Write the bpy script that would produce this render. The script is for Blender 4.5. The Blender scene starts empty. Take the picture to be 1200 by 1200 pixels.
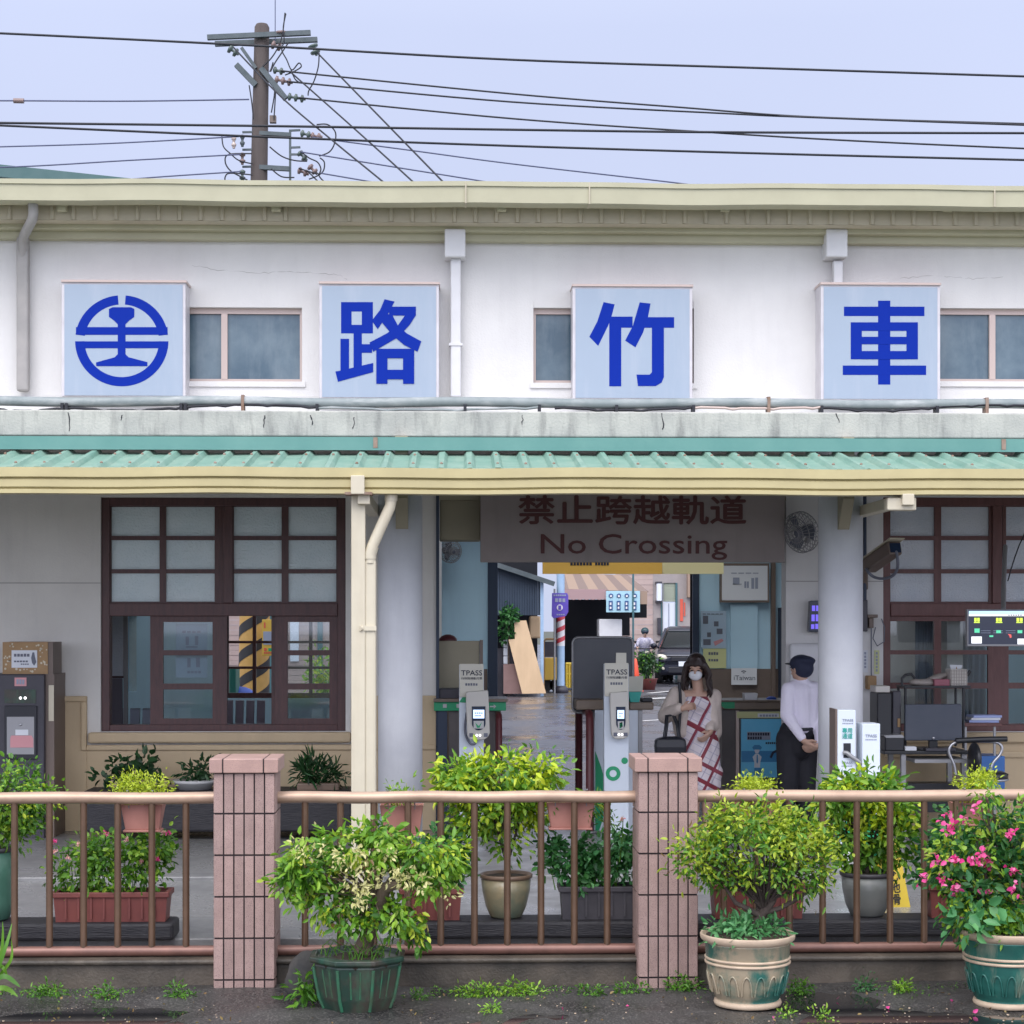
import bpy, bmesh, math, random
import numpy as np
from mathutils import Vector, Matrix
from math import radians, sin, cos, pi, atan2, sqrt
random.seed(7)
SC = bpy.context.scene
COL = SC.collection
# ------------------------------------------------------------------ camera model (metres; platform floor is z = 0)
CZ, FL, YAW, HY = 1.95, 2200.0, radians(1.75), 725.0
def P(px, py, Y):
    u = (px-600)/FL; v = (HY-py)/FL
    t = Y/(cos(YAW)-u*sin(YAW))
    return Vector((t*(sin(YAW)+u*cos(YAW)), Y, CZ+t*v))
def PX(px, Y): return P(px, 0, Y).x
def PZ(py, Y, px=600): return P(px, py, Y).z
def GY(py, z=0.0): return FL*(CZ-z)/(py-HY)      # depth at which height z shows at row py

# ------------------------------------------------------------------ materials
MATS = {}
def _n(nt, t, **kw):
    n = nt.nodes.new(t)
    for k, v in kw.items():
        if k in n.inputs.keys(): n.inputs[k].default_value = v
        else: setattr(n, k, v)
    return n
def c4(c): return (c[0], c[1], c[2], 1.0)
def mat(name, c1, c2=None, scale=4.0, rough=0.6, metal=0.0, bump=0.0, bscale=40.0, stretch=(1,1,1), spec=0.5,
        lo=0.35, hi=0.65, streak=None, streak_amt=0.5, streak_scale=(6,6,0.7), specks=None, speck_scale=220, rough2=None,
        emit=None, estr=1.0, coat=0.0, island=None, vary=None, bdist=0.01):
    if name in MATS: return MATS[name]
    m = bpy.data.materials.new(name); m.use_nodes = True
    nt = m.node_tree; L = nt.links
    b = nt.nodes['Principled BSDF']
    b.inputs['Roughness'].default_value = rough; b.inputs['Metallic'].default_value = metal
    b.inputs['Specular IOR Level'].default_value = spec
    b.inputs['Coat Weight'].default_value = coat
    tc = _n(nt, 'ShaderNodeTexCoord'); mp = _n(nt, 'ShaderNodeMapping'); mp.inputs['Scale'].default_value = stretch
    L.new(tc.outputs['Object'], mp.inputs['Vector'])
    col = None
    if c2 is not None:
        no = _n(nt, 'ShaderNodeTexNoise', Scale=scale, Detail=6.0, Roughness=0.6)
        L.new(mp.outputs[0], no.inputs['Vector'])
        rp = _n(nt, 'ShaderNodeValToRGB'); rp.color_ramp.elements[0].position = lo; rp.color_ramp.elements[1].position = hi
        rp.color_ramp.elements[0].color = c4(c1); rp.color_ramp.elements[1].color = c4(c2)
        L.new(no.outputs['Fac'], rp.inputs['Fac']); col = rp.outputs['Color']
        if rough2 is not None:
            mr = _n(nt, 'ShaderNodeMapRange'); mr.inputs['From Min'].default_value = lo; mr.inputs['From Max'].default_value = hi
            mr.inputs['To Min'].default_value = rough; mr.inputs['To Max'].default_value = rough2
            L.new(no.outputs['Fac'], mr.inputs['Value']); L.new(mr.outputs[0], b.inputs['Roughness'])
    if island is not None:      # colour varies from piece to piece (leaf to leaf)
        g = _n(nt, 'ShaderNodeNewGeometry'); rp = _n(nt, 'ShaderNodeValToRGB')
        rp.color_ramp.elements[0].color = c4(island[0]); rp.color_ramp.elements[1].color = c4(island[-1])
        for i, c in enumerate(island[1:-1]):
            e = rp.color_ramp.elements.new((i+1)/(len(island)-1)); e.color = c4(c)
        L.new(g.outputs['Random Per Island'], rp.inputs['Fac']); col = rp.outputs['Color']
    def over(fac_socket, colour, amt):
        nonlocal col
        mx = _n(nt, 'ShaderNodeMix'); mx.data_type = 'RGBA'
        mu = _n(nt, 'ShaderNodeMath'); mu.operation = 'MULTIPLY'; mu.inputs[1].default_value = amt
        L.new(fac_socket, mu.inputs[0]); L.new(mu.outputs[0], mx.inputs[0])
        if col is None: mx.inputs[6].default_value = c4(c1)
        else: L.new(col, mx.inputs[6])
        mx.inputs[7].default_value = c4(colour); col = mx.outputs[2]
    if streak is not None:
        m2 = _n(nt, 'ShaderNodeMapping'); m2.inputs['Scale'].default_value = streak_scale
        L.new(tc.outputs['Object'], m2.inputs['Vector'])
        ns = _n(nt, 'ShaderNodeTexNoise', Scale=1.0, Detail=8.0, Roughness=0.65); L.new(m2.outputs[0], ns.inputs['Vector'])
        r2 = _n(nt, 'ShaderNodeValToRGB'); r2.color_ramp.elements[0].position = 0.5; r2.color_ramp.elements[1].position = 0.78
        L.new(ns.outputs['Fac'], r2.inputs['Fac']); over(r2.outputs['Color'], streak, streak_amt)
    if specks is not None:
        ns = _n(nt, 'ShaderNodeTexNoise', Scale=speck_scale, Detail=2.0); L.new(tc.outputs['Object'], ns.inputs['Vector'])
        r2 = _n(nt, 'ShaderNodeValToRGB'); r2.color_ramp.elements[0].position = 0.52; r2.color_ramp.elements[1].position = 0.66
        L.new(ns.outputs['Fac'], r2.inputs['Fac']); over(r2.outputs['Color'], specks, 0.8)
    if vary is not None and col is not None:      # each tile or sheet has its own slight tone
        g = _n(nt, 'ShaderNodeNewGeometry'); mr = _n(nt, 'ShaderNodeMapRange'); mr.inputs['To Min'].default_value = 1-vary; mr.inputs['To Max'].default_value = 1+vary
        L.new(g.outputs['Random Per Island'], mr.inputs['Value']); vm = _n(nt, 'ShaderNodeVectorMath'); vm.operation = 'SCALE'
        L.new(col, vm.inputs[0]); L.new(mr.outputs[0], vm.inputs['Scale']); col = vm.outputs[0]
    if col is None: b.inputs['Base Color'].default_value = c4(c1)
    else: L.new(col, b.inputs['Base Color'])
    if bump:
        nb = _n(nt, 'ShaderNodeTexNoise', Scale=bscale, Detail=4.0); L.new(mp.outputs[0], nb.inputs['Vector'])
        bp = _n(nt, 'ShaderNodeBump', Strength=bump, Distance=bdist); L.new(nb.outputs['Fac'], bp.inputs['Height'])
        L.new(bp.outputs['Normal'], b.inputs['Normal'])
    if emit is not None:
        b.inputs['Emission Color'].default_value = c4(emit); b.inputs['Emission Strength'].default_value = estr
    MATS[name] = m; return m
def leafmat(name, cols, trans=0.3, rough=0.42):
    if name in MATS: return MATS[name]
    m = mat(name, cols[0], rough=rough, island=cols)
    nt = m.node_tree; L = nt.links; b = nt.nodes['Principled BSDF']
    src = b.inputs['Base Color'].links[0].from_socket
    t = _n(nt, 'ShaderNodeBsdfTranslucent'); L.new(src, t.inputs['Color'])
    mx = _n(nt, 'ShaderNodeMixShader'); mx.inputs[0].default_value = trans
    L.new(b.outputs[0], mx.inputs[1]); L.new(t.outputs[0], mx.inputs[2])
    L.new(mx.outputs[0], nt.nodes['Material Output'].inputs['Surface']); return m
def glassmat(name, tint=(0.85,0.9,0.92), refl=0.12, rough=0.03):
    if name in MATS: return MATS[name]
    m = bpy.data.materials.new(name); m.use_nodes = True; nt = m.node_tree; L = nt.links
    nt.nodes.remove(nt.nodes['Principled BSDF'])
    t = _n(nt, 'ShaderNodeBsdfTransparent'); t.inputs[0].default_value = c4(tint)
    g = _n(nt, 'ShaderNodeBsdfGlossy'); g.inputs['Roughness'].default_value = rough
    lw = _n(nt, 'ShaderNodeLayerWeight'); lw.inputs[0].default_value = 0.3
    ad = _n(nt, 'ShaderNodeMath'); ad.operation = 'ADD'; ad.inputs[1].default_value = refl; ad.use_clamp = True
    L.new(lw.outputs['Fresnel'], ad.inputs[0])
    mx = _n(nt, 'ShaderNodeMixShader'); L.new(ad.outputs[0], mx.inputs[0]); L.new(t.outputs[0], mx.inputs[1]); L.new(g.outputs[0], mx.inputs[2])
    L.new(mx.outputs[0], nt.nodes['Material Output'].inputs['Surface']); MATS[name] = m; return m

def spline(pts,k=6):
    out=[]; n=len(pts); D=len(pts[0])
    for i in range(n-1):
        p0=pts[max(i-1,0)];p1=pts[i];p2=pts[i+1];p3=pts[min(i+2,n-1)]
        for j in range(k):
            u=j/k; out.append(tuple(.5*((2*p1[q])+(-p0[q]+p2[q])*u+(2*p0[q]-5*p1[q]+4*p2[q]-p3[q])*u*u+(-p0[q]+3*p1[q]-3*p2[q]+p3[q])*u**3) for q in range(D)))
    return out+[tuple(pts[-1])]
# ------------------------------------------------------------------ mesh builder
class MB:
    def __init__(s): s.v = []; s.f = []; s.sm = []
    def raw(s, v, f, smooth=False):
        o = len(s.v); s.v += [tuple(p) for p in v]
        for q in f: s.f.append(tuple(i+o for i in q)); s.sm.append(smooth)
        return s
    def box(s, x0, x1, y0, y1, z0, z1):
        x0, x1 = min(x0,x1), max(x0,x1); z0, z1 = min(z0,z1), max(z0,z1); y0, y1 = min(y0,y1), max(y0,y1)
        return s.raw([(x0,y0,z0),(x1,y0,z0),(x1,y1,z0),(x0,y1,z0),(x0,y0,z1),(x1,y0,z1),(x1,y1,z1),(x0,y1,z1)],
            [(0,3,2,1),(4,5,6,7),(0,1,5,4),(1,2,6,5),(2,3,7,6),(3,0,4,7)])
    def pb(s, a, b, c, d, Y0, Y1):                   # a box whose front face fills the pixels a..c, b..d
        cx = (a+c)/2
        return s.box(PX(a,Y0), PX(c,Y0), Y0, Y1, PZ(d,Y0,cx), PZ(b,Y0,cx))
    def obox(s, c, size, M):                          # oriented box
        hx, hy, hz = size[0]/2, size[1]/2, size[2]/2; c = Vector(c)
        v = [c + M @ Vector(p) for p in [(-hx,-hy,-hz),(hx,-hy,-hz),(hx,hy,-hz),(-hx,hy,-hz),(-hx,-hy,hz),(hx,-hy,hz),(hx,hy,hz),(-hx,hy,hz)]]
        return s.raw(v, [(0,3,2,1),(4,5,6,7),(0,1,5,4),(1,2,6,5),(2,3,7,6),(3,0,4,7)])
    def tube(s, pts, r, n=8, caps=True, smooth=True):
        pts = [Vector(p) for p in pts]; m = len(pts)
        rs = r if isinstance(r, (list,tuple)) else [r]*m
        rings = []; up = None
        for i, p in enumerate(pts):
            d = (pts[min(i+1,m-1)]-pts[max(i-1,0)])
            d = d.normalized() if d.length > 1e-9 else Vector((0,0,1))
            if up is None:
                a = Vector((0,0,1)) if abs(d.z) < 0.9 else Vector((0,1,0))
                up = (a - d*a.dot(d)).normalized()
            else:
                up = up - d*up.dot(d)
                up = up.normalized() if up.length > 1e-6 else Vector((1,0,0))
            w = d.cross(up)
            rings.append([p + (up*cos(2*pi*k/n)+w*sin(2*pi*k/n))*rs[i] for k in range(n)])
        v = [q for R in rings for q in R]; f = []
        for i in range(m-1):
            for k in range(n):
                a = i*n+k; b2 = i*n+(k+1)%n; f.append((a,b2,b2+n,a+n))
        s.raw(v, f, smooth)
        if caps: s.raw(rings[0], [tuple(range(n))[::-1]]); s.raw(rings[-1], [tuple(range(n))])
        return s
    def lathe(s, cx, cy, prof, n=28, smooth=True, rot=0.0, sy=1.0):
        v = []; f = []; m = len(prof)
        for (r, z) in prof:
            for k in range(n):
                a = 2*pi*k/n+rot; v.append((cx+r*cos(a), cy+r*sin(a)*sy, z))
        for i in range(m-1):
            for k in range(n):
                a = i*n+k; b2 = i*n+(k+1)%n; f.append((a,b2,b2+n,a+n))
        f.append(tuple(range(n))[::-1]); f.append(tuple((m-1)*n+k for k in range(n)))
        o = len(s.f); s.raw(v, f, smooth); s.sm[-1] = False; s.sm[-2] = False
        return s
    def prism(s, pts, y0, y1):                        # outline in (x, z), from depth y0 to y1
        n = len(pts); A = sum(pts[i][0]*pts[(i+1)%n][1]-pts[(i+1)%n][0]*pts[i][1] for i in range(n))
        if A < 0: pts = pts[::-1]
        v = [(x,y0,z) for x,z in pts]+[(x,y1,z) for x,z in pts]
        f = [tuple(range(n)), tuple(range(2*n-1,n-1,-1))]
        for i in range(n): j = (i+1)%n; f.append((i,i+n,j+n,j))
        return s.raw(v, f)
    def pprism(s, pts, Y0, Y1): return s.prism([(P(a,b,Y0).x, P(a,b,Y0).z) for a,b in pts], Y0, Y1)
    def xprism(s, pts, x0, x1, smooth=False):         # outline in (y, z), from x0 to x1
        n = len(pts); A = sum(pts[i][0]*pts[(i+1)%n][1]-pts[(i+1)%n][0]*pts[i][1] for i in range(n))
        if A < 0: pts = pts[::-1]
        v = [(x0,y,z) for y,z in pts]+[(x1,y,z) for y,z in pts]
        s.raw(v, [tuple(range(n))[::-1], tuple(range(n,2*n))]); f = []
        for i in range(n): j = (i+1)%n; f.append((i,j,j+n,i+n))
        return s.raw(v, f, smooth)
    def ell(s, c, r, n=16, m=10, M=None):
        v = []; f = []; c = Vector(c)
        for i in range(m+1):
            t = pi*i/m
            for k in range(n):
                a = 2*pi*k/n; p = Vector((r[0]*sin(t)*cos(a), r[1]*sin(t)*sin(a), r[2]*cos(t)))
                v.append(c + (M @ p if M else p))
        for i in range(m):
            for k in range(n):
                a = i*n+k; b2 = i*n+(k+1)%n; f.append((a,a+n,b2+n,b2))
        return s.raw(v, f, True)
    def cone(s, p0, r0, p1, r1, n=12):                # tapered limb with round ends
        p0 = Vector(p0); p1 = Vector(p1); d = (p1-p0); L = d.length; d = d/L if L > 1e-6 else Vector((0,0,1))
        pts = []; rs = []
        for k in range(5): a = pi/2*(1-k/4.0); pts.append(p0-d*r0*sin(a)); rs.append(max(1e-4, r0*cos(a)))
        for k in range(5): a = pi/2*k/4.0; pts.append(p1+d*r1*sin(a)); rs.append(max(1e-4, r1*cos(a)))
        return s.tube(pts, rs, n)
    def xsweep(s, prof, x0, x1, n=80, amp=.005):      # a long profile that sags and waves a little, as old metalwork does
        N = len(prof); A = sum(prof[i][0]*prof[(i+1)%N][1]-prof[(i+1)%N][0]*prof[i][1] for i in range(N))
        if A < 0: prof = prof[::-1]
        v = []; f = []; ph = random.uniform(0,6)
        for i in range(n+1):
            x = x0+(x1-x0)*i/n; dz = amp*(sin(x*2.1+ph)+.6*sin(x*4.7+2*ph)); dy = amp*.8*sin(x*3.3+ph*1.7)
            v += [(x,y+dy,z+dz) for y,z in prof]
        for i in range(n):
            for k in range(N): a = i*N+k; b2 = i*N+(k+1)%N; f.append((a,b2,b2+N,a+N))
        return s.raw(v, f)
    def build(s, name, m, parent=None, smooth=None, bevel=0.0, bseg=2, loc=None):
        off = Vector((0,0,0))
        if parent is not None: off = wloc(parent)
        elif loc is not None: off = Vector(loc)
        me = bpy.data.meshes.new(name)
        me.from_pydata([(a-off.x, b-off.y, c-off.z) for a,b,c in s.v], [], s.f)
        me.polygons.foreach_set('use_smooth', [bool(x) if smooth is None else smooth for x in s.sm])
        if isinstance(m, str): m = MATS[m]
        me.materials.append(m); me.update()
        o = bpy.data.objects.new(name, me); COL.objects.link(o)
        if parent is not None: o.parent = parent
        elif loc is not None: o.location = loc
        if bevel:
            b = o.modifiers.new('bevel', 'BEVEL'); b.width = bevel; b.segments = bseg; b.limit_method = 'ANGLE'; b.angle_limit = radians(40)
        return o
def wloc(o):
    v = Vector((0,0,0))
    while o is not None: v = v + o.location; o = o.parent
    return v
def tag(o, label=None, cat=None, group=None, kind=None):
    if label: o['label'] = label
    if cat: o['category'] = cat
    if group: o['group'] = group
    if kind: o['kind'] = kind
    return o
def thing(name, label, cat, loc=(0,0,0), group=None):
    o = bpy.data.objects.new(name, None); COL.objects.link(o); o.location = loc; o.empty_display_size = 0.1
    return tag(o, label, cat, group)
def dup(root, loc, label=None):
    r = root.copy(); COL.objects.link(r); r.location = loc
    if label: r['label'] = label
    for ch in list(root.children):
        c = ch.copy(); COL.objects.link(c); c.parent = r
        for g in list(ch.children):
            d = g.copy(); COL.objects.link(d); d.parent = c
    return r
def text(body, a, b, c, d, Y, m, parent=None, name='lettering', bold=0.0, ext=0.003, vertical=False):
    cu = bpy.data.curves.new('t', 'FONT'); cu.body = body; cu.extrude = 0.0; cu.resolution_u = 3
    cu.align_x = 'CENTER'
    o = bpy.data.objects.new('t', cu); COL.objects.link(o)
    dg = bpy.context.evaluated_depsgraph_get(); me = bpy.data.meshes.new_from_object(o.evaluated_get(dg))
    vs = np.array([v.co[:] for v in me.vertices]); fs = [tuple(p.vertices) for p in me.polygons]
    bpy.data.objects.remove(o); bpy.data.curves.remove(cu); bpy.data.meshes.remove(me)
    lo = vs.min(0); hi = vs.max(0)
    x0, x1 = PX(a,Y), PX(c,Y); z1, z0 = PZ(b,Y,(a+c)/2), PZ(d,Y,(a+c)/2)
    X = x0+(vs[:,0]-lo[0])/(hi[0]-lo[0])*(x1-x0); Z = z0+(vs[:,1]-lo[1])/(hi[1]-lo[1])*(z1-z0)
    mb = MB(); n = len(X)
    e = bold*(x1-x0)/max(hi[0]-lo[0],1e-6)
    shifts = [(0,0)] if not bold else [(0,0),(e,0),(-e,0),(0,e),(0,-e)]        # heavier strokes: the glyphs laid over themselves
    for j,(dx,dz) in enumerate(shifts): mb.raw([(X[i]+dx,Y-.0007*j,Z[i]+dz) for i in range(n)], fs)
    ob = mb.build(name, m, parent)
    so = ob.modifiers.new('thick', 'SOLIDIFY'); so.thickness = min(ext,.0005) if bold else ext; so.offset = 0
    return ob
def marks(rows, Y, m, parent, name='small_print', th=0.002):     # rows of unreadable small print: little dashes
    mb = MB()
    for (a, b, c, d, n) in rows:
        w = (c-a)/n
        for k in range(n):
            mb.pb(a+k*w+w*0.1, b+random.uniform(0,.12)*(d-b), a+(k+1)*w-w*0.14, d, Y, Y+th)
    return mb.build(name, m, parent)
def grid_wall(mb, x0, x1, z0, z1, y0, y1, holes):
    xs = sorted(set([x0,x1]+[h[0] for h in holes]+[h[1] for h in holes])); zs = sorted(set([z0,z1]+[h[2] for h in holes]+[h[3] for h in holes]))
    xs = [x for x in xs if x0 <= x <= x1]; zs = [z for z in zs if z0 <= z <= z1]
    def solid(i, j):
        if i < 0 or j < 0 or i >= len(xs)-1 or j >= len(zs)-1: return False
        cx, cz = (xs[i]+xs[i+1])/2, (zs[j]+zs[j+1])/2
        return not any(h[0] < cx < h[1] and h[2] < cz < h[3] for h in holes)
    for i in range(len(xs)-1):
        for j in range(len(zs)-1):
            if not solid(i,j): continue
            a,b,c,d = xs[i],xs[i+1],zs[j],zs[j+1]
            v = [(a,y0,c),(b,y0,c),(b,y1,c),(a,y1,c),(a,y0,d),(b,y0,d),(b,y1,d),(a,y1,d)]
            f = [(0,1,5,4),(2,3,7,6)]
            if not solid(i,j-1): f.append((0,3,2,1))
            if not solid(i,j+1): f.append((4,5,6,7))
            if not solid(i+1,j): f.append((1,2,6,5))
            if not solid(i-1,j): f.append((3,0,4,7))
            mb.raw(v, f)
    return mb
def baked(mb, name, m, parent, voxel=0.008, smooth=6, loc=None):       # one continuous skin over overlapping limbs
    o = mb.build('t', m); r = o.modifiers.new('r', 'REMESH'); r.mode = 'VOXEL'; r.voxel_size = voxel; r.use_smooth_shade = True
    if smooth:
        s = o.modifiers.new('s', 'SMOOTH'); s.factor = 0.5; s.iterations = smooth
    dg = bpy.context.evaluated_depsgraph_get(); me = bpy.data.meshes.new_from_object(o.evaluated_get(dg))
    bpy.data.objects.remove(o); me.name = name
    off = wloc(parent) if parent is not None else Vector(loc)
    me.transform(Matrix.Translation(-off)); me.materials.clear(); me.materials.append(MATS[m] if isinstance(m, str) else m)
    me.polygons.foreach_set('use_smooth', [True]*len(me.polygons))
    ob = bpy.data.objects.new(name, me); COL.objects.link(ob)
    if parent is not None: ob.parent = parent
    else: ob.location = loc
    return ob
# ------------------------------------------------------------------ foliage
RNG = np.random.default_rng(11)
def leaf_cloud(mb, pos, outward, length, width, droop=0.3, jit=0.7, fold=0.25, up=0.35):
    n = len(pos)
    if n == 0: return
    d = outward + RNG.normal(0, jit, (n,3)); d[:,2] -= droop
    d /= np.linalg.norm(d, axis=1)[:,None]+1e-9
    nr = outward*0.6 + RNG.normal(0, .5, (n,3)); nr[:,2] += up; nr[:,1] -= 0.15
    nr -= d*np.sum(nr*d, axis=1)[:,None]; nr /= np.linalg.norm(nr, axis=1)[:,None]+1e-9
    w = np.cross(d, nr)
    Lh = (length*RNG.uniform(.5,1.35,n)**1.0)[:,None]; Wd = (width*RNG.uniform(.6,1.3,n))[:,None]/2
    base = pos; tip = pos+d*Lh-nr*Lh*0.12
    l1 = pos+d*Lh*.3+w*Wd*.9+nr*Wd*fold; l2 = pos+d*Lh*.68+w*Wd*.75+nr*Wd*fold*.6
    r1 = pos+d*Lh*.3-w*Wd*.9+nr*Wd*fold; r2 = pos+d*Lh*.68-w*Wd*.75+nr*Wd*fold*.6
    V = np.stack([base,l1,l2,tip,r2,r1], axis=1).reshape(-1,3)
    o = len(mb.v); mb.v += [tuple(p) for p in V]
    for i in range(n):
        k = o+6*i; mb.f.append((k,k+1,k+2,k+3)); mb.f.append((k,k+3,k+4,k+5)); mb.sm += [True,True]
def crown_points(blobs, clumps, per, sig, hollow=0.45):
    """blobs: (centre, radii). Returns leaf positions, outward vectors, clump centres."""
    vol = np.array([b[1][0]*b[1][1]*b[1][2] for b in blobs])**(2/3.); vol /= vol.sum()
    pos = []; out = []; cs = []
    for b, w in zip(blobs, vol):
        k = max(1, int(round(clumps*w))); c = np.array(b[0]); r = np.array(b[1])
        u = RNG.normal(0,1,(k,3)); u /= np.linalg.norm(u,axis=1)[:,None]
        rad = RNG.uniform(hollow**2,1.0,k)**0.5*RNG.uniform(.82,1.12,k)
        cc = c+u*r*rad[:,None]
        for q, uu in zip(cc, u):
            nn = max(3, int(per*RNG.uniform(.5,1.5)))
            pp = q+RNG.normal(0, sig*RNG.uniform(.7,1.3), (nn,3))
            oo = (pp-c)/r; oo /= np.linalg.norm(oo,axis=1)[:,None]+1e-6
            oo = oo*0.7+(pp-q)/(sig*2.5)
            pos.append(pp); out.append(oo); cs.append(q)
    return np.concatenate(pos), np.concatenate(out), cs
# ------------------------------------------------------------------ palette
mat('white_wall', (.70,.69,.68), (.65,.64,.635), scale=1.6, rough=.85, bump=.3, bscale=60, streak=(.50,.485,.48), streak_amt=.22, streak_scale=(5,5,.6))
mat('grey_wall', (.70,.68,.64), (.62,.60,.565), scale=1.2, rough=.85, bump=.2, bscale=50, streak=(.40,.40,.42), streak_amt=.2)
mat('tan_wall', (.58,.45,.285), (.53,.41,.26), scale=2, rough=.8, bump=.15, bscale=60, streak=(.30,.24,.17), streak_amt=.25)
mat('cream_metal', (.45,.43,.30), (.41,.39,.27), scale=3, rough=.5, streak=(.40,.37,.26), streak_amt=.3, streak_scale=(3,3,2))
mat('cream_yellow', (.52,.45,.235), (.46,.395,.205), scale=3, rough=.45, streak=(.40,.34,.2), streak_amt=.25, streak_scale=(2,2,6))
mat('soffit_beige', (.50,.445,.335), (.44,.395,.30), scale=3, rough=.6)
mat('slab_concrete', (.48,.475,.43), (.36,.36,.335), scale=2.6, rough=.9, bump=.5, bscale=50, streak=(.10,.10,.10), streak_amt=.75, streak_scale=(9,9,1.4))
mat('column_white', (.66,.67,.70), (.57,.58,.62), scale=2, rough=.7, bump=.12, bscale=50, streak=(.42,.42,.44), streak_amt=.25)
mat('cream_paint', (.60,.545,.42), (.55,.50,.385), scale=4, rough=.45, streak=(.42,.33,.22), streak_amt=.3, streak_scale=(9,9,1))
mat('white_paint', (.68,.68,.70), (.63,.63,.65), scale=4, rough=.5)
mat('pipe_grey', (.36,.34,.33), (.30,.29,.28), scale=5, rough=.55)
mat('conduit_paint', (.19,.225,.23), (.26,.29,.295), scale=6, rough=.5, streak=(.65,.65,.64), streak_amt=.55, streak_scale=(3.2,12,12))
mat('green_roof', (.16,.30,.24), (.235,.37,.30), scale=5, rough=.38, streak=(.40,.46,.36), streak_amt=.4, streak_scale=(9,1.5,9))
mat('green_flash', (.095,.245,.22), (.12,.275,.245), scale=3, rough=.4)
mat('dark_gap', (.02,.02,.02), rough=.9)
mat('rust', (.20,.12,.08), (.30,.22,.18), scale=9, rough=.8)
mat('dark_wood', (.062,.026,.026), (.09,.036,.034), scale=6, rough=.42, bump=.2, bscale=18, stretch=(6,6,1))
mat('red_wood', (.105,.04,.036), (.14,.055,.05), scale=6, rough=.42, bump=.2, bscale=18, stretch=(6,6,1))
mat('frosted', (.56,.67,.70), (.64,.73,.75), scale=3, rough=.16, bump=1.0, bscale=48, spec=.6)
mat('frosted_fine', (.52,.57,.64), (.60,.63,.68), scale=3, rough=.2, bump=1.0, bscale=70, spec=.6)
mat('upper_glass', (.045,.09,.13), (.14,.20,.24), scale=1.6, streak=(.20,.25,.28), streak_amt=.5, streak_scale=(7,7,1.5), rough=.12, spec=.6)
glassmat('clear_glass', (.86,.89,.90), .02)
mat('car_glass', (.012,.018,.02), rough=.12, spec=.35)
mat('alu_pink', (.52,.42,.38), rough=.4, metal=.2)
mat('sign_face', (.315,.385,.475), (.30,.365,.455), scale=1, rough=.35, streak=(.47,.50,.56), streak_amt=.35)
mat('sign_frame', (.62,.60,.63), (.52,.50,.53), scale=4, rough=.4)
mat('sign_blue', (.0012,.022,.29), rough=.6, spec=.12)
mat('ceiling', (.40,.38,.34), rough=.9)
mat('blue_wall', (.46,.67,.80), (.42,.62,.76), scale=1.5, rough=.7, streak=(.25,.38,.48), streak_amt=.2)
mat('brown_dado', (.13,.10,.085), (.16,.12,.10), scale=4, rough=.55)
mat('navy_frame', (.025,.04,.075), rough=.5)
mat('shutter_tan', (.30,.27,.19), (.27,.245,.175), scale=3, rough=.6)
mat('nocross_board', (.25,.215,.21), (.29,.25,.24), scale=2, rough=.6, streak=(.17,.15,.15), streak_amt=.35)
mat('nocross_red', (.085,.022,.022), rough=.6)
mat('orange_board', (.85,.50,.10), rough=.5)
mat('pale_yellow', (.8,.72,.40), rough=.5)
mat('asphalt', (.022,.022,.024), (.050,.048,.046), scale=1.9, rough=.10, rough2=.62, bump=.55, bscale=120, specks=(.15,.14,.13), speck_scale=85)
mat('ground', (.10,.10,.09), (.07,.08,.05), scale=.5, rough=.9)
mat('paving', (.25,.25,.25), (.135,.135,.14), scale=1.5, rough=.16, rough2=.5, bump=.2, bscale=60, specks=(.20,.20,.20), speck_scale=120)
mat('hall_floor', (.26,.26,.28), (.20,.20,.22), scale=2, rough=.12, rough2=.3, bump=.06, bscale=10)
mat('wet_street', (.06,.06,.072), (.09,.09,.105), scale=.8, rough=.08, rough2=.45, bump=1.0, bscale=3.2, bdist=.06, stretch=(.7,.5,1))
mat('road_white', (.72,.72,.70), (.5,.5,.5), scale=6, rough=.4)
mat('kerb', (.115,.092,.07), (.045,.038,.03), scale=2.6, rough=.55, bump=.4, bscale=60, streak=(.22,.19,.15), streak_amt=.4, streak_scale=(5,5,2))
mat('tile_pink', (.39,.265,.235), (.32,.215,.19), scale=9, rough=.5, vary=.10, bump=.25, bscale=220, specks=(.19,.125,.125), speck_scale=190, streak=(.24,.155,.125), streak_amt=.35)
mat('tile_cap', (.44,.28,.235), (.37,.235,.20), scale=9, rough=.45, bump=.15, bscale=220, specks=(.30,.19,.18), speck_scale=190)
mat('grout', (.028,.020,.022), rough=.9)
mat('rail_bronze', (.15,.088,.055), (.115,.068,.042), vary=.12, streak=(.07,.04,.03), streak_amt=.6, streak_scale=(14,14,5), scale=7, rough=.36, metal=.35, spec=.5)
mat('rail_top', (.50,.345,.25), (.40,.28,.205), streak=(.22,.13,.085), streak_amt=.45, streak_scale=(5,14,14), scale=5, rough=.33, metal=.3)
mat('rail_pink', (.23,.115,.09), (.17,.088,.07), scale=7, rough=.36, metal=.25)
mat('timber', (.012,.012,.017), (.028,.026,.03), scale=5, rough=.55, bump=.6, bscale=25, stretch=(.6,6,6))
mat('timber_top', (.10,.095,.09), (.06,.055,.055), scale=7, rough=.6)
mat('terracotta', (.45,.20,.16), (.38,.17,.135), scale=6, rough=.55)
mat('red_plastic', (.20,.055,.045), (.16,.045,.04), scale=6, rough=.5)
mat('dark_plastic', (.045,.042,.05), (.065,.06,.068), scale=6, rough=.55)
mat('soil', (.035,.025,.018), (.06,.045,.03), scale=20, rough=.95, bump=.8, bscale=80)
mat('bark', (.09,.065,.045), (.16,.12,.085), scale=12, rough=.9, bump=.9, bscale=30)
mat('bark_dark', (.045,.032,.028), (.08,.06,.05), scale=12, rough=.9, bump=.9, bscale=30)
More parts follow.
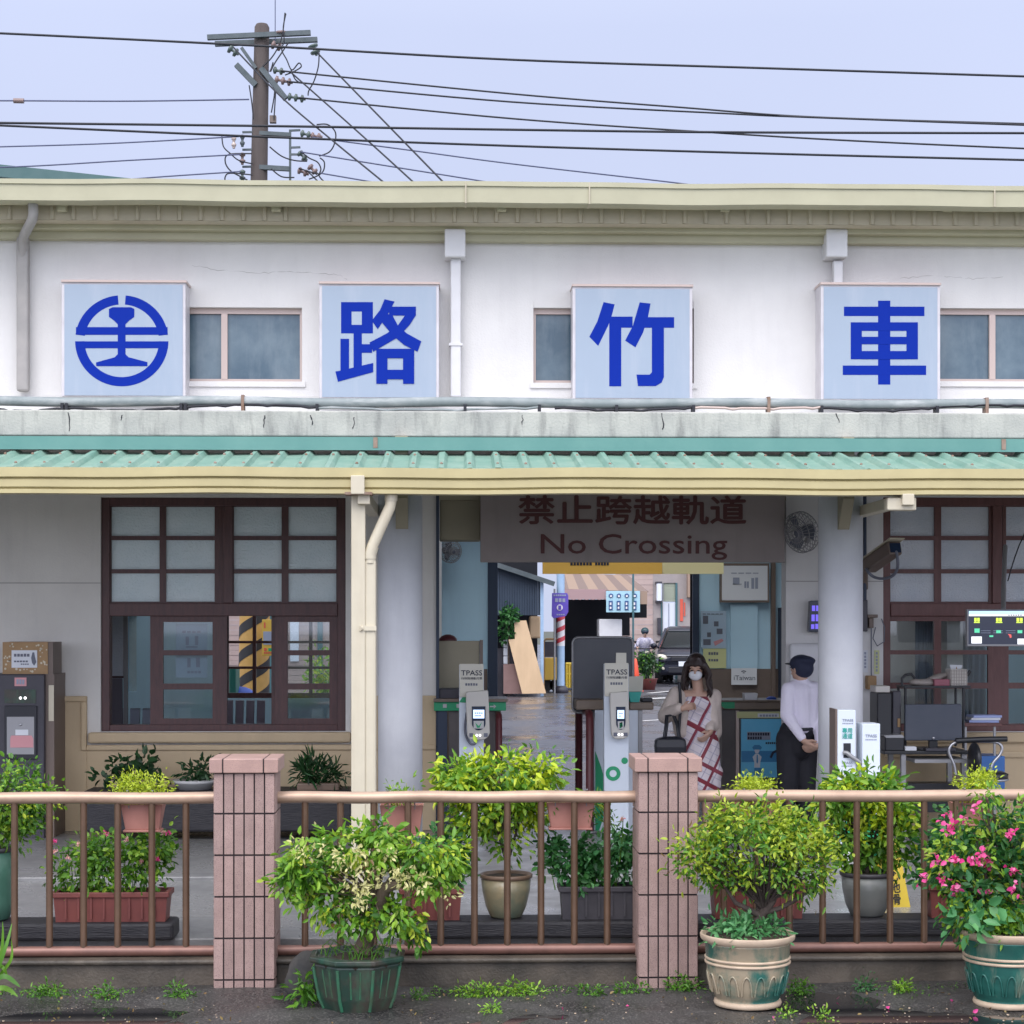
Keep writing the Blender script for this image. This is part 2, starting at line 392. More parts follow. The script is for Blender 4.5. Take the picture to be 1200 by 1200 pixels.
mat('glaze_green', (.016,.042,.03), (.05,.045,.035), scale=4.5, rough=.3, bump=.3, bscale=14, streak=(.035,.16,.09), streak_amt=.65, streak_scale=(11,11,4), lo=.42, hi=.58)
mat('glaze_teal', (.34,.28,.195), (.035,.125,.10), scale=4.2, rough=.26, bump=.2, bscale=18, streak=(.018,.135,.108), streak_amt=.9, streak_scale=(8,8,1.5), lo=.46, hi=.6)
mat('glaze_deep', (.016,.10,.082), (.03,.15,.118), scale=4.2, rough=.25, bump=.2, bscale=18, streak=(.42,.36,.26), streak_amt=.7, streak_scale=(8,8,2), lo=.45, hi=.6)
mat('pot_clay', (.55,.43,.31), (.44,.33,.24), scale=8, rough=.6, bump=.2, bscale=40)
mat('glaze_rib', (.03,.15,.082), (.05,.085,.05), scale=9, rough=.35)
mat('glaze_tan', (.34,.27,.16), (.12,.15,.11), scale=3.5, rough=.28, spec=.6)
mat('pot_brown', (.20,.13,.09), (.15,.10,.07), scale=6, rough=.4)
mat('pot_grey', (.15,.16,.155), (.19,.195,.185), scale=4, rough=.35)
mat('pot_greenish', (.05,.14,.10), (.08,.19,.14), scale=4, rough=.35)
mat('stone', (.03,.03,.03), (.065,.06,.055), scale=7, rough=.9, bump=.8, bscale=18)
leafmat('leaf_mid', [(.035,.12,.012),(.08,.23,.018),(.16,.35,.03)])
leafmat('leaf_dead', [(.16,.09,.03),(.26,.17,.06),(.34,.27,.08)])
mat('water', (.018,.018,.02), rough=.035, spec=.6)
leafmat('leaf_fresh', [(.10,.26,.02),(.20,.40,.03),(.34,.52,.05)])
leafmat('leaf_yellow', [(.28,.42,.015),(.48,.60,.02),(.62,.70,.05)])
leafmat('leaf_lime', [(.30,.42,.02),(.42,.52,.03),(.52,.60,.06)])
leafmat('leaf_cream', [(.62,.60,.26),(.74,.68,.34),(.55,.56,.18)])
leafmat('leaf_dark', [(.012,.045,.014),(.022,.075,.022),(.035,.10,.03)])
leafmat('leaf_olive', [(.15,.26,.02),(.30,.42,.025),(.46,.54,.05)])
leafmat('leaf_deep', [(.015,.085,.02),(.03,.14,.03),(.06,.20,.045)])
leafmat('leaf_mint', [(.05,.22,.07),(.10,.32,.11),(.17,.42,.16)])
leafmat('petal_pink', [(.72,.03,.22),(.85,.07,.33),(.80,.22,.42)])
leafmat('petal_peach', [(.85,.50,.38),(.80,.35,.45),(.85,.65,.45)])
mat('skin', (.52,.33,.25), (.48,.30,.22), scale=8, rough=.5)
mat('hair', (.022,.013,.012), (.035,.02,.018), scale=14, rough=.38, stretch=(6,6,.5), bump=.4, bscale=30)
mat('mask_white', (.74,.75,.78), rough=.8)
mat('cardigan', (.62,.53,.47), (.56,.475,.425), scale=14, rough=.9, bump=.3, bscale=60)
mat('bag_black', (.012,.013,.02), rough=.45)
mat('shirt', (.78,.74,.85), (.72,.68,.80), scale=7, rough=.8, bump=.5, bscale=12, stretch=(2,2,.5))
mat('trouser', (.006,.006,.011), (.012,.012,.018), scale=6, rough=.8)
mat('cap_navy', (.014,.018,.045), (.02,.025,.06), scale=6, rough=.75)
mat('shoe', (.015,.013,.013), rough=.4)
mat('steel', (.45,.45,.47), rough=.3, metal=.8)
mat('dull_steel', (.30,.30,.31), rough=.45, metal=.5)
mat('kiosk_white', (.66,.72,.80), (.62,.68,.76), scale=2, rough=.4)
mat('panel_grey', (.46,.46,.46), rough=.5)
mat('card_cream', (.60,.58,.50), rough=.6)
mat('device_grey', (.52,.50,.46), rough=.45)
mat('black_plastic', (.015,.016,.02), rough=.35)
mat('screen_dark', (.012,.022,.055), rough=.2)
mat('lcd_lit', (.5,.62,.8), rough=.3, emit=(.55,.72,1.0), estr=.9)
mat('led_dot', (.8,.8,.8), rough=.3, emit=(1,1,1), estr=1.6)
mat('tpass_green', (.015,.30,.13), rough=.45)
mat('tpass_teal', (.02,.36,.30), rough=.45)
mat('ink', (.02,.025,.05), rough=.6)
mat('ink_grey', (.13,.14,.18), rough=.6)
mat('ink_soft', (.28,.31,.40), rough=.6)
mat('paper', (.66,.68,.72), rough=.7)
mat('paper_blue', (.38,.50,.62), rough=.6)
mat('paper_yellow', (.58,.60,.30), rough=.6)
mat('poster_blue', (.13,.52,.80), (.17,.57,.84), scale=2, rough=.4)
mat('poster_deep', (.05,.24,.48), rough=.4)
mat('counter_wood', (.16,.12,.09), (.20,.15,.11), scale=6, rough=.4)
mat('counter_panel', (.12,.105,.10), (.09,.08,.08), scale=3, rough=.5)
mat('maroon', (.10,.02,.025), rough=.4)
mat('board_dark', (.055,.06,.075), (.07,.075,.09), scale=3, rough=.35)
mat('kraft', (.36,.23,.12), (.32,.20,.10), scale=6, rough=.8)
mat('machine_dark', (.035,.033,.045), (.05,.047,.06), scale=4, rough=.4)
mat('machine_side', (.16,.12,.10), rough=.5)
mat('pink_label', (.60,.28,.30), rough=.6)
mat('monitor_back', (.065,.075,.10), (.05,.06,.085), scale=3, rough=.5)
mat('tv_bar', (.4,.6,.8), rough=.3, emit=(.45,.68,.95), estr=.8)
mat('tv_dark', (.015,.018,.03), rough=.2, emit=(.02,.025,.05), estr=.6)
mat('tv_yellow', (.6,.7,.1), rough=.4, emit=(.55,.75,.05), estr=.9)
mat('tv_green', (.1,.5,.3), rough=.4, emit=(.08,.5,.28), estr=.8)
mat('tv_red', (.6,.1,.1), rough=.4, emit=(.7,.1,.08), estr=.8)
mat('tv_white', (.7,.7,.7), rough=.4, emit=(.8,.82,.85), estr=.9)
mat('led_violet', (.12,.08,.5), rough=.4, emit=(.16,.12,.75), estr=.7)
mat('blue_bin', (.03,.12,.36), (.04,.15,.42), scale=4, rough=.4)
mat('caution_yellow', (.62,.45,.04), (.56,.40,.04), scale=4, rough=.45)
mat('caution_red', (.55,.05,.03), rough=.5)
mat('plywood', (.62,.44,.27), (.54,.38,.23), scale=4, rough=.6, stretch=(1,1,.25))
mat('brown_board', (.22,.13,.12), (.19,.11,.10), scale=4, rough=.6)
mat('shed_blue', (.030,.050,.085), (.045,.07,.11), scale=2, rough=.5)
mat('interior_shade', (.006,.007,.012), rough=.9)  # near-black: the shade of open interiors put into the colour
mat('utility_pole', (.105,.085,.078), (.075,.06,.057), scale=5, rough=.85, bump=.3, bscale=30, stretch=(1,1,.3))
mat('zinc', (.07,.09,.10), (.10,.12,.13), scale=6, rough=.6, metal=.2)
mat('insulator', (.10,.13,.12), rough=.25)
mat('insul_pink', (.22,.15,.14), rough=.3)
mat('wire_black', (.012,.013,.02), rough=.6)
mat('wire_blue', (.075,.085,.16), rough=.6)
mat('stripe_yellow', (.62,.36,.10), (.55,.32,.09), scale=6, rough=.6)
mat('stripe_black', (.03,.028,.03), rough=.6)
mat('sky_pole', (.36,.50,.68), (.30,.44,.62), scale=4, rough=.5)
mat('pole_white', (.72,.70,.72), rough=.5)
mat('pole_red', (.55,.06,.08), rough=.5)
mat('bus_violet', (.10,.06,.40), (.12,.08,.46), scale=6, rough=.4)
mat('awn_tan', (.31,.22,.165), rough=.7)
mat('awn_brown', (.20,.145,.125), rough=.7)
mat('awn_pink', (.36,.24,.245), rough=.7)
mat('banner_cyan', (.36,.58,.68), rough=.5)
mat('banner_navy', (.03,.08,.22), rough=.5)
mat('pink_siding', (.46,.35,.32), (.41,.315,.29), scale=3, rough=.7)
mat('tile_dull', (.28,.25,.25), (.34,.30,.29), scale=3, rough=.7)
mat('olive_shutter', (.38,.42,.33), rough=.5)
mat('door_white', (.70,.74,.82), rough=.4)
mat('teal_post', (.05,.13,.15), rough=.5)
mat('couplet_red', (.62,.10,.06), rough=.6)
mat('car_paint', (.022,.025,.042), rough=.3, metal=.1, coat=.25)
mat('tyre', (.015,.015,.016), rough=.8)
mat('lamp_clear', (.70,.66,.55), rough=.12)
mat('cone_orange', (.80,.10,.05), rough=.45)
mat('jacket_pink', (.62,.20,.22), rough=.8)
mat('shirt_stripe', (.30,.30,.45), (.62,.60,.68), scale=18, rough=.8)
mat('helmet_violet', (.26,.20,.42), rough=.25)
mat('helmet_dark', (.02,.06,.07), rough=.25)
mat('scooter_paint', (.05,.06,.09), (.10,.10,.14), scale=5, rough=.3)
mat('seat_mauve', (.42,.35,.42), rough=.45)
mat('seat_pale', (.38,.42,.52), rough=.4)
mat('grey_panel', (.17,.15,.18), rough=.6)
mat('basket_white', (.55,.52,.48), rough=.6)
mat('basket_red', (.30,.10,.13), rough=.6)
mat('cloth_grey', (.36,.32,.29), rough=.9)
mat('book_blue', (.30,.36,.62), rough=.5)
mat('curtain', (.50,.56,.64), (.42,.48,.57), scale=2, rough=.9, stretch=(14,1,.3))
mat('roof_slate', (.05,.12,.12), (.07,.14,.14), scale=3, rough=.5)
mat('green_bin', (.015,.13,.085), rough=.5)
mat('tarp_blue', (.03,.09,.45), rough=.5)
mat('sign_yellow', (.60,.38,.06), rough=.45)
mat('moss', (.05,.10,.02), (.09,.15,.03), scale=18, rough=.95)
# checked cloth of the dress: two crossing sets of burgundy lines on white
def plaid():
    m = mat('dress_check', (.66,.63,.67), rough=.85); nt = m.node_tree; L = nt.links; b = nt.nodes['Principled BSDF']
    tc = _n(nt,'ShaderNodeTexCoord'); prev = None
    for ang, period, wid, colr in ((62,.062,.10,(.46,.42,.52)), (-28,.11,.09,(.42,.38,.46)), (62,.27,.13,(.24,.05,.07)), (-28,.155,.16,(.24,.04,.065)), (62,.40,.09,(.22,.03,.045)), (-28,.31,.10,(.26,.05,.07))):
        mp = _n(nt,'ShaderNodeMapping'); mp.inputs['Rotation'].default_value = (0,radians(ang),0); L.new(tc.outputs['Object'], mp.inputs[0])
        sx = _n(nt,'ShaderNodeSeparateXYZ'); L.new(mp.outputs[0], sx.inputs[0])
        d = _n(nt,'ShaderNodeMath'); d.operation='DIVIDE'; d.inputs[1].default_value=period; L.new(sx.outputs['X'], d.inputs[0])
        fr = _n(nt,'ShaderNodeMath'); fr.operation='FRACT'; L.new(d.outputs[0], fr.inputs[0])
        lt = _n(nt,'ShaderNodeMath'); lt.operation='LESS_THAN'; lt.inputs[1].default_value=wid; L.new(fr.outputs[0], lt.inputs[0])
        mx = _n(nt,'ShaderNodeMix'); mx.data_type='RGBA'; L.new(lt.outputs[0], mx.inputs[0])
        if prev is None: mx.inputs[6].default_value = c4((.68,.62,.65))
        else: L.new(prev, mx.inputs[6])
        mx.inputs[7].default_value = c4(colr); prev = mx.outputs[2]
    L.new(prev, b.inputs['Base Color'])
plaid()
# ------------------------------------------------------------------ ground, platform, street
def struct(name, mb, m, **k): return tag(mb.build(name, m, **k), kind='structure')
struct('ground', MB().box(-400,400,-400,500,-1.6,-1.5), 'ground')
g = MB()                                                                    # the wet asphalt strip in front of the fence, slightly uneven
nx, ny = 160, 40; X0,X1,Y0_,Y1_ = -8,8,4.0,11.4
for j in range(ny+1):
    for i in range(nx+1):
        x = X0+(X1-X0)*i/nx; y = Y0_+(Y1_-Y0_)*j/ny
        g.v.append((x,y,-.226+.007*sin(x*3.1+y)+.006*sin(y*7.3-x*2.2)+.008*sin(x*1.35+y*2.4+2.2)+.010*(y-10.6)+random.uniform(-.003,.003)))
for j in range(ny):
    for i in range(nx):
        a = j*(nx+1)+i; g.f.append((a,a+1,a+nx+2,a+nx+1)); g.sm.append(True)
struct('asphalt', g, 'asphalt')
struct('puddle', MB().raw([(-8,4,-.2345),(8,4,-.2345),(8,11.05,-.2345),(-8,11.05,-.2345)],[(0,1,2,3)]), 'water')
struct('track_bed', MB().box(-60,60,-30,4.0,-.9,-.30), 'ground')
k = MB().box(-9,9,11.12,11.5,-.9,-.085).box(-9,9,11.085,11.5,-.085,-.055); struct('kerb', k, 'kerb', bevel=.012)
p = MB().box(-30,30,11.5,14.05,-.9,0.0).box(-30,30,14.05,17.1,-.9,.028); struct('platform', p, 'paving', bevel=.008)
struct('hall_floor', MB().box(PX(300,17.1)-6,PX(1300,17.1)+4,17.1,25.2,-.9,.03), 'hall_floor')
struct('street', MB().box(-60,60,25.2,140,-.9,.012), 'wet_street')
rm = MB()                                                                   # painted white lines on the wet street
def strip(pts, w):
    ps = [Vector((P(a,725+FL*(CZ-.016)/Y,Y).x,Y,.016)) for a,Y in pts]
    for i in range(len(ps)-1):
        a, b = ps[i], ps[i+1]; d = (b-a).normalized(); n = Vector((-d.y,d.x,0))*w/2
        rm.raw([a-n,b-n,b+n,a+n],[(0,1,2,3)])
strip([(790,46.0),(757,45.2),(735,44.6),(722,46.8),(726,49.5),(745,51.5)],.35)
strip([(838,37.5),(792,36.2),(740,35.2)],.16)
strip([(830,52.8),(760,48.6)],.2)
struct('road_marking', rm, 'road_white')

# ------------------------------------------------------------------ station building
YW = 17.1
ST = thing('station_building', 'long white station building with green-roofed platform canopy and open entrance hall', 'station', (0,YW,0))
zs1 = PZ(482,15.2); zs0 = PZ(512,15.2)                   # concrete slab over the platform edge of the hall
zt = PZ(262,YW)                                          # top of the upper wall
XL, XR = -9.0, 9.5
def hole(a,b,c,d,Y=YW):
    cx=(a+c)/2; return (PX(a,Y),PX(c,Y),PZ(d,Y,cx),PZ(b,Y,cx))
uw = [(150,360,354,447),(625,361,813,449),(1000,361,1262,447)]
grid_wall(MB(), XL, XR, zs1-.05, zt+.3, YW, YW+.22, [hole(*h) for h in uw]).build('upper_wall','white_wall',ST)
lip = MB()
zg = PZ(352,YW); zb = PZ(466,YW)
holes = [hole(*h) for h in uw]
xs = [XL]+[v for h in holes for v in (h[0]-.0,h[1]+.0)]+[XR]
for i in range(0,len(xs),2): lip.box(xs[i],xs[i+1],YW-.012,YW,zb,zg)
for h in holes: lip.box(h[0],h[1],YW-.012,YW,zb,h[2]-.03)
lip.box(XL,XR,YW-.035,YW-.0,zs1,zb-.004)
lip.build('wall_render_band','white_wall',ST)
for h,mul in zip(uw,[(262,),(700,),(1165,)]):
    x0,x1,z0,z1 = hole(*h)
    fr = MB(); t=.05
    fr.box(x0,x1,YW+.06,YW+.12,z1-t,z1).box(x0,x1,YW+.06,YW+.12,z0,z0+t*.6).box(x0,x0+t*.5,YW+.06,YW+.12,z0+t*.6,z1-t).box(x1-t*.5,x1,YW+.06,YW+.12,z0+t*.6,z1-t)
    for m_ in mul: xm=PX(m_,YW); fr.box(xm-.028,xm+.028,YW+.055,YW+.12,z0+t*.6,z1-t)
    w = fr.build('clerestory_window','alu_pink',ST)
    MB().box(x0,x1,YW+.09,YW+.10,z0,z1).build('pane','upper_glass',w)
    MB().box(x0-.03,x1+.03,YW-.03,YW+.06,z0-.05,z0-.002).build('sill','white_wall',w)
# cornice, soffit, eave gutter
c = MB().box(XL,XR,YW-.10,YW+.2,PZ(283,YW-.1),PZ(272,YW-.1)).box(XL,XR,YW-.2,YW+.2,PZ(271.5,YW-.2),PZ(260,YW-.2)); c.build('cornice','cream_metal',ST,bevel=.008)
Yf=16.55; zso=PZ(238,Yf)
Ycl=16.72; zc0,zc1=PZ(261,Ycl),PZ(236,Ycl)
n=100; pf=[]
for i in range(n):
    x=XL+i*.187
    if x<XR-.1: pf+=[(x,Ycl),(x+.010,Ycl-.028),(x+.034,Ycl-.028),(x+.044,Ycl)]
pf=[(XL-.1,Ycl)]+pf+[(XR,Ycl)]; N=len(pf)
cl_=MB().raw([(a,b,zc0) for a,b in pf]+[(a,b,zc1) for a,b in pf],[(i,i+1,i+1+N,i+N) for i in range(N-1)]); cl_.build('eave_cladding','soffit_beige',ST)
MB().box(XL,XR,Ycl+.01,YW+.2,zc0,zc1).build('eave_backing','soffit_beige',ST)
eg = MB().xsweep([(Yf-.14,PZ(238,Yf-.14)),(Yf-.14,PZ(219,Yf-.14)),(Yf-.155,PZ(219,Yf-.14)),(Yf-.155,PZ(213.5,Yf-.14)),(Ycl+.06,PZ(213.5,Yf-.14)),(Ycl+.06,PZ(238,Yf-.14)+.12),(Yf+.06,PZ(238,Yf-.14)+.03),(Yf+.06,PZ(238,Yf-.14))],XL,XR,90,.004)
eg.build('eave_gutter','cream_metal',ST)
for px in (72,323,588,850,1112,-190,1375):
    MB().pb(px-5.5,234,px+5.5,247,Yf+.08,Ycl-.024).build('gutter_bracket','cream_metal',ST,bevel=.006)
for px in (545,690,1165): MB().box(PX(px,Yf-.156),PX(px,Yf-.156)+.012,Yf-.158,Yf+.05,PZ(238.5,Yf-.15),PZ(214,Yf-.15)).build('gutter_seam','soffit_beige',ST)
zr=PZ(214,Yf-.1)
rf_=MB()
def rz(y): return zr+.75*((26-y)/4.5 if y>21.5 else (y-Yf-.05)/(21.45-Yf))
SKY=[(-6.2,-1.2),(-.35,4.2),(5.0,8.6)]; SY0,SY1=21.55,24.7            # unseen skylights, added to let daylight into the rooms
ed=[XL]+[v for s_ in SKY for v in s_]+[XR]
for i in range(len(ed)-1):
    for (ya,yb) in ((Yf+.05,19.2),(19.2,21.5),(21.5,SY0),(SY0,SY1),(SY1,26)):
        if (i%2==1 and ya==SY0) or (i==3 and ya==19.2): continue
        rf_.raw([(ed[i],ya,rz(ya)),(ed[i+1],ya,rz(ya)),(ed[i+1],yb,rz(yb)),(ed[i],yb,rz(yb))],[(0,1,2,3)])
rf_=rf_.build('roof','green_roof',ST)
a,b=SKY[1]; MB().raw([(a,19.2,rz(19.2)+.02),(b,19.2,rz(19.2)+.02),(b,21.5,rz(21.5)+.02),(a,21.5,rz(21.5)+.02)],[(0,1,2,3)]).build('added_skylight','clear_glass',rf_)  # further glazed opening over the hall, added for daylight on its back wall
for (a,b) in SKY: MB().raw([(a,SY0,rz(SY0)+.02),(b,SY0,rz(SY0)+.02),(b,SY1,rz(SY1)+.02),(a,SY1,rz(SY1)+.02)],[(0,1,2,3)]).build('added_skylight','clear_glass',rf_)
# hairline cracks in the plaster and the slab
def crack(pts,Y,r,m_='pipe_grey'):
    mb=MB(); q=[]
    for i in range(len(pts)-1):
        (a,b),(c_,d)=pts[i],pts[i+1]; k=max(3,int((abs(c_-a)+abs(d-b))/5))
        q+=[P(a+(c_-a)*j/k+random.uniform(-.8,.8),b+(d-b)*j/k+random.uniform(-1.1,1.1),Y) for j in range(k)]
    mb.tube(q,[r*random.uniform(.4,1.2) for _ in q],5); mb.build('plaster_crack',m_,ST)
crack([(225,311),(260,317),(300,320),(350,318),(400,323),(410,330)],YW+.001,.0026)
crack([(1055,326),(1100,323),(1140,327),(1180,325)],YW+.001,.0022)
for (a,b,c_,d) in ((80,484,81,509),(143,486,141,494),(310,486,308,505),(363,486,366,500),(415,488,413,506),(775,484,777,508),(980,485,984,497),(612,486,611,499)): crack([(a,b),((a+c_)/2+1,(b+d)/2),(c_,d)],15.2,.0055,'wire_black')
# rain pipes on the upper wall
Yp=YW-.10
dp=MB().tube([P(38.5,234,Yf+.02),P(39,250,Yf+.03),P(38,257,Yf+.05),P(28,276,Yp-.12),P(27,284,Yp-.04),P(27,300,Yp)],.045,12)
d1=dp.build('downpipe','pipe_grey',ST)
MB().box(PX(20,Yp),PX(34,Yp),Yp-.04,Yp+.05,PZ(461,Yp),PZ(281,Yp)).build('pipe_shaft','pipe_grey',d1,bevel=.02)
for (a,b,c_,d,pa,pb_,pd) in ((521,268,545.5,301,528,540,466),(968.5,268,993.5,301,976,987,334)):
    h=MB().pb(a,b,c_,d,YW-.22,YW-.0); h=h.build('rain_hopper','white_paint',ST,bevel=.012)
    MB().box(PX(pa,Yp),PX(pb_,Yp),Yp-.04,Yp+.05,PZ(pd,Yp),PZ(d,YW-.22)).build('pipe_shaft','white_paint',h,bevel=.012)
    if pd>400: MB().box(PX(pa-2,Yp-.05),PX(pb_+2,Yp-.05),Yp-.05,Yp+.05,PZ(406,Yp),PZ(403,Yp)).build('pipe_clip','white_paint',h)
# slab + columns
MB().box(XL,XR,15.2,YW,zs0,zs1).build('concrete_slab','slab_concrete',ST,bevel=.012)
for px in (469,985):
    cx=PX(px,15.5); r=26*15.5/FL
    co=MB().lathe(cx,15.5,[(r,.0),(r,zs0)],40).build('column','column_white',ST)
    cb=MB().xprism([(15.1,zs0-.003),(15.36,zs0-.003),(15.36,PZ(612,15.2)-.05),(15.30,PZ(612,15.2)-.05),(15.1,PZ(585,15.2))],cx-.03 if px<600 else cx-.06,cx+.07 if px<600 else cx+.03)
    cb.build('corbel','shutter_tan',co)
# canopy
Yc=14.0
fl=MB().box(XL,XR,15.03,15.05,PZ(528,15.03),PZ(512.6,15.03)).box(XL,XR,15.05,15.197,PZ(514,15.03),PZ(512.6,15.03)).box(XL,XR,15.015,15.03,PZ(528.2,15.03),PZ(526,15.03))
rp=MB(); zt_=PZ(528.0,15.03)-.034; zf=PZ(549,Yc)-.030
pit=.213; x=XL
prof=[]
while x<XR:
    prof += [(x,0),(x+.125,0),(x+.150,.034),(x+.185,.034)]; x+=pit
for j,(yy,zz) in enumerate(((15.17,zt_+.02),(Yc-.03,zf+.0))):
    for (a,h) in prof: rp.v.append((a+random.uniform(-.006,.006),yy,zz+h+random.uniform(-.004,.003)))
N=len(prof)
for i in range(N-1): rp.f.append((i,i+N,i+N+1,i+1)); rp.sm.append(False)
cr=rp.build('canopy_roof','green_roof',ST); s_=cr.modifiers.new('t','SOLIDIFY'); s_.thickness=.004
fl.build('flashing','green_flash',cr)
scw=MB()
for k in range(90):
    for (yy,u) in ((14.75,.33),(14.2,.80)):
        xx=XL+.167+k*pit; zz=(zt_+.02)*(1-u)+zf*u+.040
        if xx<XR and random.random()<.85: scw.lathe(xx,15.17-u*1.2,[(.011,zz-.012),(.012,zz-.002),(.006,zz+.006)],8)
scw.build('roofing_screws','rust',cr)
for px in (440,1176): MB().box(PX(px-2.5,15.03),PX(px+2.5,15.03),15.02,15.029,PZ(525.5,15.03),PZ(513,15.03)).build('flashing_joint','rust',cr)
def gz(py): return PZ(py,Yc-.1)
prof=[(Yc-.115,gz(548.5)),(Yc-.115,gz(559.5)),(Yc-.085,gz(561)),(Yc-.10,gz(563)),(Yc-.10,gz(571)),(Yc-.078,gz(573)),(Yc-.095,gz(574)),(Yc-.095,gz(578.5)),(Yc+.06,gz(578.5)),(Yc+.06,gz(548.5))]
MB().xsweep(prof,XL,XR,90,.004).build('canopy_gutter','cream_yellow',ST)
# beams under the canopy, the front post and its rain pipe
arm_z0, arm_z1 = PZ(592,Yc), PZ(577,Yc)
for px in (427,1061):
    xa=PX(px,Yc)
    MB().box(xa-.045,xa+.045,Yc-.10,16.4 if px>600 else 15.6,arm_z0,arm_z1-.01).build('canopy_arm','cream_paint',ST,bevel=.006)
MB().pb(1040,583,1074,598,Yc-.06,Yc+.06).build('arm_end_block','cream_paint',ST,bevel=.01)
for yy in (14.35,14.8): MB().box(XL,XR,yy-.03,yy+.03,zf+(zt_-zf)*(yy-Yc)/1.15-.055,zf+(zt_-zf)*(yy-Yc)/1.15-.006).build('purlin','soffit_beige',ST)
po=MB().pb(411.5,579,428,1045,Yc-.04,Yc+.06).build('canopy_post','cream_paint',ST,bevel=.008)
MB().pb(411,557,427,579,Yc-.16,Yc-.102).build('post_cap','cream_paint',po,bevel=.006)
MB().pb(404,576.5,436,579.5,Yc-.15,Yc+.03).build('cap_plate','rust',po)
dpp=MB().tube([P(458.5,574,Yc),P(458,588,Yc),P(457,594,Yc),P(436,641,Yc),P(434,648,Yc),P(434,660,Yc)],.042,12).build('canopy_downpipe','cream_paint',ST)
MB().box(PX(426.5,Yc),PX(441,Yc),Yc-.03,Yc+.05,.03,PZ(656,Yc)).build('pipe_shaft','cream_paint',dpp,bevel=.02)
MB().tube([P(458.5,578,Yc),P(458.3,587,Yc)],.048,12).tube([P(437,640,Yc),P(433.8,649,Yc),P(433.8,655,Yc)],.047,12).build('pipe_socket','cream_paint',dpp)
MB().pb(421,733.5,441,739,Yc-.045,Yc-.03).tube([P(422,736.5,Yc-.05),P(424,736.5,Yc-.04)],.02,10).build('pipe_clip','cream_paint',dpp)
# front wall of the left wing with its big window
zwt=zs0
wl=hole(118,583,405,857)
xhl=PX(511,YW)
grid_wall(MB(),XL,xhl,.0,zwt,YW,YW+.24,[wl]).build('left_wing_wall','grey_wall',ST)
td=MB(); zd=PZ(815,YW)
td.box(XL,wl[0]-.12,YW-.03,YW,.028,zd).box(wl[0]-.12,wl[1]+.06,YW-.03,YW,.028,wl[2]-.12).box(wl[1]+.06,xhl+.0,YW-.03,YW,.028,zd)
td.build('tan_dado','tan_wall',ST,bevel=.006)
mo=MB(); b_=.05
mo.box(XL,wl[0]-.12,YW-.055,YW-.03,zd-b_,zd).box(wl[0]-.12-b_,wl[0]-.12,YW-.055,YW-.03,wl[2]-.12-b_,zd-b_).box(wl[0]-.12,xhl,YW-.055,YW-.03,wl[2]-.12-b_,wl[2]-.12)
mo.build('dado_moulding','tan_wall',ST,bevel=.012)
MB().box(wl[0]-.1,wl[1]+.05,YW-.09,YW,wl[2]-.1,wl[2]-.005).build('window_sill','tan_wall',ST,bevel=.02)
MB().box(XL,wl[0],YW-.004,YW,PZ(683.5,YW)-.004,PZ(683.5,YW)+.004).build('wall_joint','pipe_grey',ST)
def big_window(a,c,mull,wood,frost,lower):
    x0,x1,z0,z1=hole(a,583,c,857)
    Ya=YW+.03
    f=MB(); t=.075
    zr1=PZ(707,Ya); zr0=PZ(722,Ya)
    f.box(x0,x0+t,Ya,Ya+.14,z0,z1).box(x1-t,x1,Ya,Ya+.14,z0,z1).box(x0+t,x1-t,Ya,Ya+.14,z1-t,z1).box(x0+t,x1-t,Ya,Ya+.14,z0,z0+.06)
    f.box(x0+t,x1-t,Ya-.015,Ya+.14,zr0,zr1)
    for m_ in mull:
        xm=PX(m_,Ya); f.box(xm-.045,xm+.045,Ya,Ya+.13,zr1,z1-t)
    w=f.build('big_window',wood,ST,bevel=.006)
    return w,Ya
def sash(w,Ya,wood,glass,x0,x1,y0,y1,cols,rows,dy=.03,rail=5,th=.045,gm=None):
    """cols / rows: pane rectangles in pixels; everything else of x0..x1, y0..y1 is wood"""
    s_=MB(); Y=Ya+dy
    holes=[(PX(a,Y),PX(b,Y),PZ(d,Y,(a+b)/2),PZ(c_,Y,(a+b)/2)) for a,b in cols for c_,d in rows]
    grid_wall(s_,PX(x0,Y),PX(x1,Y),PZ(y1,Y),PZ(y0,Y),Y,Y+th,holes)
    s_.build('sash',wood,w)
    MB().box(PX(x0+1,Y),PX(x1-1,Y),Y+th*.5,Y+th*.5+.005,PZ(y1-1,Y),PZ(y0+1,Y)).build('pane',glass,w)
RU=[(594,628),(633,667),(672,705)]; RL=[(729,762),(768,801),(808,842)]
w,Ya=big_window(118,405,(267,),'dark_wood','frosted',None)
sash(w,Ya,'dark_wood','frosted',126,262,589,708,[(130.5,187),(194.5,251.5)],RU)
sash(w,Ya,'dark_wood','frosted',272,399,589,708,[(274,330),(338,394)],RU)
sash(w,Ya,'dark_wood','clear_glass',176,266,721,851,[(191,249)],RL,dy=.02)
sash(w,Ya,'dark_wood','clear_glass',322,398,721,851,[(337,386)],RL,dy=.02)
sash(w,Ya,'dark_wood','clear_glass',318,400,721,851,[(327,333),(337,386),(391,395)],[(729,762),(768,801),(806,846)],dy=.08)
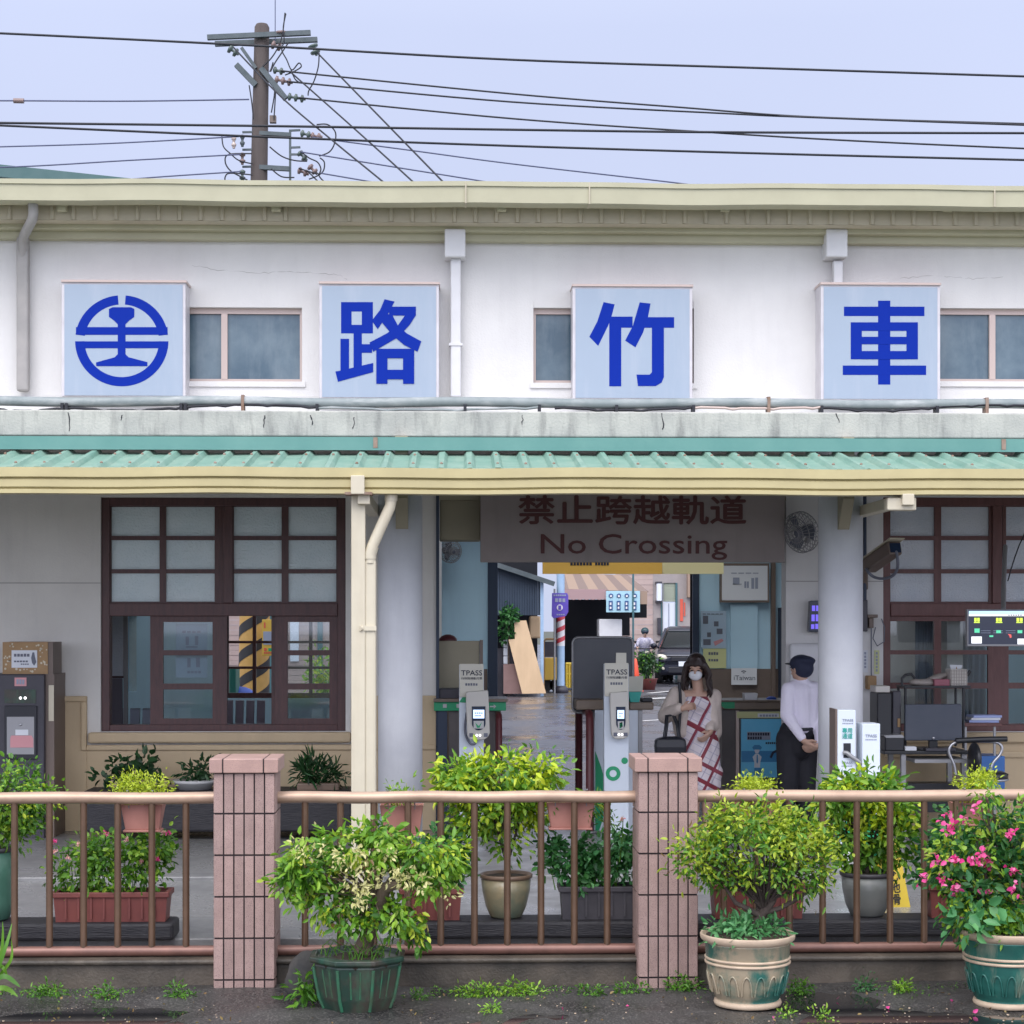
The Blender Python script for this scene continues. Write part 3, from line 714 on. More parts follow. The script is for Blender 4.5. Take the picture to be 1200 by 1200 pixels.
# right wing: white wall beside the column, tan dado, window of the office
wr=hole(1035,583,1420,857); xhr=PX(921,YW)
grid_wall(MB(),xhr,XR,.0,zwt,YW,YW+.24,[wr]).build('right_wing_wall','white_wall',ST)
MB().box(PX(1012,YW),wr[0]-.0,YW-.03,YW,.028,PZ(868,YW)).box(wr[0],XR,YW-.03,YW,.028,wr[2]-.1).build('tan_dado','tan_wall',ST)
MB().box(wr[0],XR,YW-.055,YW-.03,wr[2]-.24,wr[2]-.18).build('dado_moulding','tan_wall',ST,bevel=.012)
MB().box(wr[0]-.03,XR,YW-.09,YW,wr[2]-.1,wr[2]-.005).build('window_sill','tan_wall',ST,bevel=.02)
MB().box(xhr,wr[0],YW-.004,YW,PZ(681,YW)-.004,PZ(681,YW)+.004).build('wall_joint','pipe_grey',ST)
w,Ya=big_window(1035,1420,(1169,1300),'red_wood','frosted_fine',None)
sash(w,Ya,'red_wood','frosted_fine',1038,1164,589,708,[(1040.5,1095),(1103,1159)],RU)
sash(w,Ya,'red_wood','frosted_fine',1175,1297,589,708,[(1179,1233),(1241,1293)],RU)
sash(w,Ya,'red_wood','frosted_fine',1304,1412,589,708,[(1308,1358),(1364,1408)],RU)
RR=[(728,762),(767,800),(807,848)]
sash(w,Ya,'red_wood','clear_glass',1038,1164,721,851,[(1042,1095),(1103,1158)],RR)
sash(w,Ya,'red_wood','clear_glass',1160,1290,721,851,[(1182,1236),(1242,1286)],RR,dy=.06)
sash(w,Ya,'red_wood','clear_glass',1286,1412,721,851,[(1292,1345),(1351,1408)],RR,dy=.03)
# hall and rooms
YB=25.0
ce=MB()
for i in range(len(ed)-1):
    for (ya,yb) in ((YW+.24,19.2),(19.2,SY0),(SY0,SY1),(SY1,YB+.2)):
        if not ((i%2==1 and ya==SY0) or (i==3 and ya==19.2)): ce.box(ed[i],ed[i+1],ya,yb,3.38,3.40)  # ceiling left open below the added roof openings
ce.build('ceiling','ceiling',ST)
xbl,xbr=PX(583,YB),PX(811,YB)
bw=[(PX(266,YB),PX(404,YB),PZ(818,YB),PZ(700,YB)),(xbl,xbr,.0,2.95),(PX(40,YB),PX(110,YB),PZ(818,YB),PZ(700,YB)),(PX(150,YB),PX(160,YB),PZ(810,YB),PZ(715,YB))]
grid_wall(MB(),XL,XR,.0,3.38,YB,YB+.2,bw).build('back_wall','blue_wall',ST)
bd=MB(); zdd=PZ(784,YB)
for a_,c_ in ((XL+.2,bw[2][0]),(PX(511,YB),xbl-.135),(xbr+.095,PX(930,YB))): MB().box(a_,c_,YB-.03,YB,.03,zdd).build('brown_dado','brown_dado',ST)
MB().box(xbl-.13,xbl,YB-.05,YB+.22,.03,2.95).build('door_jamb','navy_frame',ST,bevel=.006); MB().box(xbr,xbr+.09,YB-.05,YB+.22,.03,2.95).build('door_jamb','navy_frame',ST,bevel=.006)
MB().pb(904,655,909,850,YB-.08,YB-.001).build('wall_pipe','machine_side',ST); MB().pb(916,712,923,850,YB-.3,YB-.001).build('side_door_frame','navy_frame',ST)
# back windows of the waiting room
Yb=YB+.05
for (a,c,cols) in ((266,404,[(268,296),(300,322),(337,362),(366,400)]),(40,110,[(44,72),(77,106)])):
    s_=MB(); holes=[(PX(p_,Yb),PX(q,Yb),PZ(d,Yb,p_),PZ(b,Yb,p_)) for p_,q in cols for b,d in ((722,751),(754,781),(784,812))]
    grid_wall(s_,PX(a,Yb),PX(c,Yb),PZ(818,Yb),PZ(700,Yb),Yb,Yb+.05,holes); ww=s_.build('rear_window','dark_wood',ST)
MB().box(bw[3][0],bw[3][1],YB+.08,YB+.10,bw[3][2],bw[3][3]).build('frosted_light','frosted',ST)
MB().box(xhl-.12,xhl+.0,YW+.24,YB,.03,3.38).build('hall_side_wall','grey_wall',ST)
xo=PX(934,YB)
MB().box(xo,xo+.15,YW+.24,YB,.03,3.38).build('office_partition','grey_wall',ST)
MB().box(XL,XL+.2,YW+.24,YB,0,3.38).build('end_wall','grey_wall',ST); MB().box(XR-.2,XR,YW+.24,YB,0,3.38).build('end_wall','grey_wall',ST)
sb=MB().pb(515,585,563,633,YW+.02,YW+.4).box(PX(563,YW),PX(920,YW),YW+.03,YW+.4,PZ(633,YW),PZ(585,YW)); sb.build('roller_shutter_box','shutter_tan',ST,bevel=.01)
MB().pb(511,578,514.5,985,YW-.03,YW+.2).build('shutter_guide','navy_frame',ST)
MB().pb(514.6,566,921,586,YW-.1,YW+.019).build('hall_lintel','shutter_tan',ST)
# curtains inside the office window (one cloth panel behind each light)
for (a,c) in ((1073,1094),(1108,1156),(1105,1112)):
    mb=MB(); Y=YW+.7; nn=24
    for i in range(nn+1):
        x=PX(a,Y)+(PX(c,Y)-PX(a,Y))*i/nn; y=Y+.025*sin(i*1.9)
        mb.v += [(x,y,PZ(850,Y)),(x,y,PZ(715,Y))]
    for i in range(nn): mb.f.append((2*i,2*i+2,2*i+3,2*i+1)); mb.sm.append(True)
    mb.build('office_curtain','curtain',ST).modifiers.new('t','SOLIDIFY').thickness=.004
# ------------------------------------------------------------------ light and sky
def lighting():
    w = bpy.data.worlds.new('World'); SC.world = w; w.use_nodes = True; nt = w.node_tree; L = nt.links
    bg = nt.nodes['Background']; out = nt.nodes['World Output']
    EL, AZ = 48, 200                                     # veiled sun, high over the camera's left shoulder
    sk = _n(nt,'ShaderNodeTexSky'); sk.sky_type='NISHITA'; sk.sun_disc=False; sk.sun_elevation=radians(EL); sk.sun_rotation=radians(AZ); sk.dust_density=4.0
    # an overcast dome: three times brighter overhead than at the horizon
    tc = _n(nt,'ShaderNodeTexCoord'); sx = _n(nt,'ShaderNodeSeparateXYZ'); L.new(tc.outputs['Generated'], sx.inputs[0])
    rp = _n(nt,'ShaderNodeValToRGB'); L.new(sx.outputs['Z'], rp.inputs['Fac'])
    e = rp.color_ramp.elements; e[0].position=0.0; e[0].color=(.535,.585,.765,1); e[1].position=1.0; e[1].color=(1.1,1.14,1.28,1)
    e2 = e.new(.30); e2.color=(.55,.61,.825,1); e3=e.new(.5); e3.color=(.85,.90,1.06,1)
    no = _n(nt,'ShaderNodeTexNoise', Scale=2.2, Detail=4.0); L.new(tc.outputs['Generated'], no.inputs['Vector'])
    mr = _n(nt,'ShaderNodeMapRange'); mr.inputs['To Min'].default_value=.90; mr.inputs['To Max'].default_value=1.09; L.new(no.outputs['Fac'], mr.inputs['Value'])
    vm = _n(nt,'ShaderNodeVectorMath'); vm.operation='SCALE'; L.new(rp.outputs['Color'], vm.inputs[0]); L.new(mr.outputs[0], vm.inputs['Scale'])
    bg.inputs['Strength'].default_value=.05; L.new(sk.outputs[0], bg.inputs['Color'])
    b2 = _n(nt,'ShaderNodeBackground'); b2.inputs['Strength'].default_value=WORLD_STR; 
    # sky behind the camera brightened so light reaches in under the canopy
    mb_ = _n(nt,'ShaderNodeMapRange'); mb_.interpolation_type='SMOOTHSTEP'; mb_.inputs['From Min'].default_value=.35; mb_.inputs['From Max'].default_value=-.75; mb_.inputs['To Min'].default_value=0.0; mb_.inputs['To Max'].default_value=1.0
    L.new(sx.outputs['Y'], mb_.inputs['Value']); cm_ = _n(nt,'ShaderNodeMix'); cm_.data_type='RGBA'; L.new(mb_.outputs[0], cm_.inputs[0]); cm_.inputs[6].default_value=(1,1,1,1); cm_.inputs[7].default_value=(BACK*1.035,BACK*.985,BACK*.91,1); v2 = _n(nt,'ShaderNodeVectorMath'); v2.operation='MULTIPLY'; L.new(vm.outputs[0], v2.inputs[0]); L.new(cm_.outputs[2], v2.inputs[1]); L.new(v2.outputs[0], b2.inputs['Color'])
    ad = _n(nt,'ShaderNodeMixShader'); ad.inputs[0].default_value=.9; L.new(bg.outputs[0], ad.inputs[1]); L.new(b2.outputs[0], ad.inputs[2]); L.new(ad.outputs[0], out.inputs['Surface'])
    sun = bpy.data.lights.new('sun','SUN'); sun.energy=SUN_STR; sun.angle=radians(35); sun.color=(1,.97,.93)
    so = bpy.data.objects.new('sun', sun); COL.objects.link(so)
    az = radians(AZ); d = Vector((sin(az)*cos(radians(EL)), cos(az)*cos(radians(EL)), sin(radians(EL))))   # towards the sun
    so.rotation_euler = d.to_track_quat('Z','Y').to_euler()
    cam = bpy.data.cameras.new('camera'); cam.sensor_width=36; cam.lens=36*FL/1200; cam.shift_y=(HY-600)/1200; cam.clip_end=1500; cam.clip_start=.1
    co = bpy.data.objects.new('camera', cam); COL.objects.link(co); co.location=(0,0,CZ); co.rotation_euler=(radians(90),0,-YAW); SC.camera=co
    vs = SC.view_settings; SC.display_settings.display_device='sRGB'; vs.view_transform='Standard'; vs.look='None'; vs.exposure=EXPO; vs.gamma=1.0; vs.use_curve_mapping=False
    SC.render.resolution_x=SC.render.resolution_y=1024
    cy = SC.cycles; cy.max_bounces=8; cy.transparent_max_bounces=12; cy.use_denoising=True
WORLD_STR, SUN_STR, EXPO, BACK = 0.85, .7, 0.60, 2.6
# ------------------------------------------------------------------ four big box signs on the upper wall
def box_sign(a,b,c,d,label,polys,origin,emblem=False):
    Y=YW-.27
    t=thing('box_sign',label,'sign',(PX((a+c)/2,Y),YW,PZ(d,Y)))
    MB().pb(a,b,c,d,Y,YW).build('casing','sign_frame',t,bevel=.008)
    MB().pb(a+3.5,b+3.5,c-3.5,d-1.5,Y-.006,Y-.0005).build('face','sign_face',t)
    mb=MB(); ox,oy=origin
    for i,pl in enumerate(polys):
        Yp=Y-.0075-.0004*i
        mb.pprism([(ox+x/3.,oy+y/3.) for x,y in pl],Yp,Yp+.0012+.0004*i)
    mb.build('emblem' if emblem else 'character','sign_blue',t)
    MB().pb(a-.5,b-2.0,c+1,b+.6,Y-.02,YW).build('drip_edge','alu_pink',t)
    return t
def R(a,b,c,d): return [(a,b),(c,b),(c,d),(a,d)]
cx,cy,RO,RI=428.,598.,164.,131.
logo=[]
def arc(a0,a1,n=30):
    o=[];i_=[]
    for k in range(n+1):
        a=a0+(a1-a0)*k/n
        o.append((cx+RO*cos(a),cy-RO*.975*sin(a))); i_.append((cx+RI*cos(a),cy-RI*.975*sin(a)))
    return o+i_[::-1]
import math as _m
a_=_m.asin(22/160.); b_=_m.asin(150/160.)
logo.append(arc(a_,_m.acos(14/164.))); logo.append(arc(pi-_m.acos(14/164.),pi-a_))
logo.append(arc(-pi+_m.asin(2/160.),-_m.asin(2/160.),48))
logo.append(R(267,550,589,577)); logo.append(R(266,600,590,624))
logo.append([(383,486),(396,480),(460,480),(472,486),(472,514),(455,526),(441,540),(441,645),(452,656),(518,673),(518,687),(338,687),(338,674),(403,656),(414,645),(414,540),(400,526),(383,514)])
box_sign(72,330,217.5,465,'square pale-blue box sign with the round blue railway emblem on the upper wall',logo,(0,200),True)
lu=[R(299,462,336,572),R(372,462,411,572),R(336,462,372,495),R(336,542,372,572),R(343,572,372,698),R(372,610,408,640),R(297,591,327,706),
    [(279,706),(288,742),(412,708),(412,676),(343,692),(297,703)],
    [(452,452),(487,460),(466,500),(428,557),(407,527),(436,490)],R(468,478,562,509),
    [(524,508),(562,508),(540,542),(500,585),(412,636),(399,604),(460,572),(498,545)],
    [(452,500),(480,509),(498,543),(530,572),(581,600),(568,636),(520,612),(480,578),(440,530)],
    R(423,626,462,749),R(517,626,556,749),R(462,626,517,659),R(462,700,517,733)]
box_sign(374,332,514.5,467,'square pale-blue box sign with a dense two-part character, second from the left',lu,(300,200))
zhu=[[(322,462),(361,470),(350,512),(338,545),(303,616),(272,584),(300,530)],R(342,513,424,552),R(342,545,384,758),
     [(449,463),(487,467),(478,515),(460,570),(434,621),(398,597),(425,545)],R(465,515,570,552),
     [(492,550),(534,550),(534,725),(526,745),(505,757),(443,757),(438,717),(484,717),(492,708)]]
box_sign(671,335,811.5,468,'square pale-blue box sign with an open six-stroke character, third from the left',zhu,(600,200))
che=[R(537,457,580,752),R(417,478,700,511),R(413,685,706,718),R(441,533,480,663),R(637,533,677,663),R(480,533,637,563),R(480,584,637,610),R(480,634,637,663)]
box_sign(962,333,1102,469,'square pale-blue box sign with a barred upright character, rightmost on the wall',che,(850,200))

# ------------------------------------------------------------------ the painted pipe on the slab and its drooping cables
Yk=15.32
t=thing('conduit_pipe','long grey-green pipe with flaking white paint running along the concrete slab edge','pipe',(0,Yk,zs1))
pm=MB(); zc=PZ(472,Yk); pts=[]
for i in range(61):
    x=XL+(XR-XL)*i/60.; pts.append((x,Yk+.006*sin(i*1.3),zc+.008*sin(i*.9)))
pm.tube(pts,.040,12).build('pipe','conduit_paint',t)
for px in (74,79,213,218,285,372,632,900,962,1097,1155,722,812,545):
    MB().box(PX(px,Yk)-.012,PX(px,Yk)+.012,Yk-.052,Yk+.055,zs1,zc+.052 if px in (285,900,1155) else zc-.02).build('bracket','rust' if px in (285,900,1155) else 'wire_black',t)
for i,(x0,x1,sg,m_,lb) in enumerate(((-20,79,9,'wire_black','black cable sagging below the grey pipe at the far left of the slab'),(79,215,8,'wire_black','black cable bundle sagging below the pipe under the emblem sign'),(215,372,-6,'wire_black','black cable below the pipe from the emblem sign to the second box sign'),(372,632,6,'conduit_paint','grey-green cable below the pipe from the second to the third box sign'),(650,812,7,'wire_black','black cable sagging under the pipe at the third box sign'),(812,962,3,'alu_pink','pinkish cable below the pipe between the third and the fourth box sign'),(962,1097,8,'wire_black','black cable sagging under the pipe at the fourth box sign'),(1097,1230,-5,'wire_black','black cable below the pipe at the far right of the slab'))):
    pts=[P(x0+(x1-x0)*k/16.,477+sg*.5*sin(pi*k/16.)+(1.5 if k%5==0 else 0),Yk-.03) for k in range(17)]
    o=MB().tube(pts,.011,6).build('cable',m_,None,loc=tuple(pts[8])); tag(o,lb,'cable','cables along the slab pipe')

# ------------------------------------------------------------------ NO CROSSING board and the yellow board behind it
t=thing('hanging_sign','wide grey hanging board lettered No Crossing in dull red above the hall entrance','sign',(PX(741,16.9),16.9,PZ(659,16.9)))
MB().pb(563,572,920,659,16.9,16.97).build('board','nocross_board',t,bevel=.006)
text('禁止跨越軌道',608,581,874,614,16.895,'nocross_red',t,bold=.018)
text('No Crossing',634,626,852,656,16.895,'nocross_red',t,bold=.006,name='lettering')
t=thing('hanging_sign','narrow orange and pale-yellow board hanging inside the hall behind the crossing board','sign',(PX(741,24.0),24.0,PZ(673,24.0)))
MB().pb(636,630,776,672.5,24.0,24.08).build('orange_panel','orange_board',t)
MB().pb(776.2,630,848,672.5,24.0,24.08).build('yellow_panel','pale_yellow',t)
marks([(668,658,694,662.5,7),(697,658,714,662.5,5)],23.995,'ink',t)

# ------------------------------------------------------------------ platform fence: tiled posts and bronze rails
Yr=11.2
def tile_post(a,c,label):
    x0,x1=PX(a,11.0),PX(c,11.0); w=x1-x0; D=.36; z0=-.24; z1=PZ(905,11.0)
    t=thing('fence_post',label,'post',((x0+x1)/2,11.0,z0),'tiled fence posts')
    g_=.0056
    MB().box(x0+.006,x1-.006,11.006,11.0+D-.006,z0,z1).build('grout_core','grout',t)
    m=MB(); rows=[905,952.5,1001,1049.5,1098,1146.5,1195]; nc=6
    for i in range(6):
        za=PZ(rows[i],11.0)-g_; zb_=max(PZ(rows[i+1],11.0)+g_,z0)
        for j in range(nc):
            xa=x0+w*j/nc+g_*.8; xb=x0+w*(j+1)/nc-g_*.8
            e=random.uniform(0,.0015)
            m.box(xa,xb,11.0-e,11.01,zb_,za); m.box(xa,xb,11.0+D-.01,11.0+D,zb_,za)
            ya=11.0+D*j/nc+g_*.8+(.012 if j==0 else 0); yb=11.0+D*(j+1)/nc-g_*.8-(.012 if j==nc-1 else 0)
            m.box(x1-.008,x1+e,ya,yb,zb_,za); m.box(x0-e,x0+.008,ya,yb,zb_,za)
    m.build('tile_cladding','tile_pink',t)
    h=.022; zt2=PZ(888.5,11.0-.03); cb=MB().box(x0-h+.004,x1+h-.004,11.0-h+.004,11.0+D+h-.004,z1+.001,zt2-.004); cap=cb.build('cap','grout',t)
    m=MB(); xs=[x0-h,x0-h+w*.22,x1+h-w*.24,x1+h]
    for i in range(3): m.box(xs[i]+.003*(i>0),xs[i+1]-.003*(i<2),11.0-h,11.0+D+h,z1,zt2)
    m.build('cap_tile','tile_cap',cap,bevel=.006)
    return t
tile_post(250,322,'pink tiled fence post between the first and the second railing, left of the variegated bush')
tile_post(748,818,'pink tiled fence post in front of the woman, left of the round bush')
def railing(a,c,bal,label,yt):
    x0,x1=PX(a,Yr),PX(c,Yr); t=thing('railing',label,'railing',(x0,Yr,0),'bronze railings between the posts')
    zt3=PZ(934,Yr,520); zb3=PZ(1112.5,Yr,520)
    n=24
    MB().tube([(x0+(x1-x0)*k/n,Yr,zt3+.003*sin(k*.8)) for k in range(n+1)],.036,16).build('top_rail','rail_top',t)
    MB().tube([(x0+(x1-x0)*k/n,Yr,zb3) for k in range(n+1)],.031,14).build('bottom_rail','rail_pink',t)
    b0=MB().tube([(0,0,zb3+.02),(0,0,zt3-.02)],.0205,12).build('baluster','rail_bronze',None,loc=(0,0,0))
    me=b0.data; bpy.data.objects.remove(b0)
    for px in bal:
        o=bpy.data.objects.new('baluster',me); COL.objects.link(o); o.parent=t; o.location=(PX(px,Yr)-x0,0,-0.0)
    return t
railing(-470,252,(-424,-384,-343,-303,-263,-223,-183,-143,-103,-63,-22,17,58,98,138,178,218),'bronze railing left of the first tiled post, in front of the lantana trough',934)
railing(320,750,(357.5,399,438,478,516.5,556,594.5,634,673,711.5),'bronze railing between the two tiled posts',933)
railing(816,1720,(848,886,925,964,1004,1043,1083,1120.5,1159,1197,1236,1275,1314,1353,1392,1431,1470,1509,1548,1587,1626,1665,1704),'bronze railing right of the second tiled post, behind the round bush',931)
for (a,c,lb) in ((-120,203,'dark old timber sleeper under the lantana trough at the left'),(476,800,'dark old timber sleeper under the small tree in the tan pot, between the tiled posts'),(803,1130,'dark old timber sleeper behind the round bush at the right')):
    Ys=11.4; o=MB().box(PX(a,Ys),PX(c,Ys),Ys,Ys+.27,.004,.112); tag(o.build('timber_sleeper','timber',None,bevel=.02,loc=(PX((a+c)/2,Ys),Ys,.004)),lb,'timber beam','timber sleepers behind the fence')

# ------------------------------------------------------------------ plants
def stems(mb, base, cs, r0, r1, n, mid=.5):
    cs=list(cs); random.shuffle(cs); base=Vector(base)
    for q in cs[:n]:
        q=Vector(q); m=base.lerp(q,mid)+Vector((random.uniform(-.03,.03),random.uniform(-.03,.03),.04))
        mb.tube([base,base.lerp(m,.5)+Vector((random.uniform(-.01,.01),0,.02)),m,q],[r0,r0*.8,(r0+r1)/2,r1],6)
def blob_px(px,py,rx,ry,Y,rd=None):
    s_=Y/FL; c=P(px,py,Y); return ((c.x,c.y,c.z),(rx*s_,rd if rd else (rx+ry)/2*s_,ry*s_))
def foliage(t,blobs,layers,pieces=None):
    """layers: (part name, material, clumps, leaves per clump, spread, leaf length, width, filter)"""
    allc=[]
    for (nm,m_,cl,per,sig,ln,wd,kw) in layers:
        kw=dict(kw); pos,out,cs=crown_points(blobs,cl,per,sig,kw.pop('hollow',.45)); keep=kw.pop('keep',None)
        if keep:
            k=np.array([keep(p) for p in pos]); pos=pos[k]; out=out[k]
        mb=MB(); leaf_cloud(mb,pos,out,ln,wd,**kw); mb.build(nm,m_,t); allc+=cs
    return allc
def top_of(blobs, frac):
    z0=min(b[0][2]-b[1][2] for b in blobs); z1=max(b[0][2]+b[1][2] for b in blobs)
    def f(p): return (p[2]-z0)/(z1-z0)+RNG.normal(0,.12) > frac
    return f
def soil_disc(t,cx,cy,r,z): MB().lathe(cx,cy,[(r,z-.03),(r,z),(r*.5,z+.012),(.01,z+.016)],24).build('soil','soil',t)

# front left: octagonal green glazed pot with a variegated shrub
Y=10.5; s_=Y/FL; cx=PX(419,Y); zb=-.225; zr=PZ(1117,Y)
t=thing('potted_shrub','big octagonal green glazed pot with a cream-flecked green shrub in front of the railing','plant',(cx,Y,zb))
R8=pi/8
pot=MB().lathe(cx,Y,[(.185,zb),(.196,zb+.012),(.222,zb+.08),(.246,zb+.20),(.254,zr-.045),(.250,zr-.03),(.272,zr-.025),(.276,zr+.0),(.245,zr+.004),(.232,zr-.06)],8,smooth=False,rot=R8).build('pot','glaze_green',t,bevel=.008)
rb=MB()
for k in range(8):
    a=2*pi*k/8+R8
    rb.tube([(cx+r*cos(a),Y+r*sin(a),z) for r,z in ((.198,zb+.02),(.225,zb+.08),(.249,zb+.20),(.257,zr-.05))],.010,6)
    for u in (.35,.65):
        a2=a+u*pi/4; rr=cos(pi/8)/cos((u-.5)*pi/4)
        rb.tube([(cx+r*rr*cos(a2),Y+r*rr*sin(a2),z) for r,z in ((.222,zb+.09),(.245,zb+.20),(.252,zr-.06))],.006,6)
rb.build('raised_rib','glaze_rib',pot)
MB().lathe(cx,Y,[(.274,zr-.028),(.283,zr-.02),(.283,zr+.004),(.25,zr+.009),(.238,zr-.01)],8,smooth=False,rot=R8).build('rim','glaze_green',pot,bevel=.005)
soil_disc(t,cx,Y,.235,zr-.02)
tr=MB(); b0=P(425,1116,Y)
tr.tube([b0,P(430,1098,Y),P(438,1080,Y),P(444,1062,Y-.03),P(452,1040,Y-.08),P(468,1036,Y-.13)],[.06,.045,.042,.04,.036,.02],10)
tr.tube([P(438,1082,Y),P(420,1060,Y+.05),P(395,1035,Y),P(372,1020,Y)],[.04,.025,.018,.01],8)
tr.tube([P(446,1050,Y),P(470,1030,Y+.06),P(500,1010,Y)],[.03,.02,.01],8)
tr.tube([P(444,1062,Y-.02),P(436,1030,Y),P(428,1000,Y)],[.03,.018,.01],8).build('trunk','bark',t)
bl=[blob_px(415,994,64,20,Y,.26),blob_px(360,1016,38,22,Y,.19),blob_px(348,1036,26,16,Y-.03,.12),blob_px(505,1004,40,24,Y,.2),blob_px(385,1056,40,17,Y-.06,.16),blob_px(458,1072,30,15,Y-.08,.15),blob_px(470,1092,22,13,Y-.06,.1),blob_px(505,1032,28,14,Y-.05,.12),blob_px(400,1082,26,9,Y-.1,.09),blob_px(440,980,30,14,Y,.14)]
cs=foliage(t,bl,[('foliage','leaf_mid',58,24,.032,.058,.028,{'droop':.8}),('fresh_leaves','leaf_fresh',78,24,.030,.055,.027,{'hollow':.75,'droop':.8}),('young_leaves','leaf_lime',34,14,.026,.042,.02,{'hollow':.9,'droop':.6}),('dead_leaves','leaf_dead',9,5,.05,.05,.022,{})])
stv=MB(); stems(stv,P(440,1062,Y),cs,.010,.003,45); stv.build('twigs','bark',t)
bl2=[blob_px(420,1030,24,26,Y-.2,.05),blob_px(425,1003,40,13,Y-.22,.06),blob_px(365,998,26,7,Y-.16,.05),blob_px(470,1030,36,13,Y-.2,.05),blob_px(415,1050,12,14,Y-.22,.04),blob_px(500,1032,26,10,Y-.18,.05),blob_px(525,1045,16,7,Y-.14,.04)]
foliage(t,bl2,[('cream_leaves','leaf_cream',38,14,.024,.032,.014,{})])
MB_=MB()
for k in range(40):
    a=random.uniform(0,2*pi); r=random.uniform(.05,.22); q=Vector((cx+r*cos(a),Y+r*sin(a),zr-.02)); MB_.tube([q,q+Vector((random.uniform(-.03,.03),random.uniform(-.03,.03),.05)),q+Vector((random.uniform(-.09,.09),random.uniform(-.08,.08),random.uniform(.06,.13)))],[.004,.003,.001],4)
MB_.build('grass_tufts','leaf_mid',t)

# front right: round glazed pot with a clipped bush
def round_pot(t,cx,Y,zb,zr,rr,rb,m_):
    h=zr-zb
    pot=MB().lathe(cx,Y,[(rb*.98,zb),(rb*1.03,zb+.004),(rb*1.05,zb+.028),(rb*.97,zb+.032),(rb*1.04,zb+.05),(rb*1.22,zb+.30*h),(rr*.86,zb+.55*h),(rr*.90,zb+.86*h),(rr*.93,zb+.88*h),(rr*.80,zb+.885*h)],40).build('pot',m_,t)
    MB().lathe(cx,Y,[(rb*.99,zb-.001),(rb*1.05,zb+.002),(rb*1.075,zb+.016),(rb*1.05,zb+.030),(rb*.97,zb+.034)],40).build('foot','pot_clay',pot)
    bd=MB()
    for zz in (.60,.66): bd.lathe(cx,Y,[(rr*.855,zb+(zz-.022)*h),(rr*.90,zb+(zz-.012)*h),(rr*.905,zb+(zz+.012)*h),(rr*.865,zb+(zz+.022)*h)],40)
    bd.build('raised_band','pot_clay',pot)
    MB().lathe(cx,Y,[(rr*.90,zr-.055),(rr*.99,zr-.03),(rr*1.0,zr-.008),(rr*.985,zr),(rr*.93,zr-.004),(rr*.86,zr-.05)],44).build('rim','pot_clay',pot)
    sc=MB(); n=18
    for k in range(n):
        a=2*pi*k/n; pts=[]
        for j in range(9):
            u=-1+2*j/8.; aa=a+u*.135; z=zb+.07+.30*h*(1-u*u)**.5*0.9+.01; f=(z-zb)/h; r=np.interp(f,[0.05,.30,.55],[rb*1.04,rb*1.22,rr*.86])+.003
            pts.append((cx+r*cos(aa),Y+r*sin(aa),z))
        sc.tube(pts,.006,6)
    sc.build('petal_relief',m_,pot)
    return pot
Y=10.55; cx=PX(876,Y); zb=-.225; zr=PZ(1101,Y-.2)
t=thing('potted_shrub','round teal and clay glazed pot with a dense yellow-green rounded bush before the railing','plant',(cx,Y,zb))
round_pot(t,cx,Y,zb,zr,.268,.178,'glaze_teal'); soil_disc(t,cx,Y,.235,zr-.015)
tr=MB()
tr.tube([P(884,1100,Y),P(884,1086,Y),P(893,1072,Y),P(905,1055,Y),P(912,1035,Y)],[.038,.032,.028,.024,.012],10)
tr.tube([P(893,1075,Y),P(878,1066,Y-.02),P(862,1058,Y-.04),P(850,1040,Y)],[.022,.016,.013,.008],8)
tr.tube([P(896,1070,Y),P(915,1064,Y),P(940,1050,Y),P(955,1030,Y)],[.02,.014,.012,.006],8)
tr.tube([P(890,1080,Y),P(888,1050,Y+.06),P(880,1020,Y)],[.02,.014,.008],8); tr.build('trunk','bark_dark',t)
bl=[blob_px(888,1000,78,44,Y,.34),blob_px(832,1006,34,26,Y,.16),blob_px(942,1010,38,42,Y,.18),blob_px(895,962,62,18,Y,.2),blob_px(808,992,16,9,Y-.05,.08),blob_px(806,1015,14,8,Y-.05,.07),blob_px(848,968,22,12,Y,.1),blob_px(965,980,16,12,Y,.08),blob_px(938,1034,32,18,Y,.15),blob_px(858,1028,46,13,Y,.16),blob_px(925,975,34,18,Y,.14)]
cs=foliage(t,bl,[('foliage','leaf_mid',120,18,.036,.042,.019,{}),('fresh_leaves','leaf_olive',170,18,.034,.040,.018,{'hollow':.75,'keep':top_of(bl,.18)}),('tip_leaves','leaf_lime',105,14,.03,.036,.016,{'hollow':.85,'keep':top_of(bl,.45)}),('dead_leaves','leaf_dead',10,5,.05,.04,.018,{})])
stv=MB(); stems(stv,P(895,1066,Y),cs,.008,.002,70); stv.build('twigs','bark_dark',t)
g_=[(( cx,Y,zr+.02),(.22,.22,.03))]; foliage(t,g_,[('pot_weeds','leaf_mint',70,10,.03,.05,.024,{'up':.8})])

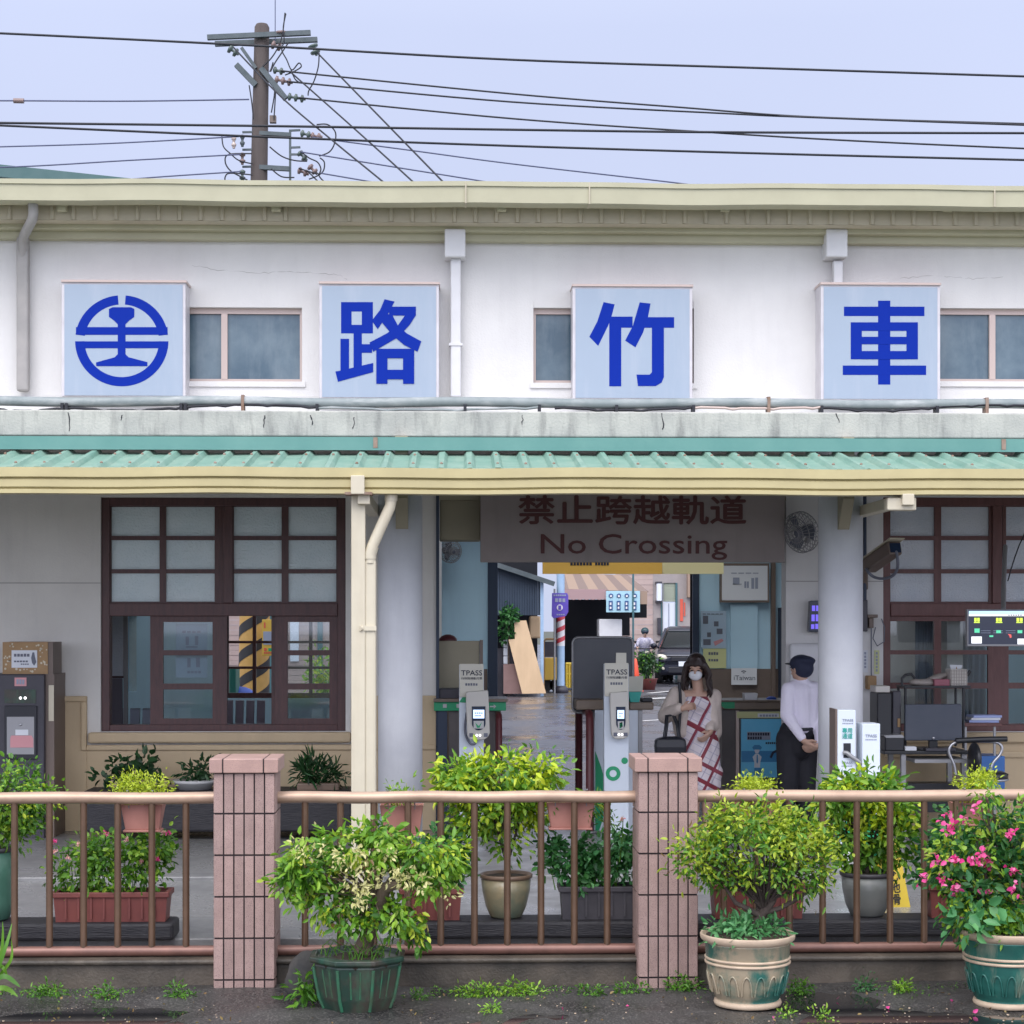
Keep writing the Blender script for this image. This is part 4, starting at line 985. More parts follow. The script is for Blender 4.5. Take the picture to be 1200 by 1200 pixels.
# right edge: deep teal pot with a bougainvillea in flower
Y=10.5; cx=PX(1180,Y); zr=PZ(1098,Y-.2)
t=thing('potted_bougainvillea','teal glazed pot with a pink-flowering bougainvillea at the right edge of the railing','plant',(cx,Y,zb))
round_pot(t,cx,Y,zb,zr,.272,.176,'glaze_deep'); soil_disc(t,cx,Y,.24,zr-.015)
tr=MB()
for (a,b2) in ((1110,1000),(1140,970),(1165,955),(1190,965),(1215,990),(1130,1030)):
    tr.tube([P(1178+random.uniform(-8,8),1098,Y),P((1178+a)/2+6,1075,Y),P((1178+2*a)/3,(b2*2+1098)/3,Y-.05),P(a,b2,Y-.05)],[.014,.011,.008,.004],7)
tr.build('trunk','bark_dark',t)
bl=[blob_px(1150,1020,58,52,Y,.26),blob_px(1195,985,45,40,Y,.22),blob_px(1120,1000,30,34,Y,.13),blob_px(1165,960,34,18,Y,.13),blob_px(1200,1050,46,40,Y,.2),blob_px(1145,1065,40,26,Y-.04,.15)]
cs=foliage(t,bl,[('foliage','leaf_deep',100,15,.045,.06,.032,{}),('fresh_leaves','leaf_fresh',62,14,.042,.052,.026,{'hollow':.7}),('olive_leaves','leaf_olive',60,14,.04,.045,.02,{'hollow':.8}),('dead_leaves','leaf_dead',9,5,.05,.045,.022,{})])
big=[blob_px(1135,1075,38,18,Y-.16,.08)]; foliage(t,big,[('broad_leaves','leaf_mint',16,6,.04,.085,.055,{'up':.2})])
foliage(t,[((cx,Y-.02,zr+.03),(.24,.2,.035))],[('pot_weeds','leaf_fresh',110,10,.03,.055,.018,{'up':.8})])
for (a,b2,k) in ((1112,972,9),(1108,958,5),(1128,963,4),(1084,1031,5),(1096,1010,6),(1118,1006,9),(1145,1010,10),(1156,1012,9),(1152,1000,6),(1105,1032,8),(1117,1040,5),(1183,977,8),(1186,1020,8),(1160,1047,3),(1120,1048,3),(1188,1040,5),(1140,948,3)):
    c=np.array(P(a,b2,Y-.26+random.uniform(0,.1))); n=k*2
    fl=MB(); pos=c+RNG.normal(0,.016,(n,3)); leaf_cloud(fl,pos,RNG.normal(0,1,(n,3))*.6+np.array([0,-.6,.2]),.032,.028,droop=0); fl.build('flower_cluster','petal_pink',t)
sh=MB(); 
for (x,y) in ((1155,930),(1150,945),(1162,940)): sh.tube([P(1160,975,Y-.1),P(x+2,(y+975)/2,Y-.12),P(x,y,Y-.12)],[.004,.003,.002],5)
sh.build('long_shoots','bark_dark',t)
foliage(t,[blob_px(1155,935,12,12,Y-.12,.05)],[('shoot_leaves','leaf_fresh',9,6,.025,.045,.02,{})])

# left edge: broad grass blades, the stone behind the octagonal pot with its seedling
bx=P(-14,1170,10.45); t=thing('strap_leaf_plant','strap-leaved green plant on the asphalt at the left edge','plant',(bx.x,10.45,-.23))
mb=MB()
for (pts,w) in (([(-14,1165),(0,1130),(10,1100),(14,1082)],.022),([(-14,1165),(-2,1140),(4,1105),(3,1080)],.022),([(-12,1165),(4,1135),(16,1125),(13,1100)],.02),([(-14,1160),(2,1140),(14,1148),(24,1157)],.03),([(-14,1168),(0,1155),(12,1160),(21,1168)],.03),([(-16,1160),(-4,1130),(4,1132),(9,1145)],.03),([(-20,1160),(-12,1120),(-8,1090)],.02)):
    q=[P(a,b2,10.45+random.uniform(-.05,.05)) for a,b2 in pts]; n=len(q); o=len(mb.v)
    for i,p_ in enumerate(q):
        ww=w*.55*(.5+.5*sin(pi*(i+.6)/(n))) if i<n-1 else .002
        d=(q[min(i+1,n-1)]-q[max(i-1,0)]).normalized(); s2=Vector((d.z,-.35,-d.x)).normalized()*ww
        mb.v+=[tuple(p_-s2),tuple(p_),tuple(p_+s2)]
    for i in range(n-1):
        a=o+3*i; mb.f+=[(a,a+1,a+4,a+3),(a+1,a+2,a+5,a+4)]; mb.sm+=[True,True]
b=mb.build('leaves','leaf_mid',t); b.modifiers.new('s','SUBSURF').levels=2; b.modifiers['s'].render_levels=2
MB().ell(P(-14,1166,10.45),(.02,.02,.03),8,6).build('root_crown','leaf_mid',t)
c=P(360,1150,10.82); t=tag(MB().ell((c.x,c.y,-.12),(.13,.12,.15),14,10).build('stone','stone',None,loc=(c.x,c.y,-.23)),'dark rounded stone on the asphalt beside the left tiled post','stone')
d_=t.modifiers.new('d','DISPLACE'); tx=bpy.data.textures.new('clouds','CLOUDS'); tx.noise_scale=.12; d_.texture=tx; d_.strength=.07; d_.mid_level=.5
c=P(358,1172,10.5); t=thing('seedling','small green seedling with narrow leaves beside the octagonal pot','plant',(c.x,c.y,-.225))
cs=foliage(t,[((c.x-.02,c.y,-.10),(.05,.05,.11))],[('foliage','leaf_mid',14,7,.025,.06,.02,{'droop':.5})])
m=MB(); stems(m,(c.x,c.y,-.225),cs,.005,.002,8); m.build('stem','leaf_mid',t)

# weeds along the foot of the kerb
for (px,py,w,h,lb,m_) in ((55,1161,20,8,'large weed tuft at the kerb foot below the lantana trough','leaf_mid'),(127,1164,13,7,'small yellow-flecked weed at the kerb foot, second from the left','leaf_mid'),(213,1164,16,8,'weed tuft at the kerb foot just left of the first tiled post','leaf_mid'),(492,1166,12,4,'sparse weed on the asphalt just right of the octagonal pot','leaf_mid'),(560,1163,30,6,'long low weed patch left of centre at the kerb foot','leaf_fresh'),(612,1162,26,7,'fuller weed patch at the kerb foot below the dark trough side','leaf_fresh'),(690,1164,18,5,'low weed clump left of the second tiled post','leaf_mid'),(744,1162,24,6,'spreading weed at the left foot of the second tiled post','leaf_mid'),(797,1158,24,9,'thick weed at the right foot of the second tiled post','leaf_mid'),(938,1162,16,7,'fern-like weed beside the round teal pot','leaf_mid'),(1013,1160,9,8,'small upright weed at the kerb foot in the right bay','leaf_deep'),(1056,1162,15,7,'yellowish weed at the kerb foot left of the bougainvillea pot','leaf_fresh'),(575,1182,14,4,'flat weed on the open asphalt below the long patch','leaf_fresh'),(918,1190,10,3,'tiny weed sprout on the asphalt near the teal pot foot','leaf_fresh'),(968,1191,14,3,'flat sprout on the asphalt between the two teal pots','leaf_fresh')):
    Yw=min(11.06,GY(py+4,-.23)); c=P(px,py,Yw); s2=Yw/FL
    t=thing('weed',lb,'weed',(c.x,Yw,-.235),'weeds along the kerb')
    foliage(t,[((c.x,Yw,-.225+h*s2*.5),(w*s2,.05,h*s2*1.1))],[('leaves',m_,max(8,int(w*h*.22)),9,.018,.028,.012,{'up':.9,'hollow':.2})])
mo=MB(); pts=[]
for k in range(2600):
    x=random.uniform(-3.2,3.4); d=abs(random.gauss(0,.16)); y=11.08-d
    if sin(x*5.1)+sin(x*2.3+1)>.2-random.random()*.6: pts.append((x,y,-.222))
leaf_cloud(mo,np.array(pts),np.tile(np.array([0,-.2,.7]),(len(pts),1)),.014,.009,droop=0)
tag(mo.build('moss_specks','leaf_mid'),'thin scatter of moss and tiny seedlings along the kerb foot','moss',kind='stuff')
li=MB()
for k in range(320):
    x=random.uniform(-3.3,3.4); y=random.uniform(9.9,11.08); r=random.uniform(.0015,.005)
    li.obox((x,y,-.226),(r*2,r*1.6,r),Matrix.Rotation(random.uniform(0,3),3,'Z'))
tag(li.build('gravel','pot_clay'),'loose pale grit on the wet asphalt','grit',kind='stuff')
lt=MB(); n=190; pos=np.stack([RNG.uniform(-3.2,3.3,n),RNG.uniform(9.95,11.05,n),np.full(n,-.216)],axis=1)
leaf_cloud(lt,pos,np.tile(np.array([.2,-.3,.15]),(n,1)),.022,.013,droop=0,up=1.2); tag(lt.build('leaf_litter','leaf_dead'),'small fallen leaves scattered over the wet asphalt','leaf litter',kind='stuff')
pe=MB(); pos=np.array([(PX(a,GY(b,-.22)),GY(b,-.22),-.221) for a,b in ((1115,1177),(982,1172),(1007,1120),(1140,1190),(905,1194),(1040,1182),(735,1178),(660,1184))])
leaf_cloud(pe,pos,np.tile(np.array([.3,-.4,.6]),(8,1)),.03,.024,droop=0); tag(pe.build('fallen_petals','petal_pink'),'fallen pink petals scattered on the asphalt','petals',kind='stuff')

# rectangular troughs on the timbers
def trough(t,a,c,b,d,Yt,m_,zb):
    x0,x1=PX(a,Yt),PX(c,Yt); z1=PZ(b,Yt); D=.2; tp=.014; z0=zb
    mb=MB(); v=[(x0+tp,Yt+tp,z0),(x1-tp,Yt+tp,z0),(x1-tp,Yt+D-tp,z0),(x0+tp,Yt+D-tp,z0),(x0,Yt,z1),(x1,Yt,z1),(x1,Yt+D,z1),(x0,Yt+D,z1)]
    mb.raw(v,[(0,3,2,1),(0,1,5,4),(1,2,6,5),(2,3,7,6),(3,0,4,7)])
    i_=.018; mb.raw([(x0+i_,Yt+i_,z1),(x1-i_,Yt+i_,z1),(x1-i_,Yt+D-i_,z1),(x0+i_,Yt+D-i_,z1),(x0,Yt,z1),(x1,Yt,z1),(x1,Yt+D,z1),(x0,Yt+D,z1)],[(4,5,1,0),(5,6,2,1),(6,7,3,2),(7,4,0,3)])
    p_=mb.build('trough',m_,t)
    rm_=MB().box(x0-.012,x1+.012,Yt-.012,Yt+.006,z1-.03,z1+.003).box(x0-.012,x1+.012,Yt+D-.006,Yt+D+.012,z1-.03,z1+.003).box(x0-.012,x0+.006,Yt+.006,Yt+D-.006,z1-.03,z1+.003).box(x1-.006,x1+.012,Yt+.006,Yt+D-.006,z1-.03,z1+.003)
    rm_.build('rim',m_,p_,bevel=.005)
    ri=MB(); n=max(4,int((x1-x0)/.07))
    for k in range(1,n): 
        x=x0+(x1-x0)*k/n; ri.box(x-.006,x+.006,Yt-.004,Yt+.012,z0+.02,z1-.03)
    ri.build('flute',m_,p_)
    MB().box(x0+.015,x1-.015,Yt+.015,Yt+D-.015,z1-.05,z1-.02).build('soil','soil',t)
    return z1
Yt=11.42; ZT=.114
def trough_plant(a,c,b,d,m_,label,blobs,layers,cat='planter'):
    t=thing('trough_planter',label,cat,(PX((a+c)/2,Yt),Yt+.1,ZT),'planter troughs on the timbers')
    trough(t,a,c,b,d,Yt,m_,ZT); bl=[blob_px(x,y,rx,ry,Yt+.1,.12) for x,y,rx,ry in blobs]; cs=foliage(t,bl,layers)
    mb=MB(); 
    for q in cs[:40]: mb.tube([(q[0]*.9+.1*PX((a+c)/2,Yt),Yt+.1,PZ(b,Yt)-.03),(q[0],q[1],q[2])],[.004,.002],5)
    mb.build('stems','leaf_mid',t); return t
t=trough_plant(62,196,1044,1080,'red_plastic','long red-brown trough of lantana with pink and peach flowers at the left',[(95,1020,38,24),(135,1012,44,30),(172,1005,26,36),(120,1000,30,20),(185,990,14,20)],[('foliage','leaf_mid',90,13,.034,.045,.028,{}),('fresh_leaves','leaf_fresh',60,12,.032,.04,.025,{'hollow':.75})])
for m_,lst in (('petal_pink',((124,977),(64,987),(198,977),(185,1007))),('petal_peach',((80,1005),(148,984),(191,976),(165,1009),(63,998),(93,989)))):
    for (a,b) in lst:
        fl=MB(); c=np.array(P(a,b,Yt+.0)); pos=c+RNG.normal(0,.007,(18,3)); leaf_cloud(fl,pos,RNG.normal(0,1,(18,3))*.5+np.array([0,-.6,.5]),.016,.015,droop=0); fl.build('flower_head',m_,t)
trough_plant(470,541,1042,1072,'red_plastic','red trough of mid-green leaves right of the variegated shrub',[(512,1012,34,24),(530,1000,18,22),(495,1020,30,22),(520,990,20,14)],[('foliage','leaf_mid',60,13,.034,.05,.03,{}),('fresh_leaves','leaf_mint',40,12,.032,.05,.028,{'hollow':.7})])
t=trough_plant(657,762,1040,1072,'dark_plastic','long dark grey trough of deep green leaves left of the second tiled post',[(672,1012,30,22),(705,1008,34,24),(740,1002,26,28),(655,1000,14,16)],[('foliage','leaf_deep',80,13,.034,.052,.032,{}),('fresh_leaves','leaf_mint',44,11,.032,.046,.028,{'hollow':.75})])
m=MB().tube([P(726,1010,Yt),P(729,985,Yt),P(730,962,Yt)],[.005,.004,.003],6); m.build('flower_stalk','leaf_mid',t)
fl=MB(); c=np.array(P(730,960,Yt)); leaf_cloud(fl,c+RNG.normal(0,.007,(18,3)),RNG.normal(0,1,(18,3))*.5+np.array([0,-.5,.5]),.016,.014,droop=0); fl.build('flowers','petal_peach',t)
foliage(t,[blob_px(729,985,10,14,Yt,.03)],[('stalk_leaves','leaf_mint',6,5,.02,.04,.022,{})])
trough_plant(836,943,1038,1070,'red_plastic','dark red trough half hidden behind the rounded bush',[(890,1022,46,12)],[('foliage','leaf_mid',30,10,.03,.045,.02,{})])
trough_plant(1090,1215,1040,1074,'red_plastic','red trough of broad mint leaves behind the bougainvillea',[(1105,985,20,30),(1125,970,22,22),(1100,1015,22,24),(1160,1010,50,34)],[('foliage','leaf_mint',60,12,.038,.062,.042,{}),('fresh_leaves','leaf_deep',40,11,.035,.06,.04,{'hollow':.7})])
# round pots on the timbers
def small_tree(cxp,rim,foot,rb_,rr_,label,m_,rimm,blobs,layers,forks,barkm,Y=11.56,zb=ZT):
    cx=PX(cxp,Y); zr=PZ(rim,Y-.1); t=thing('potted_tree',label,'plant',(cx,Y,zb)); h=zr-zb
    pot=MB().lathe(cx,Y,[(rb_*.9,zb),(rb_,zb+.01),(rb_*1.25,zb+.25*h),(rr_*.9,zb+.6*h),(rr_*.94,zr-.03),(rr_*.80,zr-.028)],36).build('pot',m_,t)
    MB().lathe(cx,Y,[(rr_*.92,zr-.032),(rr_*1.0,zr-.022),(rr_*1.01,zr-.004),(rr_*.97,zr),(rr_*.87,zr-.006),(rr_*.84,zr-.03)],36).build('rim',rimm,pot)
    MB().lathe(cx,Y,[(rr_*.86,zr-.05),(rr_*.86,zr-.018),(.01,zr-.01)],28).build('soil','soil',t)
    bl=[blob_px(x,y,rx,ry,Y,rd) for x,y,rx,ry,rd in blobs]; cs=foliage(t,bl,layers(bl))
    tm=MB()
    for f in forks: tm.tube([P(a,b,Y+dy) for a,b,dy in f[0]],f[1],8)
    tm.build('trunk',barkm,t)
    tip=P(*forks[0][0][-1][:2],Y); mb=MB(); stems(mb,tip,cs,.006,.002,60); mb.build('twigs',barkm,t); return t
small_tree(593,1026,1070,.10,.163,'small yellow-green tree in a tan glazed pot standing before the left ticket gate','glaze_tan','pot_brown',[(585,915,64,28,.24),(545,920,34,22,.15),(628,908,32,22,.15),(580,955,44,28,.2),(610,935,40,30,.18),(555,965,24,26,.12),(590,985,26,14,.1),(530,905,20,14,.1)],
  lambda bl:[('foliage','leaf_fresh',85,22,.034,.055,.026,{'hollow':.4}),('young_leaves','leaf_yellow',110,20,.030,.055,.026,{'hollow':.72,'droop':.6,'keep':top_of(bl,.36)}),('inner_leaves','leaf_mid',40,12,.04,.05,.024,{'hollow':.2})],
  [([(594,1028,0),(595,1005,0),(593,985,0),(588,960,0)],[.018,.014,.012,.006]),([(594,1010,0),(588,990,.02),(584,975,.02),(575,950,0)],[.012,.010,.008,.005]),([(595,1010,0),(601,990,0),(606,970,0),(612,945,0)],[.010,.008,.007,.004])],'bark_dark')
small_tree(1016,1025,1068,.105,.168,'leafy yellow-green tree in a grey round pot beside the caution board','pot_grey','dark_plastic',[(1005,930,50,24,.2),(1040,945,32,26,.16),(985,940,30,22,.15),(1025,975,44,34,.2),(990,985,24,24,.13),(1050,985,22,24,.12),(1030,1008,24,14,.1)],
  lambda bl:[('foliage','leaf_mid',62,18,.036,.06,.028,{'hollow':.4}),('fresh_leaves','leaf_fresh',62,17,.042,.058,.028,{'hollow':.6}),('young_leaves','leaf_yellow',85,14,.036,.055,.026,{'hollow':.75,'droop':.5,'keep':top_of(bl,.5)})],
  [([(1018,1028,0),(1010,1005,0),(1002,985,0),(996,960,0)],[.02,.015,.012,.006]),([(1016,1024,0),(1022,995,0),(1030,960,0)],[.012,.009,.005])],'bark_dark')
small_tree(-12,992,1068,.12,.155,'leafy green bush in a greenish round pot at the left edge behind the railing','pot_greenish','dark_plastic',[(10,930,42,30,.2),(-30,935,40,34,.2),(45,930,22,16,.11),(22,955,30,24,.14),(5,972,26,16,.1)],
  lambda bl:[('foliage','leaf_mid',110,16,.036,.042,.02,{'hollow':.4}),('fresh_leaves','leaf_fresh',80,15,.034,.04,.02,{'hollow':.7}),('young_leaves','leaf_lime',22,12,.03,.038,.018,{'hollow':.8})],
  [([(-12,1000,0),(-11,975,0),(-6,950,0)],[.02,.016,.008])],'bark_dark')
# salmon planters hung on the inside of the top rail
Yh=11.25
def hanging(a,c,b,d,label,blobs,layers):
    t=thing('rail_planter',label,'planter',(PX((a+c)/2,Yh),Yh,PZ(d,Yh)),'salmon planters hung on the railing')
    x0,x1=PX(a,Yh),PX(c,Yh); z1,z0=PZ(b,Yh),PZ(d,Yh); D=.16; tp=.025
    mb=MB(); mb.raw([(x0+tp,Yh+tp,z0),(x1-tp,Yh+tp,z0),(x1-tp,Yh+D-tp,z0),(x0+tp,Yh+D-tp,z0),(x0,Yh,z1),(x1,Yh,z1),(x1,Yh+D,z1),(x0,Yh+D,z1)],[(0,3,2,1),(0,1,5,4),(1,2,6,5),(2,3,7,6),(3,0,4,7)])
    p_=mb.build('planter_box','terracotta',t,bevel=.006); p_.modifiers.new('t','SOLIDIFY').thickness=.005
    MB().box(x0+tp-.012,x1-tp+.012,Yh+tp-.012,Yh+D-tp+.006,z0-.012,z0+.002).build('drip_tray','terracotta',p_,bevel=.004)
    MB().box(x0+.008,x1-.008,Yh+.008,Yh+D-.008,z1-.03,z1-.012).build('soil','soil',t)
    hk=MB()
    for x in (x0+.05,x1-.05): hk.tube([(x,Yh+.005,z1-.02),(x,Yh-.008,z1+.03),(x,Yh-.008,PZ(926,Yr)),(x,Yr-.01,PZ(926,Yr)+.004)],.004,6)
    hk.build('hook','dull_steel',t)
    bl=[blob_px(x,y,rx,ry,Yh+.08,.09) for x,y,rx,ry in blobs]; cs=foliage(t,bl,layers)
    mb=MB()
    for q in cs[:26]: mb.tube([(q[0]*.7+.3*(x0+x1)/2,Yh+.08,z1-.02),tuple(q)],[.003,.0015],5)
    mb.build('stems','leaf_lime',t)
LY=[('foliage','leaf_lime',60,12,.026,.028,.010,{}),('bright_leaves','leaf_yellow',26,10,.024,.026,.010,{'hollow':.7})]
hanging(141,190,942,972,'salmon rail planter with feathery yellow-green foliage above the lantana trough',[(165,919,32,11),(150,924,18,8),(182,924,18,8)],LY)
hanging(445,496,944,978,'salmon rail planter with a few small sprigs beside the cream canopy post',[(466,932,14,13),(480,920,6,6)],[('foliage','leaf_fresh',14,8,.026,.04,.014,{})])
hanging(641,697,941,971,'salmon rail planter with drooping thin sprigs left of the second tiled post',[(700,948,22,12),(650,940,16,6),(715,965,10,10)],[('foliage','leaf_mid',24,8,.026,.045,.013,{})])
hanging(861,912,943,968,'salmon rail planter with a yellow-green tuft above the rounded bush',[(884,923,24,9)],LY)
hanging(1118,1164,943,968,'salmon rail planter with a lime tuft above the bougainvillea',[(1145,921,24,9),(1150,912,10,6)],LY)
# dark timber ledge by the wall with three planters on it
Yl=16.35
t=tag(MB().pb(96,927,412,975,Yl,Yl+.45).build('timber_ledge','timber',None,bevel=.02,loc=(PX(250,Yl),Yl,.028)),'long dark timber ledge at the foot of the tan wall','timber ledge')
zl=PZ(927,Yl)
def ledge_pot(px,label,mkpot,blobs,layers,name='ledge_planter'):
    t=thing(name,label,'planter',(PX(px,Yl+.2),Yl+.2,zl),'planters on the dark timber ledge'); mkpot(t)
    bl=[blob_px(x,y,rx,ry,Yl+.2,.15) for x,y,rx,ry in blobs]; cs=foliage(t,bl,layers)
    mb=MB()
    for q in cs[:30]: mb.tube([(PX(px,Yl+.2)+.3*(q[0]-PX(px,Yl+.2)),Yl+.2,zl+.05),tuple(q)],[.006,.003],5)
    mb.build('stems','leaf_dark',t)
def pot_r(px,r,h,m_): return lambda t: MB().lathe(PX(px,Yl+.2),Yl+.2,[(r*.7,zl+.002),(r*.95,zl+h*.7),(r,zl+h*.75),(r,zl+h),(r*.85,zl+h*.95)],26).build('pot',m_,t)
ledge_pot(165,'dark broad-leaved plant in a brown pot on the ledge, with a hanging side stem',pot_r(160,.16,.10,'pot_brown'),[(162,905,28,9),(170,896,16,6),(140,898,8,5),(126,910,4,6)],[('foliage','leaf_dark',26,7,.045,.09,.055,{'up':.4})])
ledge_pot(232,'pale shallow bowl of low dark leaves on the ledge left of the first tiled post',pot_r(228,.19,.09,'panel_grey'),[(230,908,20,5),(240,902,8,9)],[('foliage','leaf_dark',24,9,.04,.07,.03,{})])
def tr2(t): MB().pb(348,918,397,929,Yl+.08,Yl+.3).build('trough','pot_brown',t,bevel=.01)
ledge_pot(372,'low trough of spiky dark-green leaves on the ledge under the window',tr2,[(375,907,26,9),(365,903,16,9)],[('foliage','leaf_dark',38,9,.04,.10,.022,{'droop':-.2}),('leaf_spikes','leaf_deep',8,6,.03,.13,.018,{'droop':-.5})])
# ------------------------------------------------------------------ ticket gates, readers, hall fittings
def reader(a,b,c,d,label,Y,slant=0):
    """card reader on its own white pedestal; a..d = device box in pixels"""
    cxp=(a+c)/2; t=thing('card_reader',label,'card reader',(PX(cxp,Y),Y,.03),'card readers at the entrance')
    return t
def gate_reader(pa,pc,pt,da,dc,dt,db,label,Y,step=None):
    t=thing('card_reader',label,'card reader',(PX((pa+pc)/2,Y),Y,.03),'card readers at the entrance')
    MB().pb(pa,pt,pc,985,Y,Y+.10).build('pedestal','kiosk_white',t,bevel=.006)
    hp=MB().pb(pa+.5,pt-1,pc-.5,pt+38,Y-.012,Y-.001).build('header_plate','card_cream',t,bevel=.003)
    if step: MB().pb(*step,Y-.010,Y+.02).build('header_step','card_cream',hp)
    text('TPASS',pa+2.5,pt+6.5,pc-2,pt+12.5,Y-.0135,'ink',t,bold=.008)
    text('行政院通勤月票',pa+2.5,pt+14.5,pc-2,pt+17.5,Y-.0135,'ink',t)
    marks([(pa+7,pt+21.5,pc-7,pt+24.5,5)],Y-.0135,'ink_grey',t)
    Yd=Y-.10; h=db-dt
    pts=[(da,dt),(dc-1,dt-2),(dc,dt+h*.25),(dc+1,db-h*.14),(dc-1.5,db-h*.05),(dc-6,db),(da+6,db),(da+2.5,db-h*.05),(da+1.5,db-h*.14),(da,dt+h*.25)]
    dv=MB().pprism(pts,Yd,Y-.013).build('reader_case','device_grey',t,bevel=.008)
    sx0,sx1=da+7,dc-4; st=dt+h*.30; sbm=dt+h*.80; m=MB(); 
    arc_=[(sx0,st),(sx1,st)]+[((sx0+sx1)/2+(sx1-sx0)/2*cos(pi*k/10),sbm-8+8*sin(pi*k/10)) for k in range(11)]
    m.pprism(arc_,Yd-.006,Yd+.002).build('screen_bezel','screen_dark',dv)
    MB().pb(sx0+1.5,st+4,sx1-1.5,st+14,Yd-.009,Yd-.0055).build('lcd','lcd_lit',dv)
    marks([(sx0+3,st+7,sx1-3,st+8.6,4),(sx0+3,st+10.2,sx1-5,st+11.6,5)],Yd-.0105,'ink_soft',dv,th=.001)
    MB().pb(sx0+2,st+17,sx1-2,st+26,Yd-.009,Yd-.0055).build('tap_pad','panel_grey',dv)
    m=MB().pprism([(sx0+4,st+19),(sx0+8,st+23),(sx1-4,st+18),(sx1-7,st+25),(sx0+6,st+25)],Yd-.0105,Yd-.009); m.build('tap_symbol','tpass_green',dv)
    m=MB()
    for k in (-1.6,2.2): c=P((da+dc)/2+k+.8,db-h*.095,Yd-.002); m.ell(c,(.009,.006,.010),10,8)
    m.build('indicator_light','led_dot',dv)
    MB().pb(da+4,db-h*.14,da+8.5,db-h*.06,Yd-.003,Yd+.004).pb(dc-6,db-h*.14,dc-1.5,db-h*.06,Yd-.003,Yd+.004).build('side_icon','ink_grey',dv)
    return t,Yd
Yg=16.5
t,Yd=gate_reader(538,567,779,546,573,811,867,'white card reader pedestal with TPASS header at the left gate',Yg)
MB().pprism([(538,823),(546,811),(546,823.5)],Yg-.005,Yg+.002).build('green_corner','tpass_green',t)
MB().tube(spline([tuple(P(a,b,Yg-.05)) for a,b in ((547,835),(545,850),(546,862),(551,871),(556,872),(559,867))]),.010,8).build('cable','ink_grey',t)
t,Yd=gate_reader(708,737,778,715,737,812,866,'white and green card reader pedestal with stepped TPASS header at the right gate',Yg,step=(722,765,734,777.5))
m=MB()
def disc(m,px,py,r,Y,th=.003,ri=0,n=28):
    if ri==0: m.pprism([(px+r*cos(2*pi*k/n),py+r*sin(2*pi*k/n)) for k in range(n)],Y,Y+th); return
    for k in range(n):
        a,b=2*pi*k/n,2*pi*(k+1)/n
        m.pprism([(px+r*cos(a),py+r*sin(a)),(px+r*cos(b),py+r*sin(b)),(px+ri*cos(b),py+ri*sin(b)),(px+ri*cos(a),py+ri*sin(a))],Y,Y+th)
disc(m,718.5,906.5,8.6,Yg-.004,ri=4.2); disc(m,732,891.5,3.8,Yg-.004); m.build('green_rings','tpass_green',t)
# left gate counter
Yc2=17.0
t=thing('ticket_counter','left ticket gate counter with a green fascia and a grey screen board','ticket gate',(PX(552,Yc2),Yc2,.03))
MB().pb(508,819,595,822.5,Yc2-.03,Yc2+.5).build('counter_top','counter_wood',t)
MB().pb(508.5,822.8,593,833,Yc2,Yc2+.45).build('green_fascia','tpass_green',t,bevel=.004)
for px in (519,535): MB().pb(px,825,px+4.5,829.5,Yc2-.004,Yc2-.0005).build('fascia_mark','panel_grey',t)
m=MB().pb(574,827.3,579,828.7,Yc2-.004,Yc2-.0005).pprism([(578.5,825.3),(581.5,828),(578.5,830.7)],Yc2-.004,Yc2-.0005); m.build('fascia_arrow','panel_grey',t)
MB().pb(526,833.2,582,985,Yc2+.05,Yc2+.4).build('cabinet','counter_panel',t)
MB().pb(513,833.2,524,985,Yc2+.03,Yc2+.4).build('side_panel','navy_frame',t)
MB().pb(513,751,562,806,Yc2+.2,Yc2+.23).build('screen_board','shutter_tan',t,bevel=.004)
MB().pb(562.2,750,566,820,Yc2+.18,Yc2+.24).build('board_frame','machine_side',t)
MB().pb(514,807,560,819,Yc2+.1,Yc2+.3).build('desk_clutter','machine_dark',t,bevel=.01)
c=P(525,751,Yc2+.4); tag(MB().lathe(c.x,c.y,[(.085,c.z-.02),(.082,c.z+.02),(.06,c.z+.045),(.02,c.z+.06)],18).build('hat','maroon',None,loc=(c.x,c.y,c.z-.02)),'dark maroon rounded cap resting behind the left gate screen board','hat')
def gate_post(a,c,top,label):
    t=thing('gate_rail',label,'barrier post',(PX((a+c)/2,16.8),16.8,.03)); x0,x1=PX(a,16.8),PX(c,16.8); z1=PZ(top,16.8)
    MB().tube([((x0+x1)/2,16.8,.03),((x0+x1)/2,16.8,z1-.04),((x0+x1)/2,16.85,z1-.005),((x0+x1)/2,16.95,z1),((x0+x1)/2,18.2,z1),((x0+x1)/2,18.3,z1-.05),((x0+x1)/2,18.3,.03)],(x1-x0)/2*.9,12).build('rail','maroon',t)
    MB().lathe((x0+x1)/2,16.8,[(.065,.03),(.065,.045),(.03,.05)],18).build('base_plate','dull_steel',t)
gate_post(580,589,838,'dark maroon gate rail on the left side of the passage')
gate_post(686,696.5,837,'dark maroon gate rail on the right side of the passage beside the green panel')
t=thing('ticket_counter','right ticket gate body with a wooden shelf and a tall dark rounded screen board','ticket gate',(PX(722,Yc2),Yc2,.03))
MB().pb(675,820,708,832,Yc2-.02,Yc2+.4).pb(738,823,766,832,Yc2-.02,Yc2+.4).build('shelf','counter_wood',t,bevel=.012)
MB().pb(697,832.3,709,985,Yc2,Yc2+.35).pb(737,832.3,747.5,985,Yc2,Yc2+.35).build('side_panel','kiosk_white',t)
MB().pb(748,832.3,753,985,Yc2+.02,Yc2+.35).build('edge_panel','dull_steel',t)
